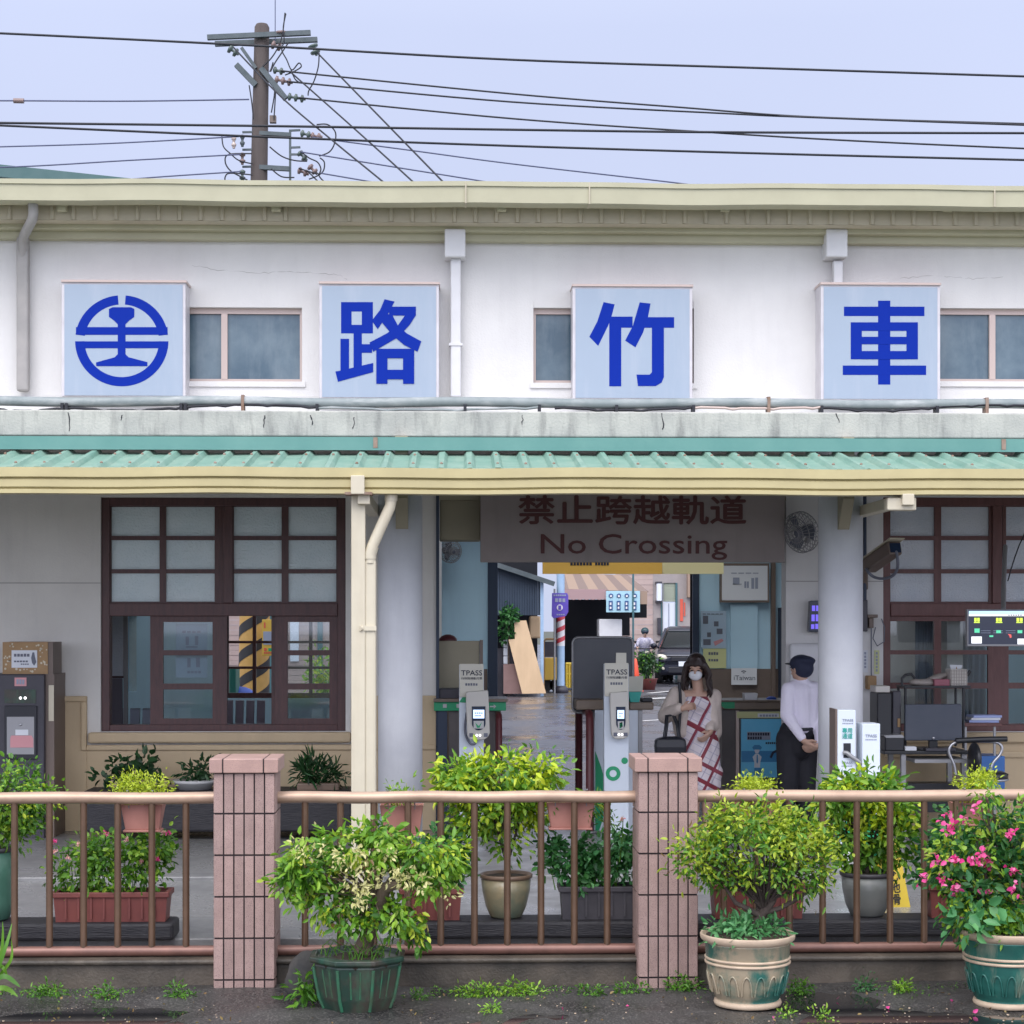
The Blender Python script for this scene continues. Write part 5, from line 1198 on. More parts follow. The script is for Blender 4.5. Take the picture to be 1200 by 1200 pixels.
m=MB().pprism([(697.5,880)]+[(697.5+ (13)*sin(pi*k/16),880+ (985-880)*k/16.) for k in range(1,16)]+[(697.5,985)],Yc2-.004,Yc2-.0006); m.build('green_curve','tpass_green',t)
bo=[]; 
for (qx,qy,a0) in ((735,754,0),(678,754,90),(678,828,180),(735,828,270)):
    for k in range(7): a=radians(a0+15*k); bo.append((qx+7*cos(a),qy-7*sin(a)))
MB().pprism(bo,Yc2+.30,Yc2+.315).build('screen_board','board_dark',t)
MB().tube([P(a,b,Yc2+.295) for a,b in bo+bo[:2]],.012,8).build('board_frame','dull_steel',t)
t=thing('tissue_box','small green box with a grey card standing on the right gate shelf','box',(PX(745,Yc2),Yc2+.1,PZ(823,Yc2)))
MB().pprism([(737,811),(752,811),(749,823),(739,823)],Yc2+.02,Yc2+.14).build('carton','tpass_teal',t)
MB().pprism([(735,793),(754,792),(753,811),(737,811)],Yc2+.15,Yc2+.155).build('card','card_cream',t)
tag(MB().pb(752,818,765,822.8,Yc2+.05,Yc2+.25).build('hand_stapler','bag_black',None,bevel=.01,loc=(PX(758,Yc2),Yc2+.1,PZ(823,Yc2))),'dark flat device lying on the right gate shelf','device')
# right-hand information counter with the blue poster
Yi=18.0
t=thing('information_counter','wooden counter with a green corner and a large blue poster behind the station staff member','counter',(PX(885,Yi),Yi,.03))
MB().pb(838,820.5,935,822.5,Yi-.04,Yi+.5).pb(846,822.8,935,831.5,Yi-.02,Yi+.5).build('counter_top','counter_wood',t,bevel=.006)
MB().pprism([(839,822.8),(861,822.8),(861,830),(850,830.5)],Yi-.03,Yi-.021).build('green_corner','tpass_green',t)
MB().pb(846,832,935,985,Yi+.02,Yi+.45).build('body','counter_panel',t)
MB().pb(862.5,833,866,985,Yi-.01,Yi+.03).build('corner_strip','alu_pink',t)
po=MB().pb(868.5,842.5,935,911,Yi-.012,Yi+.018).build('poster','poster_blue',t)
MB().pb(863.5,834,935,841.5,Yi-.014,Yi+.016).build('poster_header','paper_yellow',t)
MB().pb(888,836,913,840.5,Yi-.017,Yi-.0142).build('header_label','paper',t)
marks([(890,837.2,911,839.8,6)],Yi-.018,'ink_soft',t)
MB().pb(875.5,857.5,903,861,Yi-.0145,Yi-.0125).build('poster_band','paper_blue',po)
MB().pb(875.5,858,903,867,Yi-.0148,Yi-.0146).build('poster_text_block','ink_soft',po)
marks([(876,858.5,902,862,9),(876,863,893,866.5,6)],Yi-.016,'ink',po)
MB().pb(869,880,912,893,Yi-.0145,Yi-.0125).build('poster_scene','poster_deep',po)
m=MB().pprism([(884,893),(882,887),(885,883.5),(889,883.5),(892.5,887),(891,893),(890.5,899.5),(884,899.5)],Yi-.017,Yi-.0147).pprism([(884.3,880),(885.5,883),(888.5,883),(890,880),(890,878.5),(884.3,878.5)],Yi-.0172,Yi-.0149); m.build('poster_figure','paper',po)
m=MB().pprism([(881.5,876),(884,873),(890,873),(893,876),(891.5,878.3),(883,878.3)],Yi-.018,Yi-.0175).pb(884,900,892.5,909,Yi-.018,Yi-.0175).pprism([(886.8,884.5),(888,884.5),(888.4,893),(887.4,895),(886.4,893)],Yi-.0185,Yi-.0181); m.build('poster_figure_dark','poster_deep',po)
marks([(897,869.5,911,872,6)],Yi-.016,'ink',po)
m=MB().tube([P(903,888,Yi-.02),P(906,882,Yi-.02),P(911,879.5,Yi-.02)],.012,6); m.build('poster_stroke','ink',po)
tag(MB().pprism([(872,812.5),(888.5,812.5),(887,821),(873.5,821)],Yi+.05,Yi+.2).build('white_tub','mask_white',None,bevel=.008,loc=(PX(880,Yi),Yi+.1,PZ(821,Yi))),'small white tub on the information counter','tub')
tag(MB().ell(P(904,820,Yi+.15),(.055,.05,.035),14,8).build('blue_bowl','tarp_blue',None,loc=tuple(P(904,821,Yi+.15))),'small blue rounded object on the counter beside the staff member','bowl')
# things on the back wall of the hall
Yq=YB-.06
t=thing('notice_board','pale framed route map hung on the blue back wall','notice board',(PX(873,Yq),Yq,PZ(705,Yq)))
MB().pb(844,660,901.5,706,Yq-.04,Yq+.05).build('frame','machine_side',t); MB().pb(846,663,899.5,703.5,Yq-.045,Yq-.041).build('sheet','paper',t)
marks([(856,671,890,672.2,4),(858,676,868,685,1),(880,676,889,690,2),(872,681,878,689,2),(858,684,870,685,2)],Yq-.048,'ink_soft',t)
t=thing('poster','pale blue poster with small dark pictures over a yellow strip on the back wall','poster',(PX(836,Yq),Yq,PZ(783,Yq)))
MB().pb(821.5,716,851,759.5,Yq+.02,Yq+.03).build('sheet','paper_blue',t); MB().pb(824,760,851,783,Yq+.02,Yq+.03).build('yellow_sheet','paper_yellow',t)
marks([(823,719,848,720,5),(823,721,831,731,1),(836,728,843,734,1),(839,736,848,743,1),(828,741,834,746.5,1),(823,749,834.5,756,1)],Yq+.017,'ink_grey',t)
MB().pprism([(836,752),(846,748.5),(848,751),(838,757)],Yq+.017,Yq+.019).build('pink_picture','pink_label',t)
marks([(830,764,842,767.5,4),(830,772,842,775,4)],Yq+.017,'ink_grey',t)
tag(MB().pb(856,708,888,783,Yq+.01,Yq+.05).build('wall_panel','blue_wall',None,loc=(PX(872,Yq),Yq,PZ(783,Yq))),'blank pale blue panel on the back wall below the route map','panel')
t=thing('wifi_notice','white paper notice with a wireless symbol on the brown dado','notice',(PX(872,Yq),Yq,PZ(802,Yq)))
MB().pb(857,783,887,802.5,Yq-.03,Yq-.022).build('sheet','paper',t)
text('iTaiwan',860,791.5,885,797,Yq-.0325,'ink_grey',t)
m=MB()
for r in (2.2,4.4): 
    for k in range(8):
        a,b=radians(45+90*k/8),radians(45+90*(k+1)/8); r2=r-1.2
        m.pprism([(871.5+r*cos(a),790-r*sin(a)),(871.5+r*cos(b),790-r*sin(b)),(871.5+r2*cos(b),790-r2*sin(b)),(871.5+r2*cos(a),790-r2*sin(a))],Yq-.0325,Yq-.0302)
m.build('wireless_symbol','ink_grey',t)
# fans
def fan(px,py,r,Y,label,yaw,tilt,m_='dull_steel'):
    c=P(px,py,Y); t=thing('wall_fan',label,'fan',tuple(c)); M=Matrix.Rotation(yaw,3,'Z')@Matrix.Rotation(tilt,3,'X')
    g_=MB(); 
    def q(rr,a,d): return c+M@Vector((rr*cos(a),d,rr*sin(a)))
    for rr,d in ((r,0),(r,-.05),(r*.75,-.085),(r*.45,-.105),(r*.2,-.11)): g_.tube([q(rr,2*pi*k/24,d) for k in range(25)],.0045,5,caps=False)
    for k in range(28):
        a=2*pi*k/28; g_.tube([q(r*.2,a,-.11),q(r*.7,a,-.09),q(r,a,-.05),q(r,a,0),q(r*.6,a,.05),q(r*.25,a,.07)],.003,4)
    g_.build('guard',m_,t)
    b=MB()
    for k in range(3):
        pts=[]
        for (rr,da,d) in ((.2,-.25,-.04),(.5,-.5,-.05),(.88,-.45,-.055),(.92,.2,-.02),(.55,.5,-.01),(.2,.35,-.02)): pts.append(q(r*rr,2*pi*k/3+da,d))
        b.raw(pts,[(0,1,2,3,4,5)])
    b.build('blade','ink_grey',t).modifiers.new('t','SOLIDIFY').thickness=.004
    MB().ell(q(0,0,-.06),(.045,.045,.045),12,8).tube([q(0,0,-.03),q(0,0,.12)],.05,14).build('motor','ink_grey',t)
    MB().tube([q(0,0,.10),q(0,0,.10)+Vector((.0,.10,-.10)),q(0,0,.10)+Vector((.0,.16,-.10))],.022,10).build('wall_bracket','dull_steel',t)
fan(941,623,.185,YW-.28,'round grey wall fan high on the white wall left of the right column',radians(-50),radians(14))
fan(527,646,.15,YB-.3,'small wall fan high on the blue back wall at the left of the hall',radians(30),radians(8))
# LED display and grey meter box behind the staff member
t=thing('led_display','small tilted violet LED display on the white wall left of the right column','display',(PX(957,YW),YW-.08,PZ(735,YW)))
MB().pprism([(949.5,704),(975,703),(974,741),(947.5,740.5)],YW-.12,YW-.03).build('case','screen_dark',t,bevel=.005)
marks([(951,709,961,716,2),(950.5,720,960.5,728,2),(950,731,960,737,2)],YW-.124,'led_violet',t)
tag(MB().pb(926,754,966,830,YW-.1,YW-.005).build('meter_box','white_paint',None,bevel=.03,loc=(PX(946,YW),YW-.05,PZ(830,YW))),'white wall cabinet with rounded corners behind the staff member','cabinet')
# kiosks by the right column
Yk2=14.75
def kiosk(a,c,b,label,Y,side):
    t=thing('kiosk_panel',label,'kiosk',(PX((a+c)/2,Y),Y,.03)); 
    MB().pb(a,b,c,1018,Y,Y+.22).build('body','kiosk_white',t,bevel=.006); return t
t=kiosk(981.5,1003,832,'tall white kiosk with green lettering and card slot before the right column',Yk2,1)
MB().pb(979,831,981.3,1018,Yk2+.01,Yk2+.25).build('side_edge','machine_side',t)
text('TPASS',987,842.5,1000,845.5,Yk2-.002,'ink_soft',t,bold=.008); marks([(987,847,1000,848.6,7)],Yk2-.002,'ink_soft',t)
text('專用\n通道',987,853,999,865.5,Yk2-.002,'tpass_teal',t,bold=.014)
MB().pb(988.5,871,997,888,Yk2-.004,Yk2+.01).build('card_slot','bag_black',t)
text('TPASS',986,892.5,999,895.5,Yk2-.002,'ink_soft',t,bold=.008); marks([(986,897,999,898.6,7)],Yk2-.002,'ink_soft',t)
MB().tube([P(989,882,Yk2-.01),P(992,882,Yk2-.03),P(1001,889,Yk2-.03),P(1012,896,Yk2-.02)],.017,10).build('gate_arm','dull_steel',t)
disc(m:=MB(),992,975,12,Yk2-.003); m.build('green_disc','tpass_green',t)
MB().pb(982,998,1002.5,1017,Yk2-.006,Yk2-.001).build('foot_plate','white_paint',t)
t=kiosk(1010.5,1031.5,848,'narrower white panel kiosk standing just right of the tall kiosk',Yk2-.05,1)
text('TPASS',1014,860.5,1027.5,864,Yk2-.052,'ink_soft',t,bold=.008); marks([(1014,866,1027.5,867.6,7)],Yk2-.052,'ink_soft',t)
MB().pprism([(1011,960),(1017,955),(1024,965),(1031,980),(1031,1017),(1011,1017)],Yk2-.055,Yk2-.051).build('green_base','tpass_green',t)
# caution board
Yv=12.6
t=thing('caution_board','yellow folding wet-floor caution board with red marks and black characters','caution sign',(PX(1048,Yv),Yv,.03))
lean=Vector((0,.16,.55))
def panel(m,pts,y0,dy,th):   # leaning panel
    z0=PZ(1066,Yv); P3=[]
    for (a,b) in pts:
        x,z=PX(a,Yv),PZ(b,Yv); P3.append(Vector((x,y0+(z-z0)*dy,z)))
    n=len(P3); m.raw(P3+[p+Vector((0,th,0)) for p in P3],[tuple(range(n))[::-1],tuple(range(n,2*n))]+[(i,(i+1)%n,(i+1)%n+n,i+n) for i in range(n)])
m=MB(); panel(m,[(1027,1066),(1067,1066),(1056,990),(1038,990)],Yv,.2,.012); m.build('front_panel','caution_yellow',t)
m=MB(); panel(m,[(1027,1066),(1067,1066),(1056,990),(1038,990)],Yv+.26,-.2,.012); m.build('rear_panel','caution_yellow',t)
m=MB(); panel(m,[(1041,998),(1053,998),(1053,1003),(1041,1003)],Yv-.004,.2,.003); m.build('red_mark','caution_red',t)
o=text('小\n心\n地\n滑',1044,1008,1056,1060,Yv,'ink',t,bold=.014)
for v in o.data.vertices: v.co.y = (v.co.z+wloc(t).z-PZ(1066,Yv))*.2-.004
MB().pb(1043,987,1051,991,Yv+.10,Yv+.16).build('hinge','caution_yellow',t)
# ticket machine at the left with the cardboard box on top
Ym=16.55
t=thing('ticket_machine','tall dark ticket machine with a recessed panel and pink label at the left wall','ticket machine',(PX(25,Ym),Ym,.03))
MB().pb(-14,790,52,985,Ym,Ym+.5).build('cabinet','machine_dark',t,bevel=.012)
MB().pb(52.3,790,63.5,985,Ym+.05,Ym+.52).build('side_panel','machine_side',t)
MB().pb(57,803,63,845,Ym+.04,Ym+.049).build('side_plate','cream_paint',t)
MB().pb(17,794,31,804,Ym-.004,Ym-.0005).build('label','pink_label',t); marks([(19,796,29,802,3)],Ym-.006,'ink_soft',t)
MB().pb(5,808,42,824,Ym-.006,Ym-.0005).build('control_strip','glaze_green',t); 
m=MB()
for px in (24,29.5): m.ell(P(px,818,Ym-.008),(.012,.006,.012),10,8)
m.build('button','led_dot',t)
MB().pb(5,827,43,890,Ym-.02,Ym-.0005).build('recess_frame','bag_black',t,bevel=.006)
MB().pb(8,840,40,884,Ym-.024,Ym-.0205).build('panel','dull_steel',t)
MB().pprism([(13,862),(37,862),(39,866),(39,876),(12,876),(12,866)],Ym-.028,Ym-.0245).build('pink_tag','pink_label',t); MB().pb(18,855,33,861.5,Ym-.027,Ym-.0245).build('white_tag','paper',t)
MB().ell(P(24,849,Ym-.026),(.014,.008,.014),10,8).build('lock','steel',t)
t=thing('cardboard_box','brown dotted cardboard box with a printed label on top of the ticket machine','box',(PX(32,Ym),Ym,PZ(790,Ym)))
MB().pb(3,752.5,56,789.8,Ym+.04,Ym+.42).build('carton','kraft',t)
MB().pb(56.2,752.5,62,789.8,Ym+.05,Ym+.42).build('side_flap','machine_side',t)
MB().pb(13.5,762,43.5,782.5,Ym+.034,Ym+.0395).build('label','paper',t)
text('取票處',16,766,35,769.5,Ym+.031,'ink',t,bold=.01) if False else marks([(16,766,35,769.5,5),(16,774,33,776,5),(24,777.5,34,779,4)],Ym+.031,'ink_grey',t)
MB().pprism([(38,764.5),(40,764.5),(41,770),(42.5,776),(40,780),(37.5,777),(36.5,771)],Ym+.031,Ym+.0339).build('printed_figure','ink_grey',t)
m=MB()
for k in range(60):
    a,b=random.uniform(5,55),random.uniform(754,788)
    if 12<a<45 and 760.5<b<784: continue
    disc(m,a,b,random.uniform(.7,1.5),Ym+.036,.0036,n=8)
m.build('printed_dots','cream_paint',t)
# ------------------------------------------------------------------ office corner at the right
Yo=16.2
t=thing('office_desk','black desk with a keyboard shelf and steel legs under the right window','desk',(PX(1085,Yo),Yo,.03))
zk=PZ(881,Yo)
MB().box(PX(1036,Yo),PX(1136,Yo),Yo,Yo+.6,zk-.03,zk).build('desk_top','black_plastic',t,bevel=.006)
MB().pb(1072,890,1134,894,Yo-.12,Yo+.3).build('keyboard_shelf','dull_steel',t)
for px in (1060,1131): MB().box(PX(px,Yo)-.02,PX(px,Yo)+.02,Yo+.03,Yo+.08,.03,zk-.032).build('leg','dull_steel',t); 
for px in (1060,1131): MB().box(PX(px,Yo)-.02,PX(px,Yo)+.02,Yo+.5,Yo+.55,.03,zk-.032).build('leg','dull_steel',t)
MB().pb(1064,918,1130,952,Yo+.35,Yo+.55).build('back_panel','black_plastic',t)
t=thing('monitor','large dark computer monitor seen from behind on the black desk','monitor',(PX(1093,Yo+.1),Yo+.1,zk))
MB().pprism([(1061,825.5),(1127,825),(1128,868),(1060.5,868)],Yo+.12,Yo+.17).build('back_shell','monitor_back',t,bevel=.01)
MB().pb(1089,868,1099,878,Yo+.14,Yo+.19).box(PX(1080,Yo),PX(1108,Yo),Yo+.06,Yo+.26,zk+.001,zk+.014).build('stand','black_plastic',t,bevel=.004)
MB().ell(P(1094,865,Yo+.115),(.012,.006,.012),8,6).build('port_cap','steel',t)
t=thing('shelf_rack','black wire rack over the monitor carrying a basket, a cloth and a red box','shelf',(PX(1095,Yo+.35),Yo+.35,zk))
zr2=PZ(804,Yo+.35)
MB().box(PX(1058,Yo+.35),PX(1136,Yo+.35),Yo+.3,Yo+.6,zr2-.02,zr2).build('shelf','black_plastic',t,bevel=.004)
m=MB()
for px in (1060,1128): 
    for yy in (.32,.58): m.tube([(PX(px,Yo+.35),Yo+yy,zk),(PX(px,Yo+.35),Yo+yy,zr2)],.012,8)
m.build('upright','black_plastic',t)
MB().tube([P(1057,804,Yo+.32),P(1057,795,Yo+.32),P(1061,791,Yo+.32),P(1068,790,Yo+.32),P(1072,795,Yo+.32)],.012,8).build('hoop','black_plastic',t)
t=thing('pen_basket','white lattice basket holding papers and a brush on the rack','basket',(PX(1125,Yo+.42),Yo+.42,zr2))
MB().pb(1114,784,1134,804,Yo+.36,Yo+.56).build('basket','basket_white',t,bevel=.012)
m=MB()
for k in range(7): m.pb(1115+k*2.9,785,1115.7+k*2.9,803,Yo+.355,Yo+.3605)
for k in range(5): m.pb(1114.2,786+k*3.7,1133.8,786.6+k*3.7,Yo+.352,Yo+.3545)
m.build('lattice','cloth_grey',t)
MB().pprism([(1113,779),(1128,779.5),(1125,789),(1116,790)],Yo+.4,Yo+.405).build('paper','paper',t); MB().tube([P(1133,792,Yo+.45),P(1137,786,Yo+.45)],.016,8).build('brush','black_plastic',t); MB().pprism([(1119,789),(1121,781),(1123,789)],Yo+.38,Yo+.385).build('tag','kraft',t)
tag(MB().pb(1095,796,1113,803.8,Yo+.34,Yo+.52).build('red_box','basket_red',None,bevel=.006,loc=(PX(1104,Yo+.42),Yo+.42,zr2)),'dull red low box on the wire rack','box')
m=MB().ell(P(1083,800,Yo+.44),(.10,.08,.035),16,10).ell(P(1098,794,Yo+.5),(.12,.06,.03),16,10,Matrix.Rotation(radians(-18),3,'Y')).ell(P(1073,799.5,Yo+.42),(.06,.06,.03),12,8)
tag(m.build('folded_cloth','cloth_grey',None,loc=(PX(1088,Yo+.45),Yo+.45,zr2)),'crumpled grey-beige cloth bundle on the wire rack','cloth')
t=thing('tower_cabinet','black tall speaker-like cabinet left of the monitor','cabinet',(PX(1038,Yo+.2),Yo+.2,zk)); 
MB().pb(1028,812,1045,862,Yo+.15,Yo+.45).build('case','black_plastic',t,bevel=.01); MB().pb(1026,804,1043,811.5,Yo+.18,Yo+.4).build('top_box','basket_white',t,bevel=.006); MB().pb(1046,810,1056,866,Yo+.2,Yo+.4).build('side_case','machine_dark',t,bevel=.01)
MB().pb(1052,842,1055,852,Yo+.19,Yo+.199).build('tag','kraft',t)
t=thing('printer','dark desk printer with paper on top, left of the monitor','printer',(PX(1048,Yo),Yo+.1,zk)); MB().pb(1037,863,1060,880.5,Yo+.02,Yo+.3).build('case','black_plastic',t,bevel=.012); MB().pprism([(1036,862),(1057,861),(1060,864.5),(1039,865)],Yo+.02,Yo+.25).build('tray','dull_steel',t)
tag(MB().pb(1061,875,1074,879.5,Yo-.0,Yo+.1).build('note_block','paper',None,loc=(PX(1067,Yo),Yo+.05,zk)),'small white note block on the desk edge','notepad')
tag(MB().pb(1085,877,1120,880.5,Yo-.02,Yo+.1).build('keyboard','machine_dark',None,bevel=.004,loc=(PX(1100,Yo),Yo+.05,zk)),'dark keyboard lying on the desk below the monitor','keyboard')
t=thing('side_table','small wall shelf with thin steel legs right of the monitor','table',(PX(1152,Yo+.4),Yo+.4,.03))
zsd=PZ(848,Yo+.4); MB().box(PX(1128,Yo+.4),PX(1172,Yo+.4),Yo+.35,Yo+.7,zsd-.03,zsd).build('table_top','red_wood',t,bevel=.005)
for px in (1131,1165): MB().box(PX(px,Yo+.4)-.01,PX(px,Yo+.4)+.01,Yo+.38,Yo+.4,.03,zsd-.031).build('leg','dull_steel',t)
t=thing('book_stack','short stack of blue-covered booklets on the wall shelf','books',(PX(1152,Yo+.45),Yo+.45,zsd))
for i in range(3): MB().obox((PX(1151+i,Yo+.5),Yo+.5,zsd+.012+.022*i),(.26,.2,.02),Matrix.Rotation(radians(-6+5*i),3,'Z')).build('booklet','book_blue' if i!=1 else 'paper',t)
m=MB(); 
t=thing('office_chair','black swivel office chair with curved steel arms right of the desk','chair',(PX(1150,15.9),15.9,.03))
Ych=15.9
m.tube(spline([tuple(P(a,b,Ych)) for a,b in ((1120,908),(1118,896),(1112,882),(1115,873),(1124,869.5),(1150,868.5),(1168,870),(1174,876),(1172,884),(1163,895),(1160,908))]),.013,8).build('arm_frame','steel',t)
MB().tube([P(1120,868,Ych-.02),P(1150,866.5,Ych-.02),P(1180,866,Ych-.02)],.024,10).build('arm_rest','black_plastic',t)
MB().ell(P(1142,889,Ych+.05),(.045,.16,.14),18,14).build('backrest','black_plastic',t)
MB().lathe(PX(1158,Ych),Ych,[(.10,PZ(914,Ych)-.02),(.165,PZ(914,Ych)),(.17,PZ(908,Ych)),(.12,PZ(905,Ych)),(.02,PZ(904,Ych))],26).build('seat','black_plastic',t)
MB().lathe(PX(1158,Ych),Ych,[(.15,PZ(916.5,Ych)),(.175,PZ(915.5,Ych)),(.175,PZ(913.5,Ych)),(.15,PZ(913,Ych))],26).build('seat_ring','steel',t)
m=MB().tube([(PX(1158,Ych),Ych,.12),(PX(1158,Ych),Ych,PZ(917,Ych))],.025,10)
for k in range(5): a=2*pi*k/5; m.tube([(PX(1158,Ych),Ych,.14),(PX(1158,Ych)+.26*cos(a),Ych+.26*sin(a),.085)],[.025,.015],8)
m.build('swivel_base','steel',t)
m=MB()
for k in range(5): a=2*pi*k/5; m.ell((PX(1158,Ych)+.26*cos(a),Ych+.26*sin(a),.057),(.02,.028,.028),10,8)
m.build('castor','black_plastic',t)
tag(MB().pb(1146,886,1178,937,Yo+.35,Yo+.7).build('blue_bin','blue_bin',None,bevel=.012,loc=(PX(1160,Yo+.4),Yo+.5,.03)),'blue plastic crate behind the office chair','crate')
t=thing('monitor_screen','wide wall-mounted train status screen at the right edge','display',(PX(1175,15.9),15.9,PZ(757,15.9)))
Yt2=15.9
MB().pb(1133.5,714,1218,757.5,Yt2,Yt2+.06).build('housing','dull_steel',t,bevel=.006); MB().pb(1135,715,1216.5,755,Yt2-.004,Yt2-.0005).build('screen','tv_dark',t)
MB().pb(1135.5,716,1216,719.5,Yt2-.007,Yt2-.0045).build('title_bar','tv_bar',t); MB().pb(1135.5,719.7,1216,722,Yt2-.007,Yt2-.0045).build('tool_bar','tv_white',t)
marks([(1181,720.2,1198,721.4,6)],Yt2-.008,'ink',t)
marks([(1141.5,724,1148.5,728.5,2),(1167,724,1174.5,728.5,2),(1191,724,1199,728.5,2)],Yt2-.007,'tv_yellow',t); marks([(1140.5,729,1149.5,730,1),(1166,729,1176,730,1),(1190,729,1200,730,1)],Yt2-.007,'tv_yellow',t)
m=MB().pb(1142,736.5,1148,741.5,Yt2-.007,Yt2-.005).pb(1167.5,738.5,1173,742,Yt2-.007,Yt2-.005).pb(1192.5,738.5,1198,742,Yt2-.007,Yt2-.005).pb(1159.5,744.5,1164,746.5,Yt2-.007,Yt2-.005); m.build('station_mark','tv_green',t)
marks([(1148,738.7,1192,739.6,3),(1148,741.2,1192,742,3)],Yt2-.0065,'ink_soft',t)
m=MB().pprism([(1181,743),(1185,743.5),(1185.5,747),(1183.5,747.5),(1183,745)],Yt2-.007,Yt2-.005); m.build('train_mark','tv_red',t)
MB().pb(1138.5,746,1150.5,754,Yt2-.007,Yt2-.0045).pb(1192.5,748.5,1206,755,Yt2-.007,Yt2-.0045).build('info_box','tv_white',t)
MB().tube([P(1176,714,Yt2+.06),P(1176,690,Yt2+.4),P(1178,640,Yt2+.9)],.02,8).build('mount_arm','dull_steel',t)
o=MB().tube(spline([tuple(P(a,b,YW-.07)) for a,b in ((1181,681),(1187,660),(1194,640),(1201,624),(1206,600))]),.006,6).build('cable','wire_black',None,loc=tuple(P(1194,640,YW-.08))); tag(o,'thin black cable hanging across the right window panes','cable')
# camera, conduits and small boxes on the white wall
Yx=16.2
t=thing('security_camera','bulky grey-brown security camera with a looped cable on the white wall right of the column','camera',(PX(1036,Yx),Yx,PZ(655,Yx)))
A=P(1018,664,Yx+.15); B=P(1049,642,Yx-.35); d=(B-A).normalized(); rt=d.cross(Vector((0,0,1))).normalized(); upv=rt.cross(d)
M=Matrix((rt,d,upv)).transposed(); L_=(B-A).length
MB().obox((A+B)/2,(.125,L_,.115),M).build('housing','machine_side',t,bevel=.015)
MB().obox((A+B)/2+upv*.066+d*.03,(.145,L_+.06,.012),M).build('sun_shield','soffit_beige',t,bevel=.004)
MB().obox(B+d*.003,(.10,.01,.085),M).build('front_glass','screen_dark',t,bevel=.004)
MB().tube([P(1014,690,YW-.02),P(1014,668,YW-.1),A+upv*-.04+d*.1],.025,8).build('bracket','machine_side',t)
MB().tube(spline([tuple(q) for q in (P(1014,656,YW-.08),P(1016,668,Yx),P(1024,676,Yx-.05),P(1036,678,Yx-.1),P(1047,674,Yx-.2),P(1052,664,Yx-.3),P(1051,650,Yx-.36),B-upv*.03)]),.013,8).build('cable_loop','ink_grey',t)
tag(MB().tube([P(1013.5,560,YW-.05),P(1013.5,718,YW-.05)],.016,10).build('conduit','navy_frame',None,loc=tuple(P(1013.5,720,YW-.05))),'dark vertical conduit on the white wall beside the right column','conduit')
t=thing('junction_box','small dark junction boxes with loose wires on the white wall','junction box',tuple(P(1016,715,YW-.05)))
MB().pb(1010.5,703,1017,740,YW-.09,YW-.002).build('box','machine_dark',t,bevel=.008); MB().pb(1017,720,1029,724,YW-.1,YW-.002).pb(1018.5,724.2,1024,736,YW-.08,YW-.002).build('socket','machine_side',t,bevel=.006)
MB().tube([P(1021,736,YW-.06),P(1021,790,YW-.02),P(1022,800,YW-.02)],.006,6).tube([P(1026,735,YW-.04),P(1023,748,YW-.05),P(1028,757,YW-.04),P(1036,752,YW-.03),P(1036.5,735,YW-.03),P(1033,725,YW-.03)],.005,6).build('wire','ink_grey',t)
t=tag(MB().pb(1017,792,1027.5,808,YW-.12,YW-.002).build('wall_box','kraft',None,bevel=.008,loc=tuple(P(1022,808,YW-.05))),'small tan switch box on the white wall above the desk','box')
t=thing('paper_strip','narrow yellow-green lettered strip stuck on the white wall','notice',tuple(P(1028,786,YW-.01))); MB().pb(1024.5,762,1030.5,790,YW-.006,YW-.001).build('sheet','paper_yellow',t); marks([(1026,764+4*k,1029,767+4*k,1) for k in range(6)],YW-.008,'ink_soft',t)
t=thing('paper_strip','narrow white lettered strip stuck on the wall beside the column','notice',tuple(P(1014,786,YW-.01))); MB().pb(1011,762,1017,788,YW-.006,YW-.001).build('sheet','paper',t); marks([(1012.5,764+4*k,1015.5,767+4*k,1) for k in range(5)],YW-.008,'ink_soft',t)
# waiting room seen through the left window
def bench(a,c,b,d,Y,label,m_,n):
    t=thing('waiting_bench',label,'bench',(PX((a+c)/2,Y),Y,.03)); x0,x1=PX(a,Y),PX(c,Y); zt=PZ(b,Y); w=(x1-x0)/n
    for i in range(n):
        xa=x0+i*w+.015; xb=x0+(i+1)*w-.015; mb=MB(); pts=[(Y,zt-.02),(Y+.02,zt),(Y+.05,zt-.01),(Y-.03,zt-.30),(Y-.06,zt-.42),(Y-.42,zt-.40),(Y-.46,zt-.44),(Y-.44,zt-.46),(Y-.06,zt-.47),(Y+.0,zt-.42)]
        mb.xprism(pts,xa,xb).build('seat',m_,t,bevel=.01)
    MB().box(x0+.05,x1-.05,Y-.2,Y-.14,zt-.53,zt-.475).build('beam','dull_steel',t)
    for x in (x0+.15,x1-.15): MB().box(x-.025,x+.025,Y-.2,Y-.14,.03,zt-.53).box(x-.03,x+.03,Y-.4,Y+.1,.03,.06).build('leg','dull_steel',t)
bench(262,312,820,850,20.5,'row of mauve plastic waiting seats seen through the open right part of the left window','seat_mauve',4)
bench(136,180,829,850,18.6,'pale blue-grey waiting seats seen through the open left part of the left window','seat_pale',3)
Yz=18.4
t=thing('partition_door','glazed partition with patterned upper glass and a grey lower panel inside the waiting room','door',(PX(133,Yz),Yz,.03))
MB().pb(123,715,144,792,Yz,Yz+.03).build('patterned_glass','frosted_fine',t); MB().pb(123,795,143,880,Yz,Yz+.04).build('lower_panel','grey_panel',t); MB().pb(121.5,792.3,145,794.7,Yz-.01,Yz+.05).build('rail','dark_wood',t); MB().pb(144.5,712,149,880,Yz-.01,Yz+.05).build('stile','dull_steel',t)
t=thing('notice_sheet','pale handwritten notice stuck inside the closed sash of the left window','notice',tuple(P(228,770,YW+.2))); MB().pb(206,731,243,794,YW+.15,YW+.153).build('sheet','paper_blue',t)
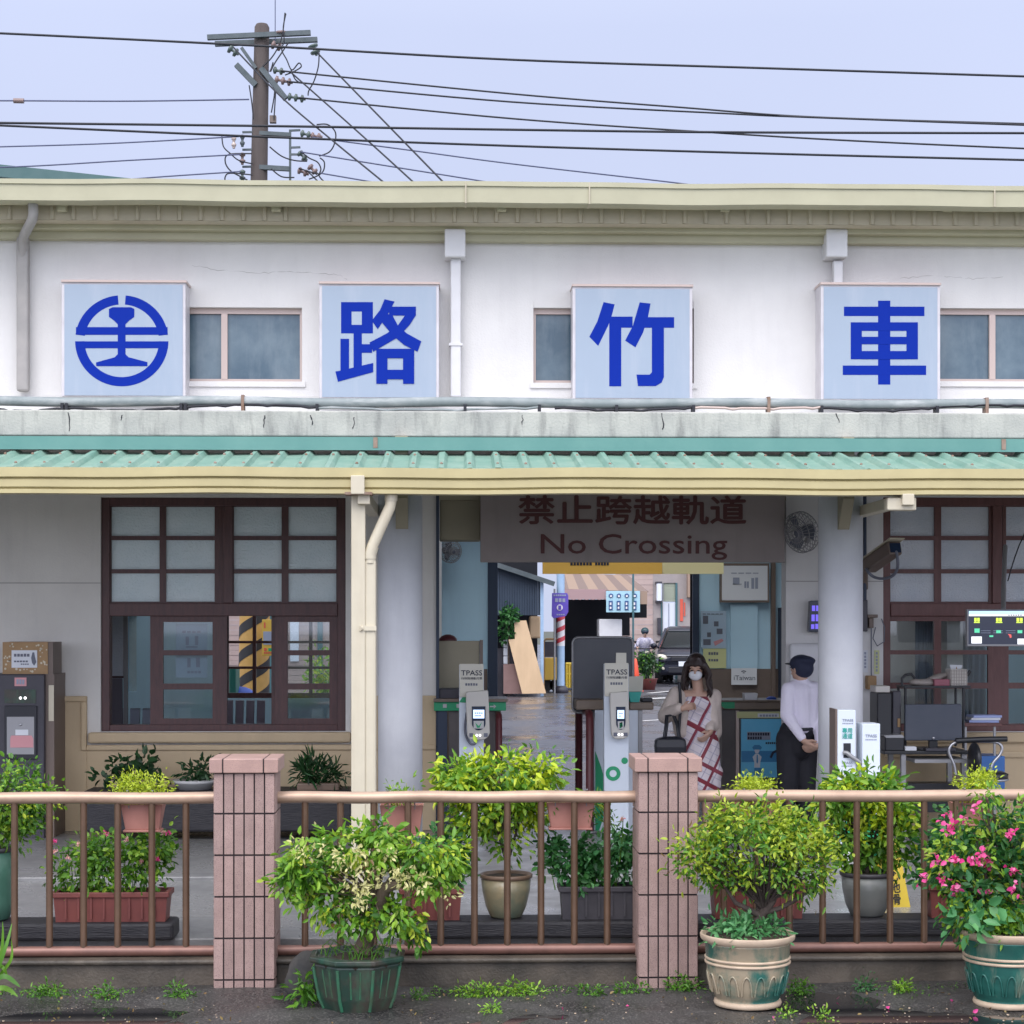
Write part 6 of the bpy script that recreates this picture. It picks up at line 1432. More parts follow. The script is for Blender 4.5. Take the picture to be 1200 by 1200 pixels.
text('暫停\n服務',212,737,238,764,YW+.147,'ink_soft',t) if False else marks([(213,739,236,742,4),(217,745,222,756,1),(228,745,233,756,1),(216,757,234,759,1),(219,770,224,782,1),(229,770,235,782,1),(219,786,236,789,4)],YW+.147,'ink_soft',t)
# ------------------------------------------------------------------ concrete utility pole, its fittings and the wires
Yp=30.0
def pp(a,b,dy=0): return P(a,b,Yp+dy)
t=thing('utility_pole','tall weathered concrete utility pole with steel crossarms and a yellow-black wrapped base behind the station','utility pole',(pp(297,800).x,Yp,.0))
top=pp(307,30); mid=pp(303.5,212); foot=Vector((pp(297,770).x,Yp,0))
MB().tube([foot,mid,top-Vector((0,0,.03)),top+Vector((0,0,.02))],[.21,.135,.118,.09],20).build('shaft','utility_pole',t)
x=lambda z: foot.x+(mid.x-foot.x)*(z/mid.z)
n=7; zz0,zz1=.55,2.35; hw=(zz1-zz0)/n
wr=MB().tube([(x(zz0),Yp,zz0),(x(zz1),Yp,zz1)],[.245,.24],28,caps=False); wr.build('yellow_wrap','stripe_yellow',t)
sp=MB()
for k in range(6):
    for turn in (0,):
        o=len(sp.v); N_=28
        for i in range(N_+1):
            a=2*pi*i/N_; zb2=zz0-.2+k*.42+ (a/(2*pi))*.84
            for zz in (zb2,zb2+.17):
                zc_=min(max(zz,zz0),zz1); sp.v.append((x(zc_)+.2475*cos(a+pi),Yp+.2475*sin(a+pi),zc_))
        for i in range(N_):
            q=o+2*i
            if abs(sp.v[q][2]-sp.v[q+1][2])<1e-5 and abs(sp.v[q+2][2]-sp.v[q+3][2])<1e-5: continue
            sp.f.append((q,q+2,q+3,q+1)); sp.sm.append(True)
sp.build('black_stripes','stripe_black',t)
def beam(m,a,b,w,dy): 
    A,B=pp(*a,dy),pp(*b,dy); d=(B-A).normalized(); u=Vector((0,1,0)); v=d.cross(u); M=Matrix((d,u,v)).transposed(); m.obox((A+B)/2,((B-A).length,w,w),M)
m=MB(); beam(m,(243,44),(364,38.5),.075,-.16); m.build('crossarm','zinc',t)
m=MB(); beam(m,(252,51.5),(372,46.5),.075,.16); m.build('crossarm','zinc',t)
m=MB(); beam(m,(283,56),(300,80),.05,-.14); beam(m,(277,76),(300,100),.085,-.1); m.build('brace','zinc',t)
m=MB(); beam(m,(306,80),(335,116),.085,-.15); m.build('diagonal_arm','zinc',t)
m=MB(); beam(m,(304,156),(341,158),.06,-.1); beam(m,(304,196),(339,198),.07,-.1); beam(m,(340,152),(340,213),.035,-.1); beam(m,(341,153),(352,152.5),.03,-.1); beam(m,(341,173),(352,172.5),.03,-.1); beam(m,(341,181),(350,181),.03,-.1)
m.build('rack_bracket','zinc',t)
for (a,b) in ((284,155),(284,175.5),(284,195.5)): m=MB(); beam(m,(a,b),(305,b-.5),.03,-.05); m.build('side_rod','zinc',t)
def insul(a,b,ang,m_,k=3,r=.075):
    A=pp(a,b,-.15); d=Vector((cos(ang),0,-sin(ang))); mb=MB(); pts=[];rs=[]
    for i in range(k): 
        for (u,r_) in ((0,.02),(.02,r),(.05,r*.9),(.06,.025),(.09,.02)): pts.append(A+d*(i*.1+u)); rs.append(r_)
    mb.tube(pts,rs,12); mb.build('insulator',m_,t)
for q in ((366,52,1.2,'insulator',2,.085),(268,56,.6,'insulator',2,.075),(320,82,.15,'insulator',2,.06),(322,93,.18,'insul_pink',3,.065),(337,113,.15,'insulator',3,.065),(352,156,.2,'insulator',2,.06),(364,159,.1,'insul_pink',2,.06),(350,178,.8,'insulator',2,.06),(362,194,.8,'insul_pink',2,.06),(349,199,.4,'insul_pink',2,.06),(284,158,1.57,'zinc',2,.04),(284,179,1.57,'insul_pink',2,.05),(284,199,1.57,'insulator',2,.05),(274,160,1.57,'alu_pink',2,.04),(318,52,.3,'insul_pink',2,.07),(329,36,1.5,'insul_pink',1,.09)): insul(*q)
m=MB().box(pp(321,142).x-.05,pp(321,142).x+.05,Yp-.2,Yp-.1,pp(321,147).z,pp(321,139).z); m.build('cut_out_box','machine_side',t)
jm=MB()
for pts in ([(334,15),(331,40),(326,55),(318,68),(308,78)],[(335,16),(332,32),(333,48),(330,58),(336,70),(342,82),(350,74),(353,78),(346,83),(334,88)],[(374,62),(373,78),(368,95),(362,106),(361,112)],[(341,82),(346,93),(352,97)],[(323,108),(322,125),(321,140)],[(318,132),(321,115),(322,105)],[(292,100),(295,120),(297,140)],
    [(260,160),(262,172),(270,180),(280,188),(296,192)],[(295,180),(268,181),(264,190),(270,200),(282,207),(290,211)],[(296,205),(270,203),(264,207),(264,213)],[(316,172),(330,183),(345,188),(360,189)],[(318,198),(330,207),(345,208)],[(352,177),(362,185),(372,190),(376,198),(374,206),(380,213)],[(371,146),(384,146),(393,155),(392,168),(386,178),(374,183)],[(375,185),(380,190),(379,200),(372,206),(362,210)],[(360,200),(368,208),(374,214)],[(350,197),(362,201),(374,204)],[(320,73),(318,80),(316,84)],[(338,50),(330,62),(322,74),(317,84)]):
    q=spline(pts); jm.tube([pp(a,b,-.22) for a,b in q],.011,6)
jm.build('jumper_wires','wire_black',t)
m=MB().tube([pp(322.5,0,.05),pp(322.5,30,.05),pp(322.5,48,.05)],.008,6); m.build('earth_rod','wire_blue',t)
t=thing('pay_phone_sign','narrow yellow signboard with a blue panel fixed to the striped pole','sign',(PX(315,29.6),29.6,PZ(768,29.6)))
Yy=29.6
MB().pb(307,726,321,768.5,Yy,Yy+.08).build('board','sign_yellow',t,bevel=.006); MB().pb(308.5,740,320,755.5,Yy-.006,Yy-.0005).build('blue_panel','ink_soft',t); marks([(309,729,311.5,736,1),(309,759,313,763,1),(309,764,319,766,4)],Yy-.006,'couplet_red',t); MB().pb(314.5,759.5,319,763,Yy-.006,Yy-.0005).build('green_mark','tpass_green',t)
def wire(pts,r,m_,label,Y=29.0,YE=None):
    q=spline(pts,8); n=len(q)
    P3=[P(a,b,Y if YE is None else Y+(YE-Y)*i/(n-1)) for i,(a,b) in enumerate(q)]
    o=MB().tube(P3,r,6).build('power_line',m_,None,loc=tuple(P3[n//2])); tag(o,label,'power line','overhead lines'); return o
wire([(-120,34),(0,39),(300,53.5),(600,70),(900,80),(1200,89.5),(1330,93)],.017,'wire_black','topmost thick black line crossing the whole sky in front of the pole',27)
wire([(-120,142),(0,144),(300,147.5),(600,152),(850,155),(1200,156),(1330,156)],.018,'wire_black','thick black line at mid height, higher of the close pair at the pole',27.2)
wire([(-120,142),(0,147),(300,160),(600,171),(900,180),(1200,187.5),(1330,191)],.017,'wire_black','black line ending lowest at the right edge, lower of the close pair',27.4)
wire([(-120,119),(0,118),(150,118.5),(292,116.5)],.012,'wire_blue','thin single line with a splice left of the pole')
o=MB().tube([P(16,118,29),P(28,118.3,29)],.04,8).build('line_splice','insul_pink',None,loc=tuple(P(22,118,29))); tag(o,'small pale splice sleeve on the thin line at the far left','line fitting')
wire([(329,83),(600,110),(800,126),(950,137),(1200,145),(1330,148)],.014,'wire_black','upper of three lines running right from the pole insulators',29.8,27)
wire([(336,95.5),(600,119.5),(850,133),(950,137.5),(1200,146.5),(1330,150)],.014,'wire_black','middle of three lines running right from the pole insulators',29.8,26.9)
wire([(350,114.5),(600,139),(830,155),(1000,165),(1200,174),(1330,179)],.014,'wire_black','lower of three lines running right from the pole, crossing the thick line',29.8,26.8)
wire([(372,62),(445,137),(520,214),(560,256)],.014,'wire_black','outermost steep line slanting down right from the crossarm end',29.8,24)
wire([(340,84),(420,155),(485,214),(530,256)],.014,'wire_black','middle steep line slanting down right from the pole',29.8,24)
wire([(274,56),(330,114),(390,165),(450,214),(500,256)],.014,'wire_black','innermost steep line slanting down right across the pole face',29.7,24)
wire([(-120,175),(0,172),(130,168),(280,160)],.011,'wire_blue','highest of the three low thin lines left of the pole')
wire([(-120,200),(30,195),(150,188),(282,181)],.011,'wire_blue','middle of the three low thin lines left of the pole')
wire([(60,219),(165,209),(282,201)],.011,'wire_blue','lowest thin line left of the pole, just above the roof')
wire([(366,161),(480,176),(600,192),(790,214),(900,228)],.011,'wire_blue','long thin line falling right to the middle of the roof')
wire([(352,178),(470,197),(575,214),(640,226)],.011,'wire_blue','thin line falling right, ending left of the second box sign pipe')
wire([(376,203),(440,214),(480,222)],.011,'wire_blue','shortest thin line falling right close to the pole')
t=thing('rear_roof','dark green-grey pitched roof of a neighbouring building showing over the eave at the far left','roof',(P(40,200,34).x,34,6))
A=P(-160,168,34);B=P(-20,190.5,34);C_=P(158,209.5,34)
m=MB(); dv=Vector((0,6,.0)); 
m.raw([A,B,C_,C_+Vector((0,0,-.22)),B+Vector((0,0,-.22)),A+Vector((0,0,-.22)),A+dv,B+dv,C_+dv,C_+dv+Vector((0,0,-.22)),B+dv+Vector((0,0,-.22)),A+dv+Vector((0,0,-.22))],[(0,5,4,1),(1,4,3,2),(0,1,7,6),(1,2,8,7),(5,11,10,4),(4,10,9,3),(2,3,9,8),(0,6,11,5)])
m.build('roof_sheet','roof_slate',t)
MB().raw([A+Vector((0,.3,-.22)),C_+Vector((-.4,.3,-.22)),(C_.x-.4,34.3,0),(A.x,34.3,0),A+Vector((0,5.5,-.22)),C_+Vector((-.4,5.5,-.22)),(C_.x-.4,39.5,0),(A.x,39.5,0)],[(0,3,2,1),(1,2,6,5),(4,5,6,7),(0,4,7,3)]).build('wall','white_wall',t)
# ------------------------------------------------------------------ the street behind the hall
t=thing('metal_shed','dark blue corrugated metal shed with a lean-to roof at the left of the street','shed',(PX(605,47),47,0))
Ys=47
m=MB(); x0,x1=PX(560,Ys),PX(636,Ys); zb=PZ(721,Ys); n=26
for i in range(n):
    xa=x0+(x1-x0)*i/n; xb=x0+(x1-x0)*(i+.5)/n; xc=x0+(x1-x0)*(i+1)/n
    f=lambda x: PZ(655,Ys)+(PZ(681,Ys)-PZ(655,Ys))*((x-x0)/(x1-x0))
    m.raw([(xa,Ys,zb),(xb,Ys,zb),(xb,Ys,f(xb)),(xa,Ys,f(xa)),(xb,Ys+.05,zb),(xc,Ys+.05,zb),(xc,Ys+.05,f(xc)),(xb,Ys+.05,f(xb))],[(0,1,2,3),(1,4,7,2),(4,5,6,7)])
m.build('corrugated_wall','shed_blue',t).modifiers.new('t','SOLIDIFY').thickness=.02
m=MB().raw([(x0,Ys-.3,PZ(652,Ys)),(x1+.3,Ys-.3,PZ(682,Ys)),(x1+.3,Ys+5,PZ(682,Ys)+.2),(x0,Ys+5,PZ(652,Ys)+.2)],[(0,1,2,3)]); o=m.build('roof','zinc',t); o.modifiers.new('t','SOLIDIFY').thickness=.12
MB().box(x0,x1,Ys+3.0,Ys+3.1,0,zb+2).box(x0-.1,x0,Ys,Ys+3,0,zb+2).build('inner_wall','interior_shade',t)  # shade of the shed interior put into the wall colour
MB().box(x1-.06,x1+.02,Ys-.05,Ys+.03,0,PZ(681,Ys)).build('corner_post','sky_pole',t)
MB().box(x0,x0+.9,Ys+.3,Ys+.4,0,1.2).build('side_wall','machine_dark',t)
def lean_board(pts,Y,th,label,m_,lean=.5):
    z0=min(P(a,b,Y).z for a,b in pts); V=[P(a,b,Y)+Vector((0,(P(a,b,Y).z-z0)*lean,0)) for a,b in pts]; n=len(V); mb=MB()
    mb.raw(V+[v+Vector((0,th,0)) for v in V],[tuple(range(n))[::-1],tuple(range(n,2*n))]+[(i,(i+1)%n,(i+1)%n+n,i+n) for i in range(n)])
    return tag(mb.build('board',m_,None,loc=tuple(V[0])),label,'board')
lean_board([(612,813),(640,812.5),(617,727),(603,727.5),(603.5,749),(596,749.5)],46.6,.03,'notched sheet of pale plywood leaning on the shed','plywood',.1)
lean_board([(590,813),(612,813),(604,778),(590,778.5)],46.8,.03,'short reddish-brown board leaning left of the plywood','brown_board',.1)
for k in range(3): tag(MB().pb(590,750+9.6*k,596,759+9.6*k,47.1,47.5).build('white_block','door_white',None,bevel=.02,loc=tuple(P(593,759+9.6*k,47.2))),['topmost white block of the stack beside the plywood','middle white block of the stack beside the plywood','lowest white block of the stack beside the plywood'][k],'block','stacked white blocks')
tag(MB().pb(589,778.6,597,812,47.1,47.6).build('crate','machine_dark',None,loc=tuple(P(593,812,47.3))),'dark crate carrying the stack of white blocks','crate')
c=P(596,735,46.9); t=thing('shrub','dark green shrub against the shed left of the plywood','shrub',(c.x,46.9,0)); foliage(t,[(tuple(c),(.16,.2,.42)),((c.x+.03,46.8,c.z+.25),(.13,.15,.2))],[('foliage','leaf_deep',40,10,.07,.12,.07,{})]); MB().tube([(c.x,46.9,0),(c.x,46.9,c.z)],.03,6).build('stem','bark_dark',t)
tag(MB().pb(620,722,634,748,47.9,48.3).build('hanging_goods','plywood',None,bevel=.05,loc=tuple(P(627,748,48))),'pale goods hanging inside the dark shed opening','goods')
t=thing('sign_pole','tall pale blue pole with red and white spiral bands beside the bus stop sign','pole',(PX(657,49),49,0))
xq=PX(657,49); rr=.105
MB().tube([(xq,49,0),(xq,49,7)],rr,18).build('shaft','sky_pole',t)
MB().tube([(xq,49,PZ(757,49)),(xq,49,PZ(722,49))],rr+.004,24,caps=False).build('white_band','pole_white',t)
sp=MB(); za,zb_=PZ(757,49),PZ(722,49)
for k in range(5):
    o=len(sp.v); N_=24
    for i in range(N_+1):
        a=2*pi*i/N_; zq=za-.3+k*.28+(a/(2*pi))*.28
        for z_ in (zq,zq+.12): sp.v.append((xq+(rr+.008)*cos(a+pi*.6),49+(rr+.008)*sin(a+pi*.6),min(max(z_,za),zb_)))
    for i in range(N_):
        q=o+2*i
        if abs(sp.v[q][2]-sp.v[q+1][2])<1e-5 and abs(sp.v[q+2][2]-sp.v[q+3][2])<1e-5: continue
        sp.f.append((q,q+2,q+3,q+1)); sp.sm.append(True)
sp.build('red_band','pole_red',t)
MB().lathe(xq,49,[(.2,0),(.2,.12),(.13,.2)],18).build('base','machine_dark',t)
t=thing('bus_stop_sign','violet bus stop sign with white marks on a thin pole','sign',(PX(651,48.3),48.3,0)); Yb2=48.3
MB().pprism([(647,695),(664.5,695),(666,698),(666,717),(663,722),(648.5,724.5),(646.5,722)],Yb2,Yb2+.05).build('panel','bus_violet',t)
marks([(648.5,696.5,663.5,698.5,6),(650,701,663,705.5,3),(652,719.5,662,721,4)],Yb2-.012,'ink_soft',t); disc(m:=MB(),656,712,3.6,Yb2-.02,.012); m.build('white_disc','pole_white',t); MB().pb(654.3,709.5,657.7,714.5,Yb2-.034,Yb2-.022).build('bus_symbol','bus_violet',t)
MB().tube([(PX(650,Yb2),Yb2+.05,0),(PX(650,Yb2),Yb2+.05,PZ(690,Yb2))],.025,8).build('post','dull_steel',t)
t=thing('street_cart','yellow-orange cart with a dark frame beside the pole','cart',(PX(646,50),50,0))
MB().pb(638,771,655,797,50,50.8).build('body','sign_yellow',t,bevel=.02); MB().tube([P(637,812,50),P(637,752,50),P(640,749,50),P(655,749,50)],.03,8).build('frame','kraft',t); MB().pb(638,752,654,770,50.3,50.5).build('upper_panel','machine_dark',t)
m=MB()
for px in (640,652): c=P(px,803,50.2); m.tube([c,c+Vector((.0,.08,0))],.18,14)
m.build('wheel','tyre',t)
t=thing('yellow_rack','low yellow-green metal rack behind the striped pole','rack',(PX(667,51),51,0))
m=MB()
for px in (664,667,670,673,676): m.tube([P(px,806,51),P(px,777,51)],.035,6)
m.tube([P(663,778,51),P(677,778,51)],.04,6).tube([P(663,790,51),P(677,790,51)],.03,6); m.build('bars','caution_yellow',t)
# stall with awning
Ya2=54.0
t=thing('market_stall','street stall with a striped tan awning, patterned banner and dark interior','stall',(PX(705,Ya2),Ya2,0))
def q3(a,b,Y): return P(a,b,Y)
nst=9; m1=MB(); m2=MB()
for i in range(nst):
    u0,u1=i/nst,(i+1)/nst
    T=lambda u: q3(652+84*u,671+3*u,Ya2+2.5); Bm=lambda u: q3(655+105*u,690+3*u,Ya2)
    (m1 if i%2 else m2).raw([Bm(u0),Bm(u1),T(u1),T(u0)],[(0,1,2,3)])
for mm,mn in ((m1,'awn_tan'),(m2,'awn_brown')): o=mm.build('awning',mn,t); o.modifiers.new('t','SOLIDIFY').thickness=.03
m=MB(); nn=14
for i in range(nn):
    a0=657+53*i/nn; a1=657+53*(i+1)/nn
    m.raw([q3(a0,690.5,Ya2-.02),q3(a1,690.7,Ya2-.02),q3(a1,702+ (1 if i%2 else 0),Ya2-.02),q3(a0,702+(0 if i%2 else 1),Ya2-.02)],[(0,3,2,1)])
m.build('valance','awn_pink',t).modifiers.new('t','SOLIDIFY').thickness=.02
MB().pb(655,702.5,738,745,Ya2+2.4,Ya2+2.5).pb(655,745,700,800,Ya2+2.4,Ya2+2.5).pb(655,700,656.5,800,Ya2+.1,Ya2+2.4).build('dark_back','interior_shade',t)  # near-black sheets stand in for the shade under the awning
MB().pb(738,700,758,724,Ya2+.6,Ya2+.7).build('dark_side','interior_shade',t)
MB().pb(747,693,758.5,708,Ya2-.03,Ya2).build('side_valance','awn_tan',t)
b=MB().pb(710.5,692.5,750,717.5,Ya2-.1,Ya2-.05).build('banner','banner_cyan',t)
m=MB()
for i in range(4): 
    disc(m,716+9.3*i,698,2.6,Ya2-.125,.02,n=14); m.pb(713.5+9.3*i,704,718+9.3*i,715,Ya2-.125,Ya2-.105)
m.build('banner_marks','banner_navy',b)
m=MB()
for i in range(4): disc(m,716+9.3*i,698.5,1.3,Ya2-.15,.02,n=10); m.pb(714.7+9.3*i,706,716.5+9.3*i,709,Ya2-.15,Ya2-.13); m.pb(714.7+9.3*i,711,716.5+9.3*i,713.5,Ya2-.15,Ya2-.13)
m.build('banner_light_marks','pole_white',b)
MB().tube([P(742,672,Ya2-.12),P(742,800,Ya2-.12)],.03,8).build('front_post','teal_post',t)
tag(MB().pb(702,725.5,729,800,Ya2+.3,Ya2+1.2).build('white_cabinet','white_paint',None,bevel=.03,loc=tuple(P(715,800,Ya2+.5))),'white fridge-like cabinet under the stall awning','cabinet')
# building at the far end
Ye=60
t=thing('shop_house','pinkish shop house with horizontal siding, a green-grey shutter and a white door','house',(PX(790,Ye),Ye,0))
m=MB()
for k in range(26): z_=k*.16; m.box(PX(722,Ye),PX(765,Ye),Ye-.012*(k%2)-.01,Ye+.2,z_,z_+.155)
m.build('siding','pink_siding',t)
MB().box(PX(600,Ye),PX(860,Ye),Ye,Ye+4,4.17,7.4).build('upper_storey','tile_dull',t)
grid_wall(MB(),PX(765,Ye)+.002,PX(860,Ye),0,4.165,Ye,Ye+.25,[(PX(777,Ye),PX(793,Ye),0,PZ(683,Ye))]).build('wall','tile_dull',t)
m=MB()
for k in range(12): m.pb(778,684+k*1.75,793,685.4+k*1.75,Ye+.05,Ye+.1)
m.pb(777.5,683,793,705,Ye+.1,Ye+.15); m.build('shutter','olive_shutter',t)
MB().pb(776.5,706.5,791.5,800,Ye+.05,Ye+.1).build('door','door_white',t); MB().pb(783.3,707,784.3,800,Ye+.03,Ye+.049).build('door_gap','ink_soft',t)
MB().pb(791.6,683,794,800,Ye-.02,Ye+.1).pb(774.5,683,776.3,800,Ye-.02,Ye+.1).build('door_frame','teal_post',t)
MB().pb(797,702,800.5,728,Ye-.03,Ye-.005).pb(801.5,706,803,722,Ye-.03,Ye-.005).build('red_couplet','couplet_red',t)
MB().tube([P(772.5,684,Ye-.25),P(772.5,704,Ye-.25)],.09,12).build('tube_sign','door_white',t); MB().pb(769,681.5,776,684,Ye-.3,Ye).pb(769,703.5,776,706,Ye-.3,Ye).build('tube_sign_cap','machine_dark',t)
MB().pb(770.5,724,775,743,Ye-.12,Ye-.005).build('meter','machine_dark',t)
MB().pb(806,640,812,700,Ye-.3,Ye).build('corner_pier','awn_tan',t)
# car
def car():
    Yn=55.0; cx=PX(803,Yn); W_=1.82; t=thing('parked_car','dark grey sport utility car with its headlights towards the station','car',(cx,Yn,.012)); z0=.012
    secs=[(0.0,.62,.40,.80),(.10,.80,.30,.92),(.45,.88,.26,1.0),(1.05,.91,.24,1.06),(1.25,.91,.24,1.10),(2.3,.91,.24,1.12),(3.6,.91,.24,1.12),(4.3,.88,.28,1.06),(4.42,.80,.4,.95)]
    m=MB(); N_=12
    for (y,hw,zb_,zt_) in secs:
        pr=[(-hw*.86,zb_),(-hw*.97,zb_+.12),(-hw,zb_+.3),(-hw*.99,zt_-.22),(-hw*.93,zt_-.06),(-hw*.7,zt_+.0),(hw*.7,zt_+.0),(hw*.93,zt_-.06),(hw*.99,zt_-.22),(hw,zb_+.3),(hw*.97,zb_+.12),(hw*.86,zb_)]
        m.v+=[(cx+a,Yn+y,z0+b) for a,b in pr]
    for i in range(len(secs)-1):
        for k in range(N_): a=i*N_+k; b2=i*N_+(k+1)%N_; m.f.append((a,b2,b2+N_,a+N_)); m.sm.append(True)
    m.f.append(tuple(range(N_))[::-1]); m.sm.append(False); o=(len(secs)-1)*N_; m.f.append(tuple(o+k for k in range(N_))); m.sm.append(False)
    body=m.build('body','car_paint',t)
    g=MB(); gs=[(1.15,.80,1.07,1.08),(2.0,.66,1.08,1.60),(2.4,.64,1.08,1.68),(3.6,.64,1.08,1.66),(4.3,.74,1.06,1.08)]
    for (y,hw,zb_,zt_) in gs: g.v+=[(cx+a,Yn+y,z0+b) for a,b in ((-hw-.12 if zt_>1.2 else -hw-.05,zb_),(-hw,zt_-.03),(-hw+.1,zt_),(hw-.1,zt_),(hw,zt_-.03),(hw+.12 if zt_>1.2 else hw+.05,zb_))]
    for i in range(4):
        for k in range(5): a=i*6+k; g.f.append((a,a+6,a+7,a+1)); g.sm.append(True)
    g.build('greenhouse','car_glass',t)
    rf=MB(); rs_=[(1.93,.655,1.575),(2.1,.655,1.635),(2.4,.65,1.70),(3.0,.65,1.705),(3.6,.65,1.68),(3.75,.65,1.62)]
    for (y,hw,zz) in rs_: rf.v+=[(cx-hw,Yn+y,z0+zz-.05),(cx-hw*.85,Yn+y,z0+zz),(cx+hw*.85,Yn+y,z0+zz),(cx+hw,Yn+y,z0+zz-.05)]
    for i in range(5):
        for k in range(3): a=i*4+k; rf.f.append((a,a+1,a+5,a+4)); rf.sm.append(True)
    rf.build('roof_panel','car_paint',t).modifiers.new('t','SOLIDIFY').thickness=.02
    for s in (-1,1):
        MB().tube([(cx+s*.85,Yn+1.12,z0+1.07),(cx+s*.665,Yn+2.0,z0+1.62)],.04,8).build('pillar','car_paint',t)
        MB().ell((cx+s*.66,Yn+.10,z0+.80),(.20,.12,.085),16,10,Matrix.Rotation(s*radians(-14),3,'Y')).build('headlight','lamp_clear',t)
        MB().ell((cx+s*.62,Yn+.06,z0+.48),(.08,.05,.06),12,8).build('fog_lamp','lamp_clear',t)
        MB().ell((cx+s*1.0,Yn+1.45,z0+1.12),(.11,.07,.08),12,8).build('mirror','car_paint',t)
        for y in (.85,3.5):
            w_=MB(); c=Vector((cx+s*.80,Yn+y,z0+.34)); w_.tube([c-Vector((s*.1,0,0)),c+Vector((s*.12,0,0))],.335,24); wh=w_.build('wheel','tyre',t)
            MB().tube([c+Vector((s*.1,0,0)),c+Vector((s*.125,0,0))],.21,18).build('rim','steel',wh)
    MB().box(cx-.42,cx+.42,Yn-.02,Yn+.12,z0+.68,z0+.82).build('grille','bag_black',t,bevel=.02)
    MB().box(cx-.55,cx+.55,Yn-.03,Yn+.1,z0+.84,z0+.87).build('chrome_strip','steel',t)
    MB().box(cx-.5,cx+.5,Yn-.01,Yn+.15,z0+.34,z0+.52).build('lower_intake','bag_black',t,bevel=.02)
    MB().box(cx-.19,cx+.19,Yn-.05,Yn-.01,z0+.54,z0+.68).build('number_plate','door_white',t)
    MB().box(cx-.7,cx+.7,Yn+.9,Yn+1.1,z0+1.06,z0+1.075).build('wiper','bag_black',t)
    t.rotation_euler=(0,0,radians(-9))
car()
# traffic cone
c=P(744.5,798,50); t=thing('traffic_cone','tall orange traffic cone beside the dark screen board','traffic cone',(c.x,50,.012)); MB().lathe(c.x,50,[(.17,.03),(.045,.85),(.03,.88)],20).build('cone','cone_orange',t); MB().lathe(c.x,50,[(.115,.33),(.085,.52)],20).build('band','pole_white',t); MB().box(c.x-.2,c.x+.2,49.8,50.2,.012,.04).build('base','cone_orange',t)
# potted street shrub
c=P(760,777,51); t=thing('street_shrub','bushy potted shrub on the street between the cone and the car','shrub',(c.x,51,.012)); foliage(t,[((c.x,51,.65),(.28,.28,.33)),((c.x-.1,50.9,.85),(.18,.2,.18))],[('foliage','leaf_dark',50,10,.07,.10,.06,{}),('fresh_leaves','leaf_mid',16,9,.08,.11,.06,{'hollow':.8})]); MB().lathe(c.x,51,[(.17,.012),(.24,.3),(.26,.32),(.22,.31)],18).build('pot','red_plastic',t)
# things glimpsed through the left window
tag(MB().pb(268,782,276.5,816,27.5,28).build('green_bin','green_bin',None,bevel=.03,loc=tuple(P(272,816,27.7))),'green bin outside behind the waiting room','bin')
tag(MB().ell(P(281,806,28.0)+Vector((0,0,-.2)),(.28,.25,.22),14,10).build('blue_tarpaulin','tarp_blue',None,loc=tuple(P(281,812,28))),'blue tarpaulin bundle at the foot of the striped pole','tarpaulin')
t=thing('street_house','pale pink tiled house front across the street behind the waiting room','house',(PX(360,45),45,0)); 
m=MB()
for k in range(40): m.box(PX(180,45),PX(520,45),45-.01*(k%2),45.3,k*.12,k*.12+.115)
m.build('tiled_wall','pink_siding',t)
MB().pb(300,690,318,830,44.9,44.99).pb(372,700,378,830,44.9,44.99).build('door_frame','teal_post',t); MB().pb(340,722,350,775,44.92,44.98).build('window','door_white',t)
MB().box(PX(180,45),PX(520,45),44.4,45.4,4.9,5.1).build('roof_edge','zinc',t)
c=P(376,792,33); t=thing('street_shrub','light green shrub seen through the right sash of the left window','shrub',(c.x,33,.012)); foliage(t,[(tuple(c),(.32,.3,.42)),((c.x+.15,33,c.z-.2),(.25,.25,.35))],[('foliage','leaf_fresh',60,10,.07,.09,.05,{}),('bright_leaves','leaf_lime',25,9,.07,.08,.045,{'hollow':.8})]); MB().lathe(c.x,33,[(.18,.012),(.24,.4),(.2,.39)],16).build('pot','red_plastic',t)
# ------------------------------------------------------------------ people
def finger_hand(m, wrist, dirv, side, curl, scale=1.0, n=4):
    """palm and five fingers: wrist point, pointing direction, thumb side vector, curl axis direction (towards palm)"""
    w=Vector(wrist); d=Vector(dirv).normalized(); s=Vector(side); s=(s-d*s.dot(d)).normalized(); c=Vector(curl); c=(c-d*c.dot(d)-s*c.dot(s)); c=c.normalized() if c.length>1e-4 else d.cross(s)
    k=scale
    m.cone(w,.021*k,w+d*.045*k+s*.012*k,.020*k); m.cone(w+d*.01*k-s*.008*k,.018*k,w+d*.075*k-s*.024*k,.013*k); m.cone(w+d*.03*k+s*.01*k,.017*k,w+d*.08*k+s*.024*k,.013*k); m.cone(w+d*.03*k,.018*k,w+d*.082*k,.014*k)
    for i,(off,l) in enumerate(((.027,.068),(.009,.076),(-.009,.071),(-.026,.055))):
        b=w+d*.082*k+s*off*k; p1=b+(d*.85+c*.35)*l*.45*k; p2=p1+(d*.5+c*.8)*l*.33*k; p3=p2+(d*.1+c*1.0)*l*.22*k
        m.cone(b,.0095*k,p1,.0085*k,10); m.cone(p1,.0085*k,p2,.0078*k,10); m.cone(p2,.0078*k,p3,.0068*k,10)
    tb=w+d*.022*k+s*.022*k; t1=tb+(d*.6+s*.7+c*.25)*.042*k; t2=t1+(d*.85+s*.15+c*.4)*.032*k
    m.cone(tb,.0135*k,t1,.011*k,10); m.cone(t1,.011*k,t2,.009*k,10)
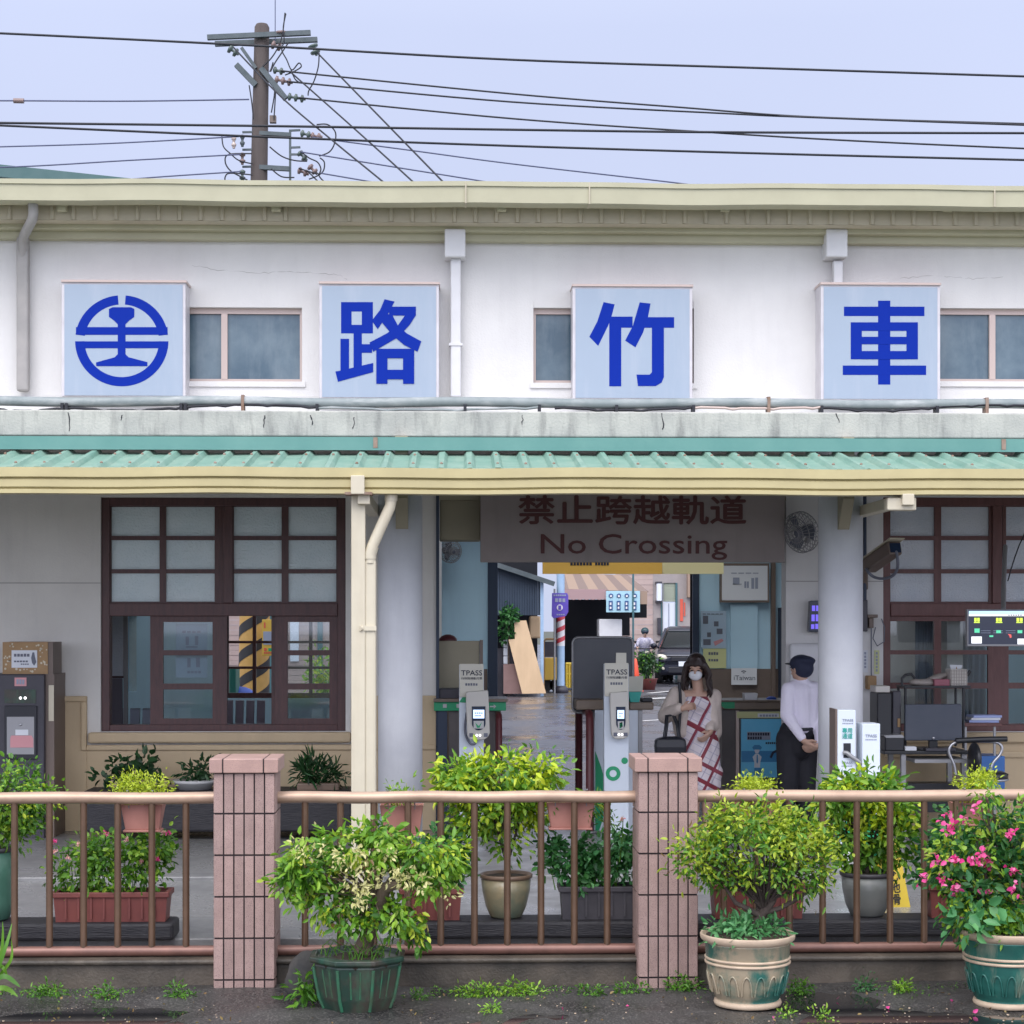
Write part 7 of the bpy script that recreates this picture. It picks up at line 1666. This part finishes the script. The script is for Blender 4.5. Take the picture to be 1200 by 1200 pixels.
def head(m, c, face, r=1.0):
    """skull, jaw, nose, ears around the head centre c, looking along face"""
    f=Vector(face).normalized(); up=Vector((0,0,1)); up=(up-f*up.dot(f)).normalized(); s=f.cross(up); M=Matrix((s,f,up)).transposed(); c=Vector(c)
    m.ell(c+up*.022*r-f*.008*r,(.074*r,.092*r,.088*r),24,18,M); m.ell(c+f*.022*r-up*.035*r,(.058*r,.068*r,.074*r),20,14,M); m.ell(c+f*.058*r-up*.082*r,(.028*r,.024*r,.022*r),14,10,M)
    m.cone(c+f*.085*r+up*.012*r,.008*r,c+f*.105*r-up*.022*r,.013*r,10); m.ell(c+f*.094*r-up*.058*r,(.024*r,.010*r,.008*r),12,8,M)
    for q in (-1,1): m.ell(c+s*q*.076*r-up*.012*r-f*.006*r,(.010*r,.020*r,.032*r),12,8,M); m.ell(c+s*q*.033*r+f*.083*r+up*.032*r,(.022*r,.010*r,.007*r),10,8,M)
    return M,s,f,up
def eyes(t,c,M,s,f,up):
    e=MB()
    for q in (-1,1): e.ell(c+s*q*.031+f*.082+up*.002,(.013,.008,.0045),12,8,M)
    e.build('eyes','bag_black',t)
# ---- the woman with the tote bag
Yw=16.9
def w(a,b,dy=0): return P(a,b,Yw+dy)
foot_z=.03
root=w(818,975); base=(root.x,Yw,foot_z)
hc=w(815.5,783,-.02); face=Vector((-.22,-1,-.28))
m=MB(); M,s,f,up=head(m,hc,face,.98)
neck=w(818.5,809,.03)
m.cone(hc-up*.06-f*.02,.05,neck,.052)
shR,shL=w(790,815,.02),w(837,816,.05)
hip=w(820,872,.03)
m.cone(neck,.05,w(817,818,.04),.07); m.cone(w(800,816,.03),.062,w(830,817,.04),.062); m.cone(w(802,828,.03),.09,w(808,856,.04),.085); m.cone(w(828,828,.04),.09,w(828,856,.04),.085); m.cone(w(815,852,.04),.10,w(818,870,.04),.125)
m.cone(w(810,872,.03),.11,w(829,872,.05),.11)
elR=w(780,839,.02); wrR=w(800,830,-.20); elL=w(836,845,.04); wrL=w(832,858,-.12)
m.cone(shR,.052,elR,.041); m.cone(elR,.040,wrR,.028); m.cone(shL,.052,elL,.040); m.cone(elL,.038,wrL,.027)
finger_hand(m,wrR,(1,-.3,.25),(0,-.3,1),(0,-1,-.3)); finger_hand(m,wrL,(-.6,-.4,-.6),(-.3,-.6,.6),(-.2,.4,-.5))
for (kx,dy) in ((813,.0),(828,.06)):
    m.cone(w(kx,875,.03+dy),.082,w(kx+1,925,.0+dy),.058); an=Vector((w(kx+1,968).x,Yw+.02+dy,.10)); m.cone(w(kx+1,925,.0+dy),.056,an,.036); m.cone(an-Vector((0,0,.03)),.036,an+Vector((-.02,-.15,-.06)),.022)
person=baked(m,'person','skin',None,voxel=.0065,smooth=3,loc=base); tag(person,'woman in a beige cardigan and burgundy-checked dress with a white mask and black tote bag','person','people in the hall')
eyes(person,hc,M,s,f,up)
# dress
m=MB(); m.cone(w(803,828,.03),.095,w(809,858,.04),.095); m.cone(w(828,828,.04),.093,w(829,858,.05),.093); m.cone(w(810,846,.03),.112,w(818,872,.04),.14); m.cone(w(826,846,.04),.108,w(820,872,.04),.135); m.cone(w(808,825,.0),.078,w(824,825,.01),.078)
m.cone(w(812,872,.02),.125,w(813,919,-.01),.105); m.cone(w(828,872,.05),.12,w(832,920,.05),.105); m.cone(w(820,872,.03),.135,w(823,920,.02),.12); m.cone(w(802,815,.03),.045,w(803,830,.0),.06); m.cone(w(829,815,.03),.045,w(828,830,.0),.06)
m.cone(w(800,905,.0),.06,w(836,905,.03),.09)
baked(m,'dress','dress_check',person,voxel=.011,smooth=5)
# cardigan: sleeves and open fronts
m=MB(); m.cone(shR+Vector((.02,0,.01)),.075,elR,.074); m.cone(elR,.074,wrR+Vector((-.03,.03,0)),.048); m.cone(shL,.07,elL,.060); m.cone(elL,.058,wrL+Vector((.0,.03,.03)),.042)
m.cone(w(793,817,.04),.075,w(800,856,.06),.085); m.cone(w(837,820,.06),.065,w(838,858,.08),.065); m.cone(w(800,816,.08),.08,w(833,818,.09),.075); m.cone(w(806,835,.10),.10,w(826,835,.11),.10); m.cone(w(806,856,.10),.11,w(830,858,.11),.09)
m.cone(w(838,858,.09),.05,w(837,880,.09),.03); m.cone(w(797,815,.0),.052,w(800,836,-.05),.055); m.cone(w(833,816,.01),.05,w(836,850,-.0),.055); m.cone(w(800,836,-.04),.055,w(800,858,.0),.06)
baked(m,'cardigan','cardigan',person,voxel=.009,smooth=4)
# hair: cap of hair, fringe and long locks over the shoulders
m=MB(); m.ell(hc+up*.040-f*.022,(.092,.104,.096),22,16,M); m.ell(hc-f*.05-up*.03,(.088,.07,.11),20,14,M)
for q,len_ in ((-1,1.0),(1,1.08)):
    for j in range(5):
        a0=hc+s*q*(.080-.004*j)+up*(.045-.01*j)+f*(.030-.026*j); a1=hc+s*q*(.096+.004*j)-up*.07+f*(.018-.026*j); a2=hc+s*q*(.094+.010*sin(j))-up*.17*len_+f*(.03-.022*j)+Vector((0,-.03,0)); a3=a2-Vector((0,.02,.085*len_))+s*q*(-.02+.012*j)
        wv=[a0]
        for u in range(1,9):
            v_=u/8.; z_=-.02-.275*v_*len_; wv.append(hc+s*q*(.084+.038*sin(v_*2.6)+.012*sin(v_*9+j*1.7)-.004*j)+up*(.045+z_)+f*(.028-.026*j)+Vector((.010*sin(v_*8+j),-.045*v_,-.01)))
        for u in range(8): m.cone(wv[u],.027-.0018*u,wv[u+1],.0255-.0022*u,10)
for j in range(7):
    u=-1+2*j/6.; m.cone(hc+up*.10+f*.030+s*u*.03,.024,hc+up*(.058-.030*u*u)+f*(.080-.030*abs(u))+s*(u*.078),.014,10)
baked(m,'hair','hair',person,voxel=.0065,smooth=2)
m=MB(); m.ell(hc+f*.055-up*.048,(.060,.058,.050),20,14,M); m.ell(hc+f*.088-up*.036,(.024,.030,.030),14,10,M)
baked(m,'mask','mask_white',person,voxel=.006,smooth=4)
m=MB()
for (kx,dy) in ((814,.0),(829,.06)): q=Vector((w(kx,968).x,Yw+.02+dy,.03)); m.cone(q+Vector((0,.03,.045)),.04,q+Vector((-.02,-.15,.03)),.030)
baked(m,'shoes','shoe',person,voxel=.01,smooth=2)
# the bag
bt=thing('tote_bag','black tote bag hanging from the woman\'s forearm beside the gate post','bag',tuple(w(785,887,-.18)))
Yb3=Yw-.24
bm_=MB(); 
for (py,xa,xb,hd) in ((863,779,797,.035),(866,768,803,.07),(875,767.5,803.5,.08),(886,768,803,.07)):
    A=P(xa,py,Yb3); B=P(xb,py,Yb3); bm_.v+=[(A.x,Yb3-hd,A.z),(B.x,Yb3-hd,B.z),(B.x,Yb3+hd,B.z),(A.x,Yb3+hd,A.z)]
for i in range(3):
    for k in range(4): a=i*4+k; b2=i*4+(k+1)%4; bm_.f.append((a,b2,b2+4,a+4)); bm_.sm.append(False)
bm_.f+= [(3,2,1,0),(12,13,14,15)]; bm_.sm+=[False,False]
bm_.build('body','bag_black',bt,bevel=.02)
for (xa,xb,top,dy) in ((778,795,838,-.03),(780,797,838,.05)):
    MB().tube([P(xa,864,Yb3+dy),P(xa+2,850,Yb3+dy),P((xa+xb)/2-6,top+1,Yb3+.1),P((xa+xb)/2+2,top,Yb3+.12),P(xb-2,850,Yb3+dy),P(xb,864,Yb3+dy)],.011,8).build('handle','bag_black',bt)
sb=MB().tube([w(796,800,-.06),w(797,812,-.085),w(797.5,830,-.13),w(796,850,-.2),w(795,866,-.24)],.014,8); sb.build('shoulder_strap','bag_black',bt)
# ---- the staff member, seen from behind
Ys2=16.55
def v(a,b,dy=0): return P(a,b,Ys2+dy)
root=v(934,985); base=(root.x,Ys2,.03)
hc=v(938,783,.02); face=Vector((-.62,.78,.04))
m=MB(); M,s,f,up=head(m,hc,face,.98)
neck=v(940,800,.02); m.cone(hc-up*.06-f*.015,.052,neck,.056)
shL,shR=v(924,808,-.02),v(957,809,.12)
m.cone(v(930,806,.02),.062,v(952,806,.08),.062); m.cone(v(932,815,.03),.10,v(933,845,.05),.095); m.cone(v(948,815,.06),.10,v(945,845,.06),.095); m.cone(v(929,858,.05),.105,v(943,858,.07),.105)
elL=v(922,838,-.06); wrL=v(942,868,-.16); elR=v(960,843,.05); wrR=v(960,874,-.12)
m.cone(shL,.052,elL,.042); m.cone(elL,.040,wrL,.028); m.cone(shR,.052,elR,.042); m.cone(elR,.040,wrR,.028)
finger_hand(m,wrL,(.75,-.05,-.66),(.4,-.5,.4),(.3,.6,-.5),1.1); finger_hand(m,wrR,(-.7,-.15,-.25),(.1,-.5,.7),(-.2,.6,-.4),1.1)
for (kx,fx,dy) in ((925,920,.02),(943,946,.08)):
    m.cone(v(kx,866,.05+dy),.088,v(kx,920,.02+dy),.06); an=Vector((v(fx,968).x,Ys2+.04+dy,.11)); m.cone(v(kx,920,.02+dy),.058,an,.04); m.cone(an-Vector((0,0,.03)),.04,an+Vector((-.13,.10,-.06)),.028)
person=baked(m,'person','skin',None,voxel=.0065,smooth=3,loc=base); tag(person,'station staff member in navy cap and pale shirt standing with hands clasped behind the back','person','people in the hall')
eyes(person,hc,M,s,f,up)
m=MB(); m.cone(v(929,806,.02),.068,v(953,807,.08),.068); m.cone(v(931,812,.03),.11,v(932,848,.05),.108); m.cone(v(948,812,.06),.11,v(946,848,.06),.105); m.cone(v(938,812,.0),.10,v(939,850,.02),.10); m.cone(v(930,853,.05),.10,v(946,853,.06),.10)
m.cone(shL,.066,elL,.060); m.cone(elL,.058,wrL+(elL-wrL)*.12,.040); m.cone(shR,.066,elR,.060); m.cone(elR,.058,wrR+(elR-wrR)*.12,.040); m.cone(elL,.06,v(928,846,-.08),.05)
m.cone(v(940,799,.02),.062,v(940,803,.02),.068)
baked(m,'shirt','shirt',person,voxel=.009,smooth=4)
m=MB(); m.cone(v(928,857,.05),.112,v(945,857,.07),.112); m.cone(v(929,856,.05),.105,v(944,856,.06),.105); m.cone(v(936,868,.03),.115,v(936,876,.03),.11)
for (kx,fx,dy) in ((924,918,.02),(944,947,.08)):
    m.cone(v(kx,866,.05+dy),.115,v(kx-.5,915,.02+dy),.098); m.cone(v(kx-.5,915,.02+dy),.098,Vector((v(fx,968).x,Ys2+.04+dy,.13)),.085)
baked(m,'trousers','trouser',person,voxel=.010,smooth=4)
MB().tube([v(918.5,853,.05),v(925,854.5,-.075),v(938,855,-.1),v(950,854.5,-.05),v(957,853,.06)],.014,8).build('belt','bag_black',person)
m=MB(); m.ell(hc+up*.042-f*.012,(.096,.114,.080),22,16,M); m.ell(hc+up*.000-f*.042,(.090,.084,.086),20,14,M); m.ell(hc+up*.070-f*.03,(.100,.116,.046),22,12,M)
baked(m,'cap','cap_navy',person,voxel=.008,smooth=3)
m=MB(); m.ell(hc+up*.032+f*.112,(.062,.05,.010),18,8,Matrix.Rotation(0,3,'X')@M); m.build('cap_brim','bag_black',person)
m=MB()
for (fx,dy) in ((920,.02),(946,.08)): q=Vector((v(fx,968).x,Ys2+.04+dy,.03)); m.cone(q+Vector((.03,-.02,.05)),.045,q+Vector((-.13,.10,.035)),.036)
baked(m,'shoes','shoe',person,voxel=.01,smooth=2)
# ---- the two riders far down the street
def rider(px,Y,label,jacket,helmet,slabel):
    c=P(px,790,Y); x0=c.x; z0=.012
    sc=thing('motor_scooter',slabel,'scooter',(x0,Y,z0),'scooters on the street')
    for y,r in ((-.55,.22),(.6,.22)):
        wq=MB().tube([(x0-.05,Y+y,z0+r),(x0+.05,Y+y,z0+r)],r,18).build('wheel','tyre',sc); MB().tube([(x0-.055,Y+y,z0+r),(x0+.055,Y+y,z0+r)],.12,14).build('rim','dull_steel',wq)
    mb=MB().cone((x0,Y-.42,z0+.45),.13,(x0,Y-.36,z0+.9),.10); mb.cone((x0,Y-.3,z0+.30),.12,(x0,Y+.2,z0+.30),.13); mb.cone((x0,Y+.2,z0+.5),.16,(x0,Y+.7,z0+.62),.12); baked(mb,'body','scooter_paint',sc,voxel=.02,smooth=3)
    MB().ell((x0,Y+.25,z0+.74),(.13,.38,.06),14,8).build('saddle','bag_black',sc)
    MB().tube([(x0-.32,Y-.28,z0+1.02),(x0,Y-.36,z0+1.0),(x0+.32,Y-.28,z0+1.02)],.02,8).build('handlebar','black_plastic',sc)
    MB().ell((x0,Y-.50,z0+.88),(.09,.05,.06),12,8).build('headlight','lamp_clear',sc)
    for s_ in (-1,1): MB().tube([(x0+s_*.25,Y-.3,z0+1.02),(x0+s_*.33,Y-.32,z0+1.2)],.012,6).ell((x0+s_*.34,Y-.33,z0+1.22),(.05,.015,.035),10,6).build('mirror','black_plastic',sc)
    hd=Vector((x0,Y+.05,z0+1.50)); mb=MB(); head(mb,hd,(0,-1,-.1)); mb.cone(hd-Vector((0,0,.08)),.05,(x0,Y+.1,z0+1.30),.06); mb.cone((x0-.12,Y+.1,z0+1.27),.08,(x0+.12,Y+.1,z0+1.27),.08); mb.cone((x0,Y+.12,z0+1.2),.15,(x0,Y+.2,z0+.88),.15)
    for s_ in (-1,1):
        mb.cone((x0+s_*.18,Y+.1,z0+1.25),.055,(x0+s_*.30,Y-.02,z0+1.03),.045); mb.cone((x0+s_*.30,Y-.02,z0+1.03),.043,(x0+s_*.28,Y-.24,z0+1.05),.032); finger_hand(mb,(x0+s_*.28,Y-.24,z0+1.05),(0,-1,0),(-s_,0,0),(0,0,-1))
        mb.cone((x0+s_*.10,Y+.2,z0+.84),.09,(x0+s_*.16,Y-.22,z0+.74),.065); mb.cone((x0+s_*.16,Y-.22,z0+.74),.06,(x0+s_*.13,Y-.12,z0+.36),.042); mb.cone((x0+s_*.13,Y-.12,z0+.37),.042,(x0+s_*.13,Y-.28,z0+.34),.035)
    pr=baked(mb,'person','skin',None,voxel=.012,smooth=2,loc=(x0,Y,z0+.3)); tag(pr,label,'person','scooter riders')
    mb=MB(); mb.cone((x0-.13,Y+.1,z0+1.26),.095,(x0+.13,Y+.1,z0+1.26),.095); mb.cone((x0,Y+.12,z0+1.2),.175,(x0,Y+.2,z0+.86),.17)
    for s_ in (-1,1): mb.cone((x0+s_*.18,Y+.1,z0+1.25),.075,(x0+s_*.30,Y-.02,z0+1.03),.063); mb.cone((x0+s_*.30,Y-.02,z0+1.03),.06,(x0+s_*.285,Y-.20,z0+1.045),.045)
    baked(mb,'jacket',jacket,pr,voxel=.016,smooth=3)
    mb=MB()
    for s_ in (-1,1): mb.cone((x0+s_*.10,Y+.2,z0+.84),.108,(x0+s_*.16,Y-.22,z0+.74),.082); mb.cone((x0+s_*.16,Y-.22,z0+.74),.078,(x0+s_*.13,Y-.12,z0+.42),.06)
    baked(mb,'trousers','trouser',pr,voxel=.016,smooth=3)
    mb=MB().ell(hd+Vector((0,.015,.05)),(.125,.145,.12),20,14); mb.build('helmet',helmet,pr); MB().ell(hd+Vector((0,-.08,.03)),(.09,.06,.035),14,8).build('visor','screen_dark',pr)
rider(756,58.5,'scooter rider in a striped shirt and dark helmet near the potted street shrub','shirt_stripe','helmet_dark','dark scooter ridden by the person in the striped shirt')
rider(784,59.0,'scooter rider in a pink jacket and violet helmet behind the dark car','jacket_pink','helmet_violet','dark scooter ridden by the person in the pink jacket')
lighting()
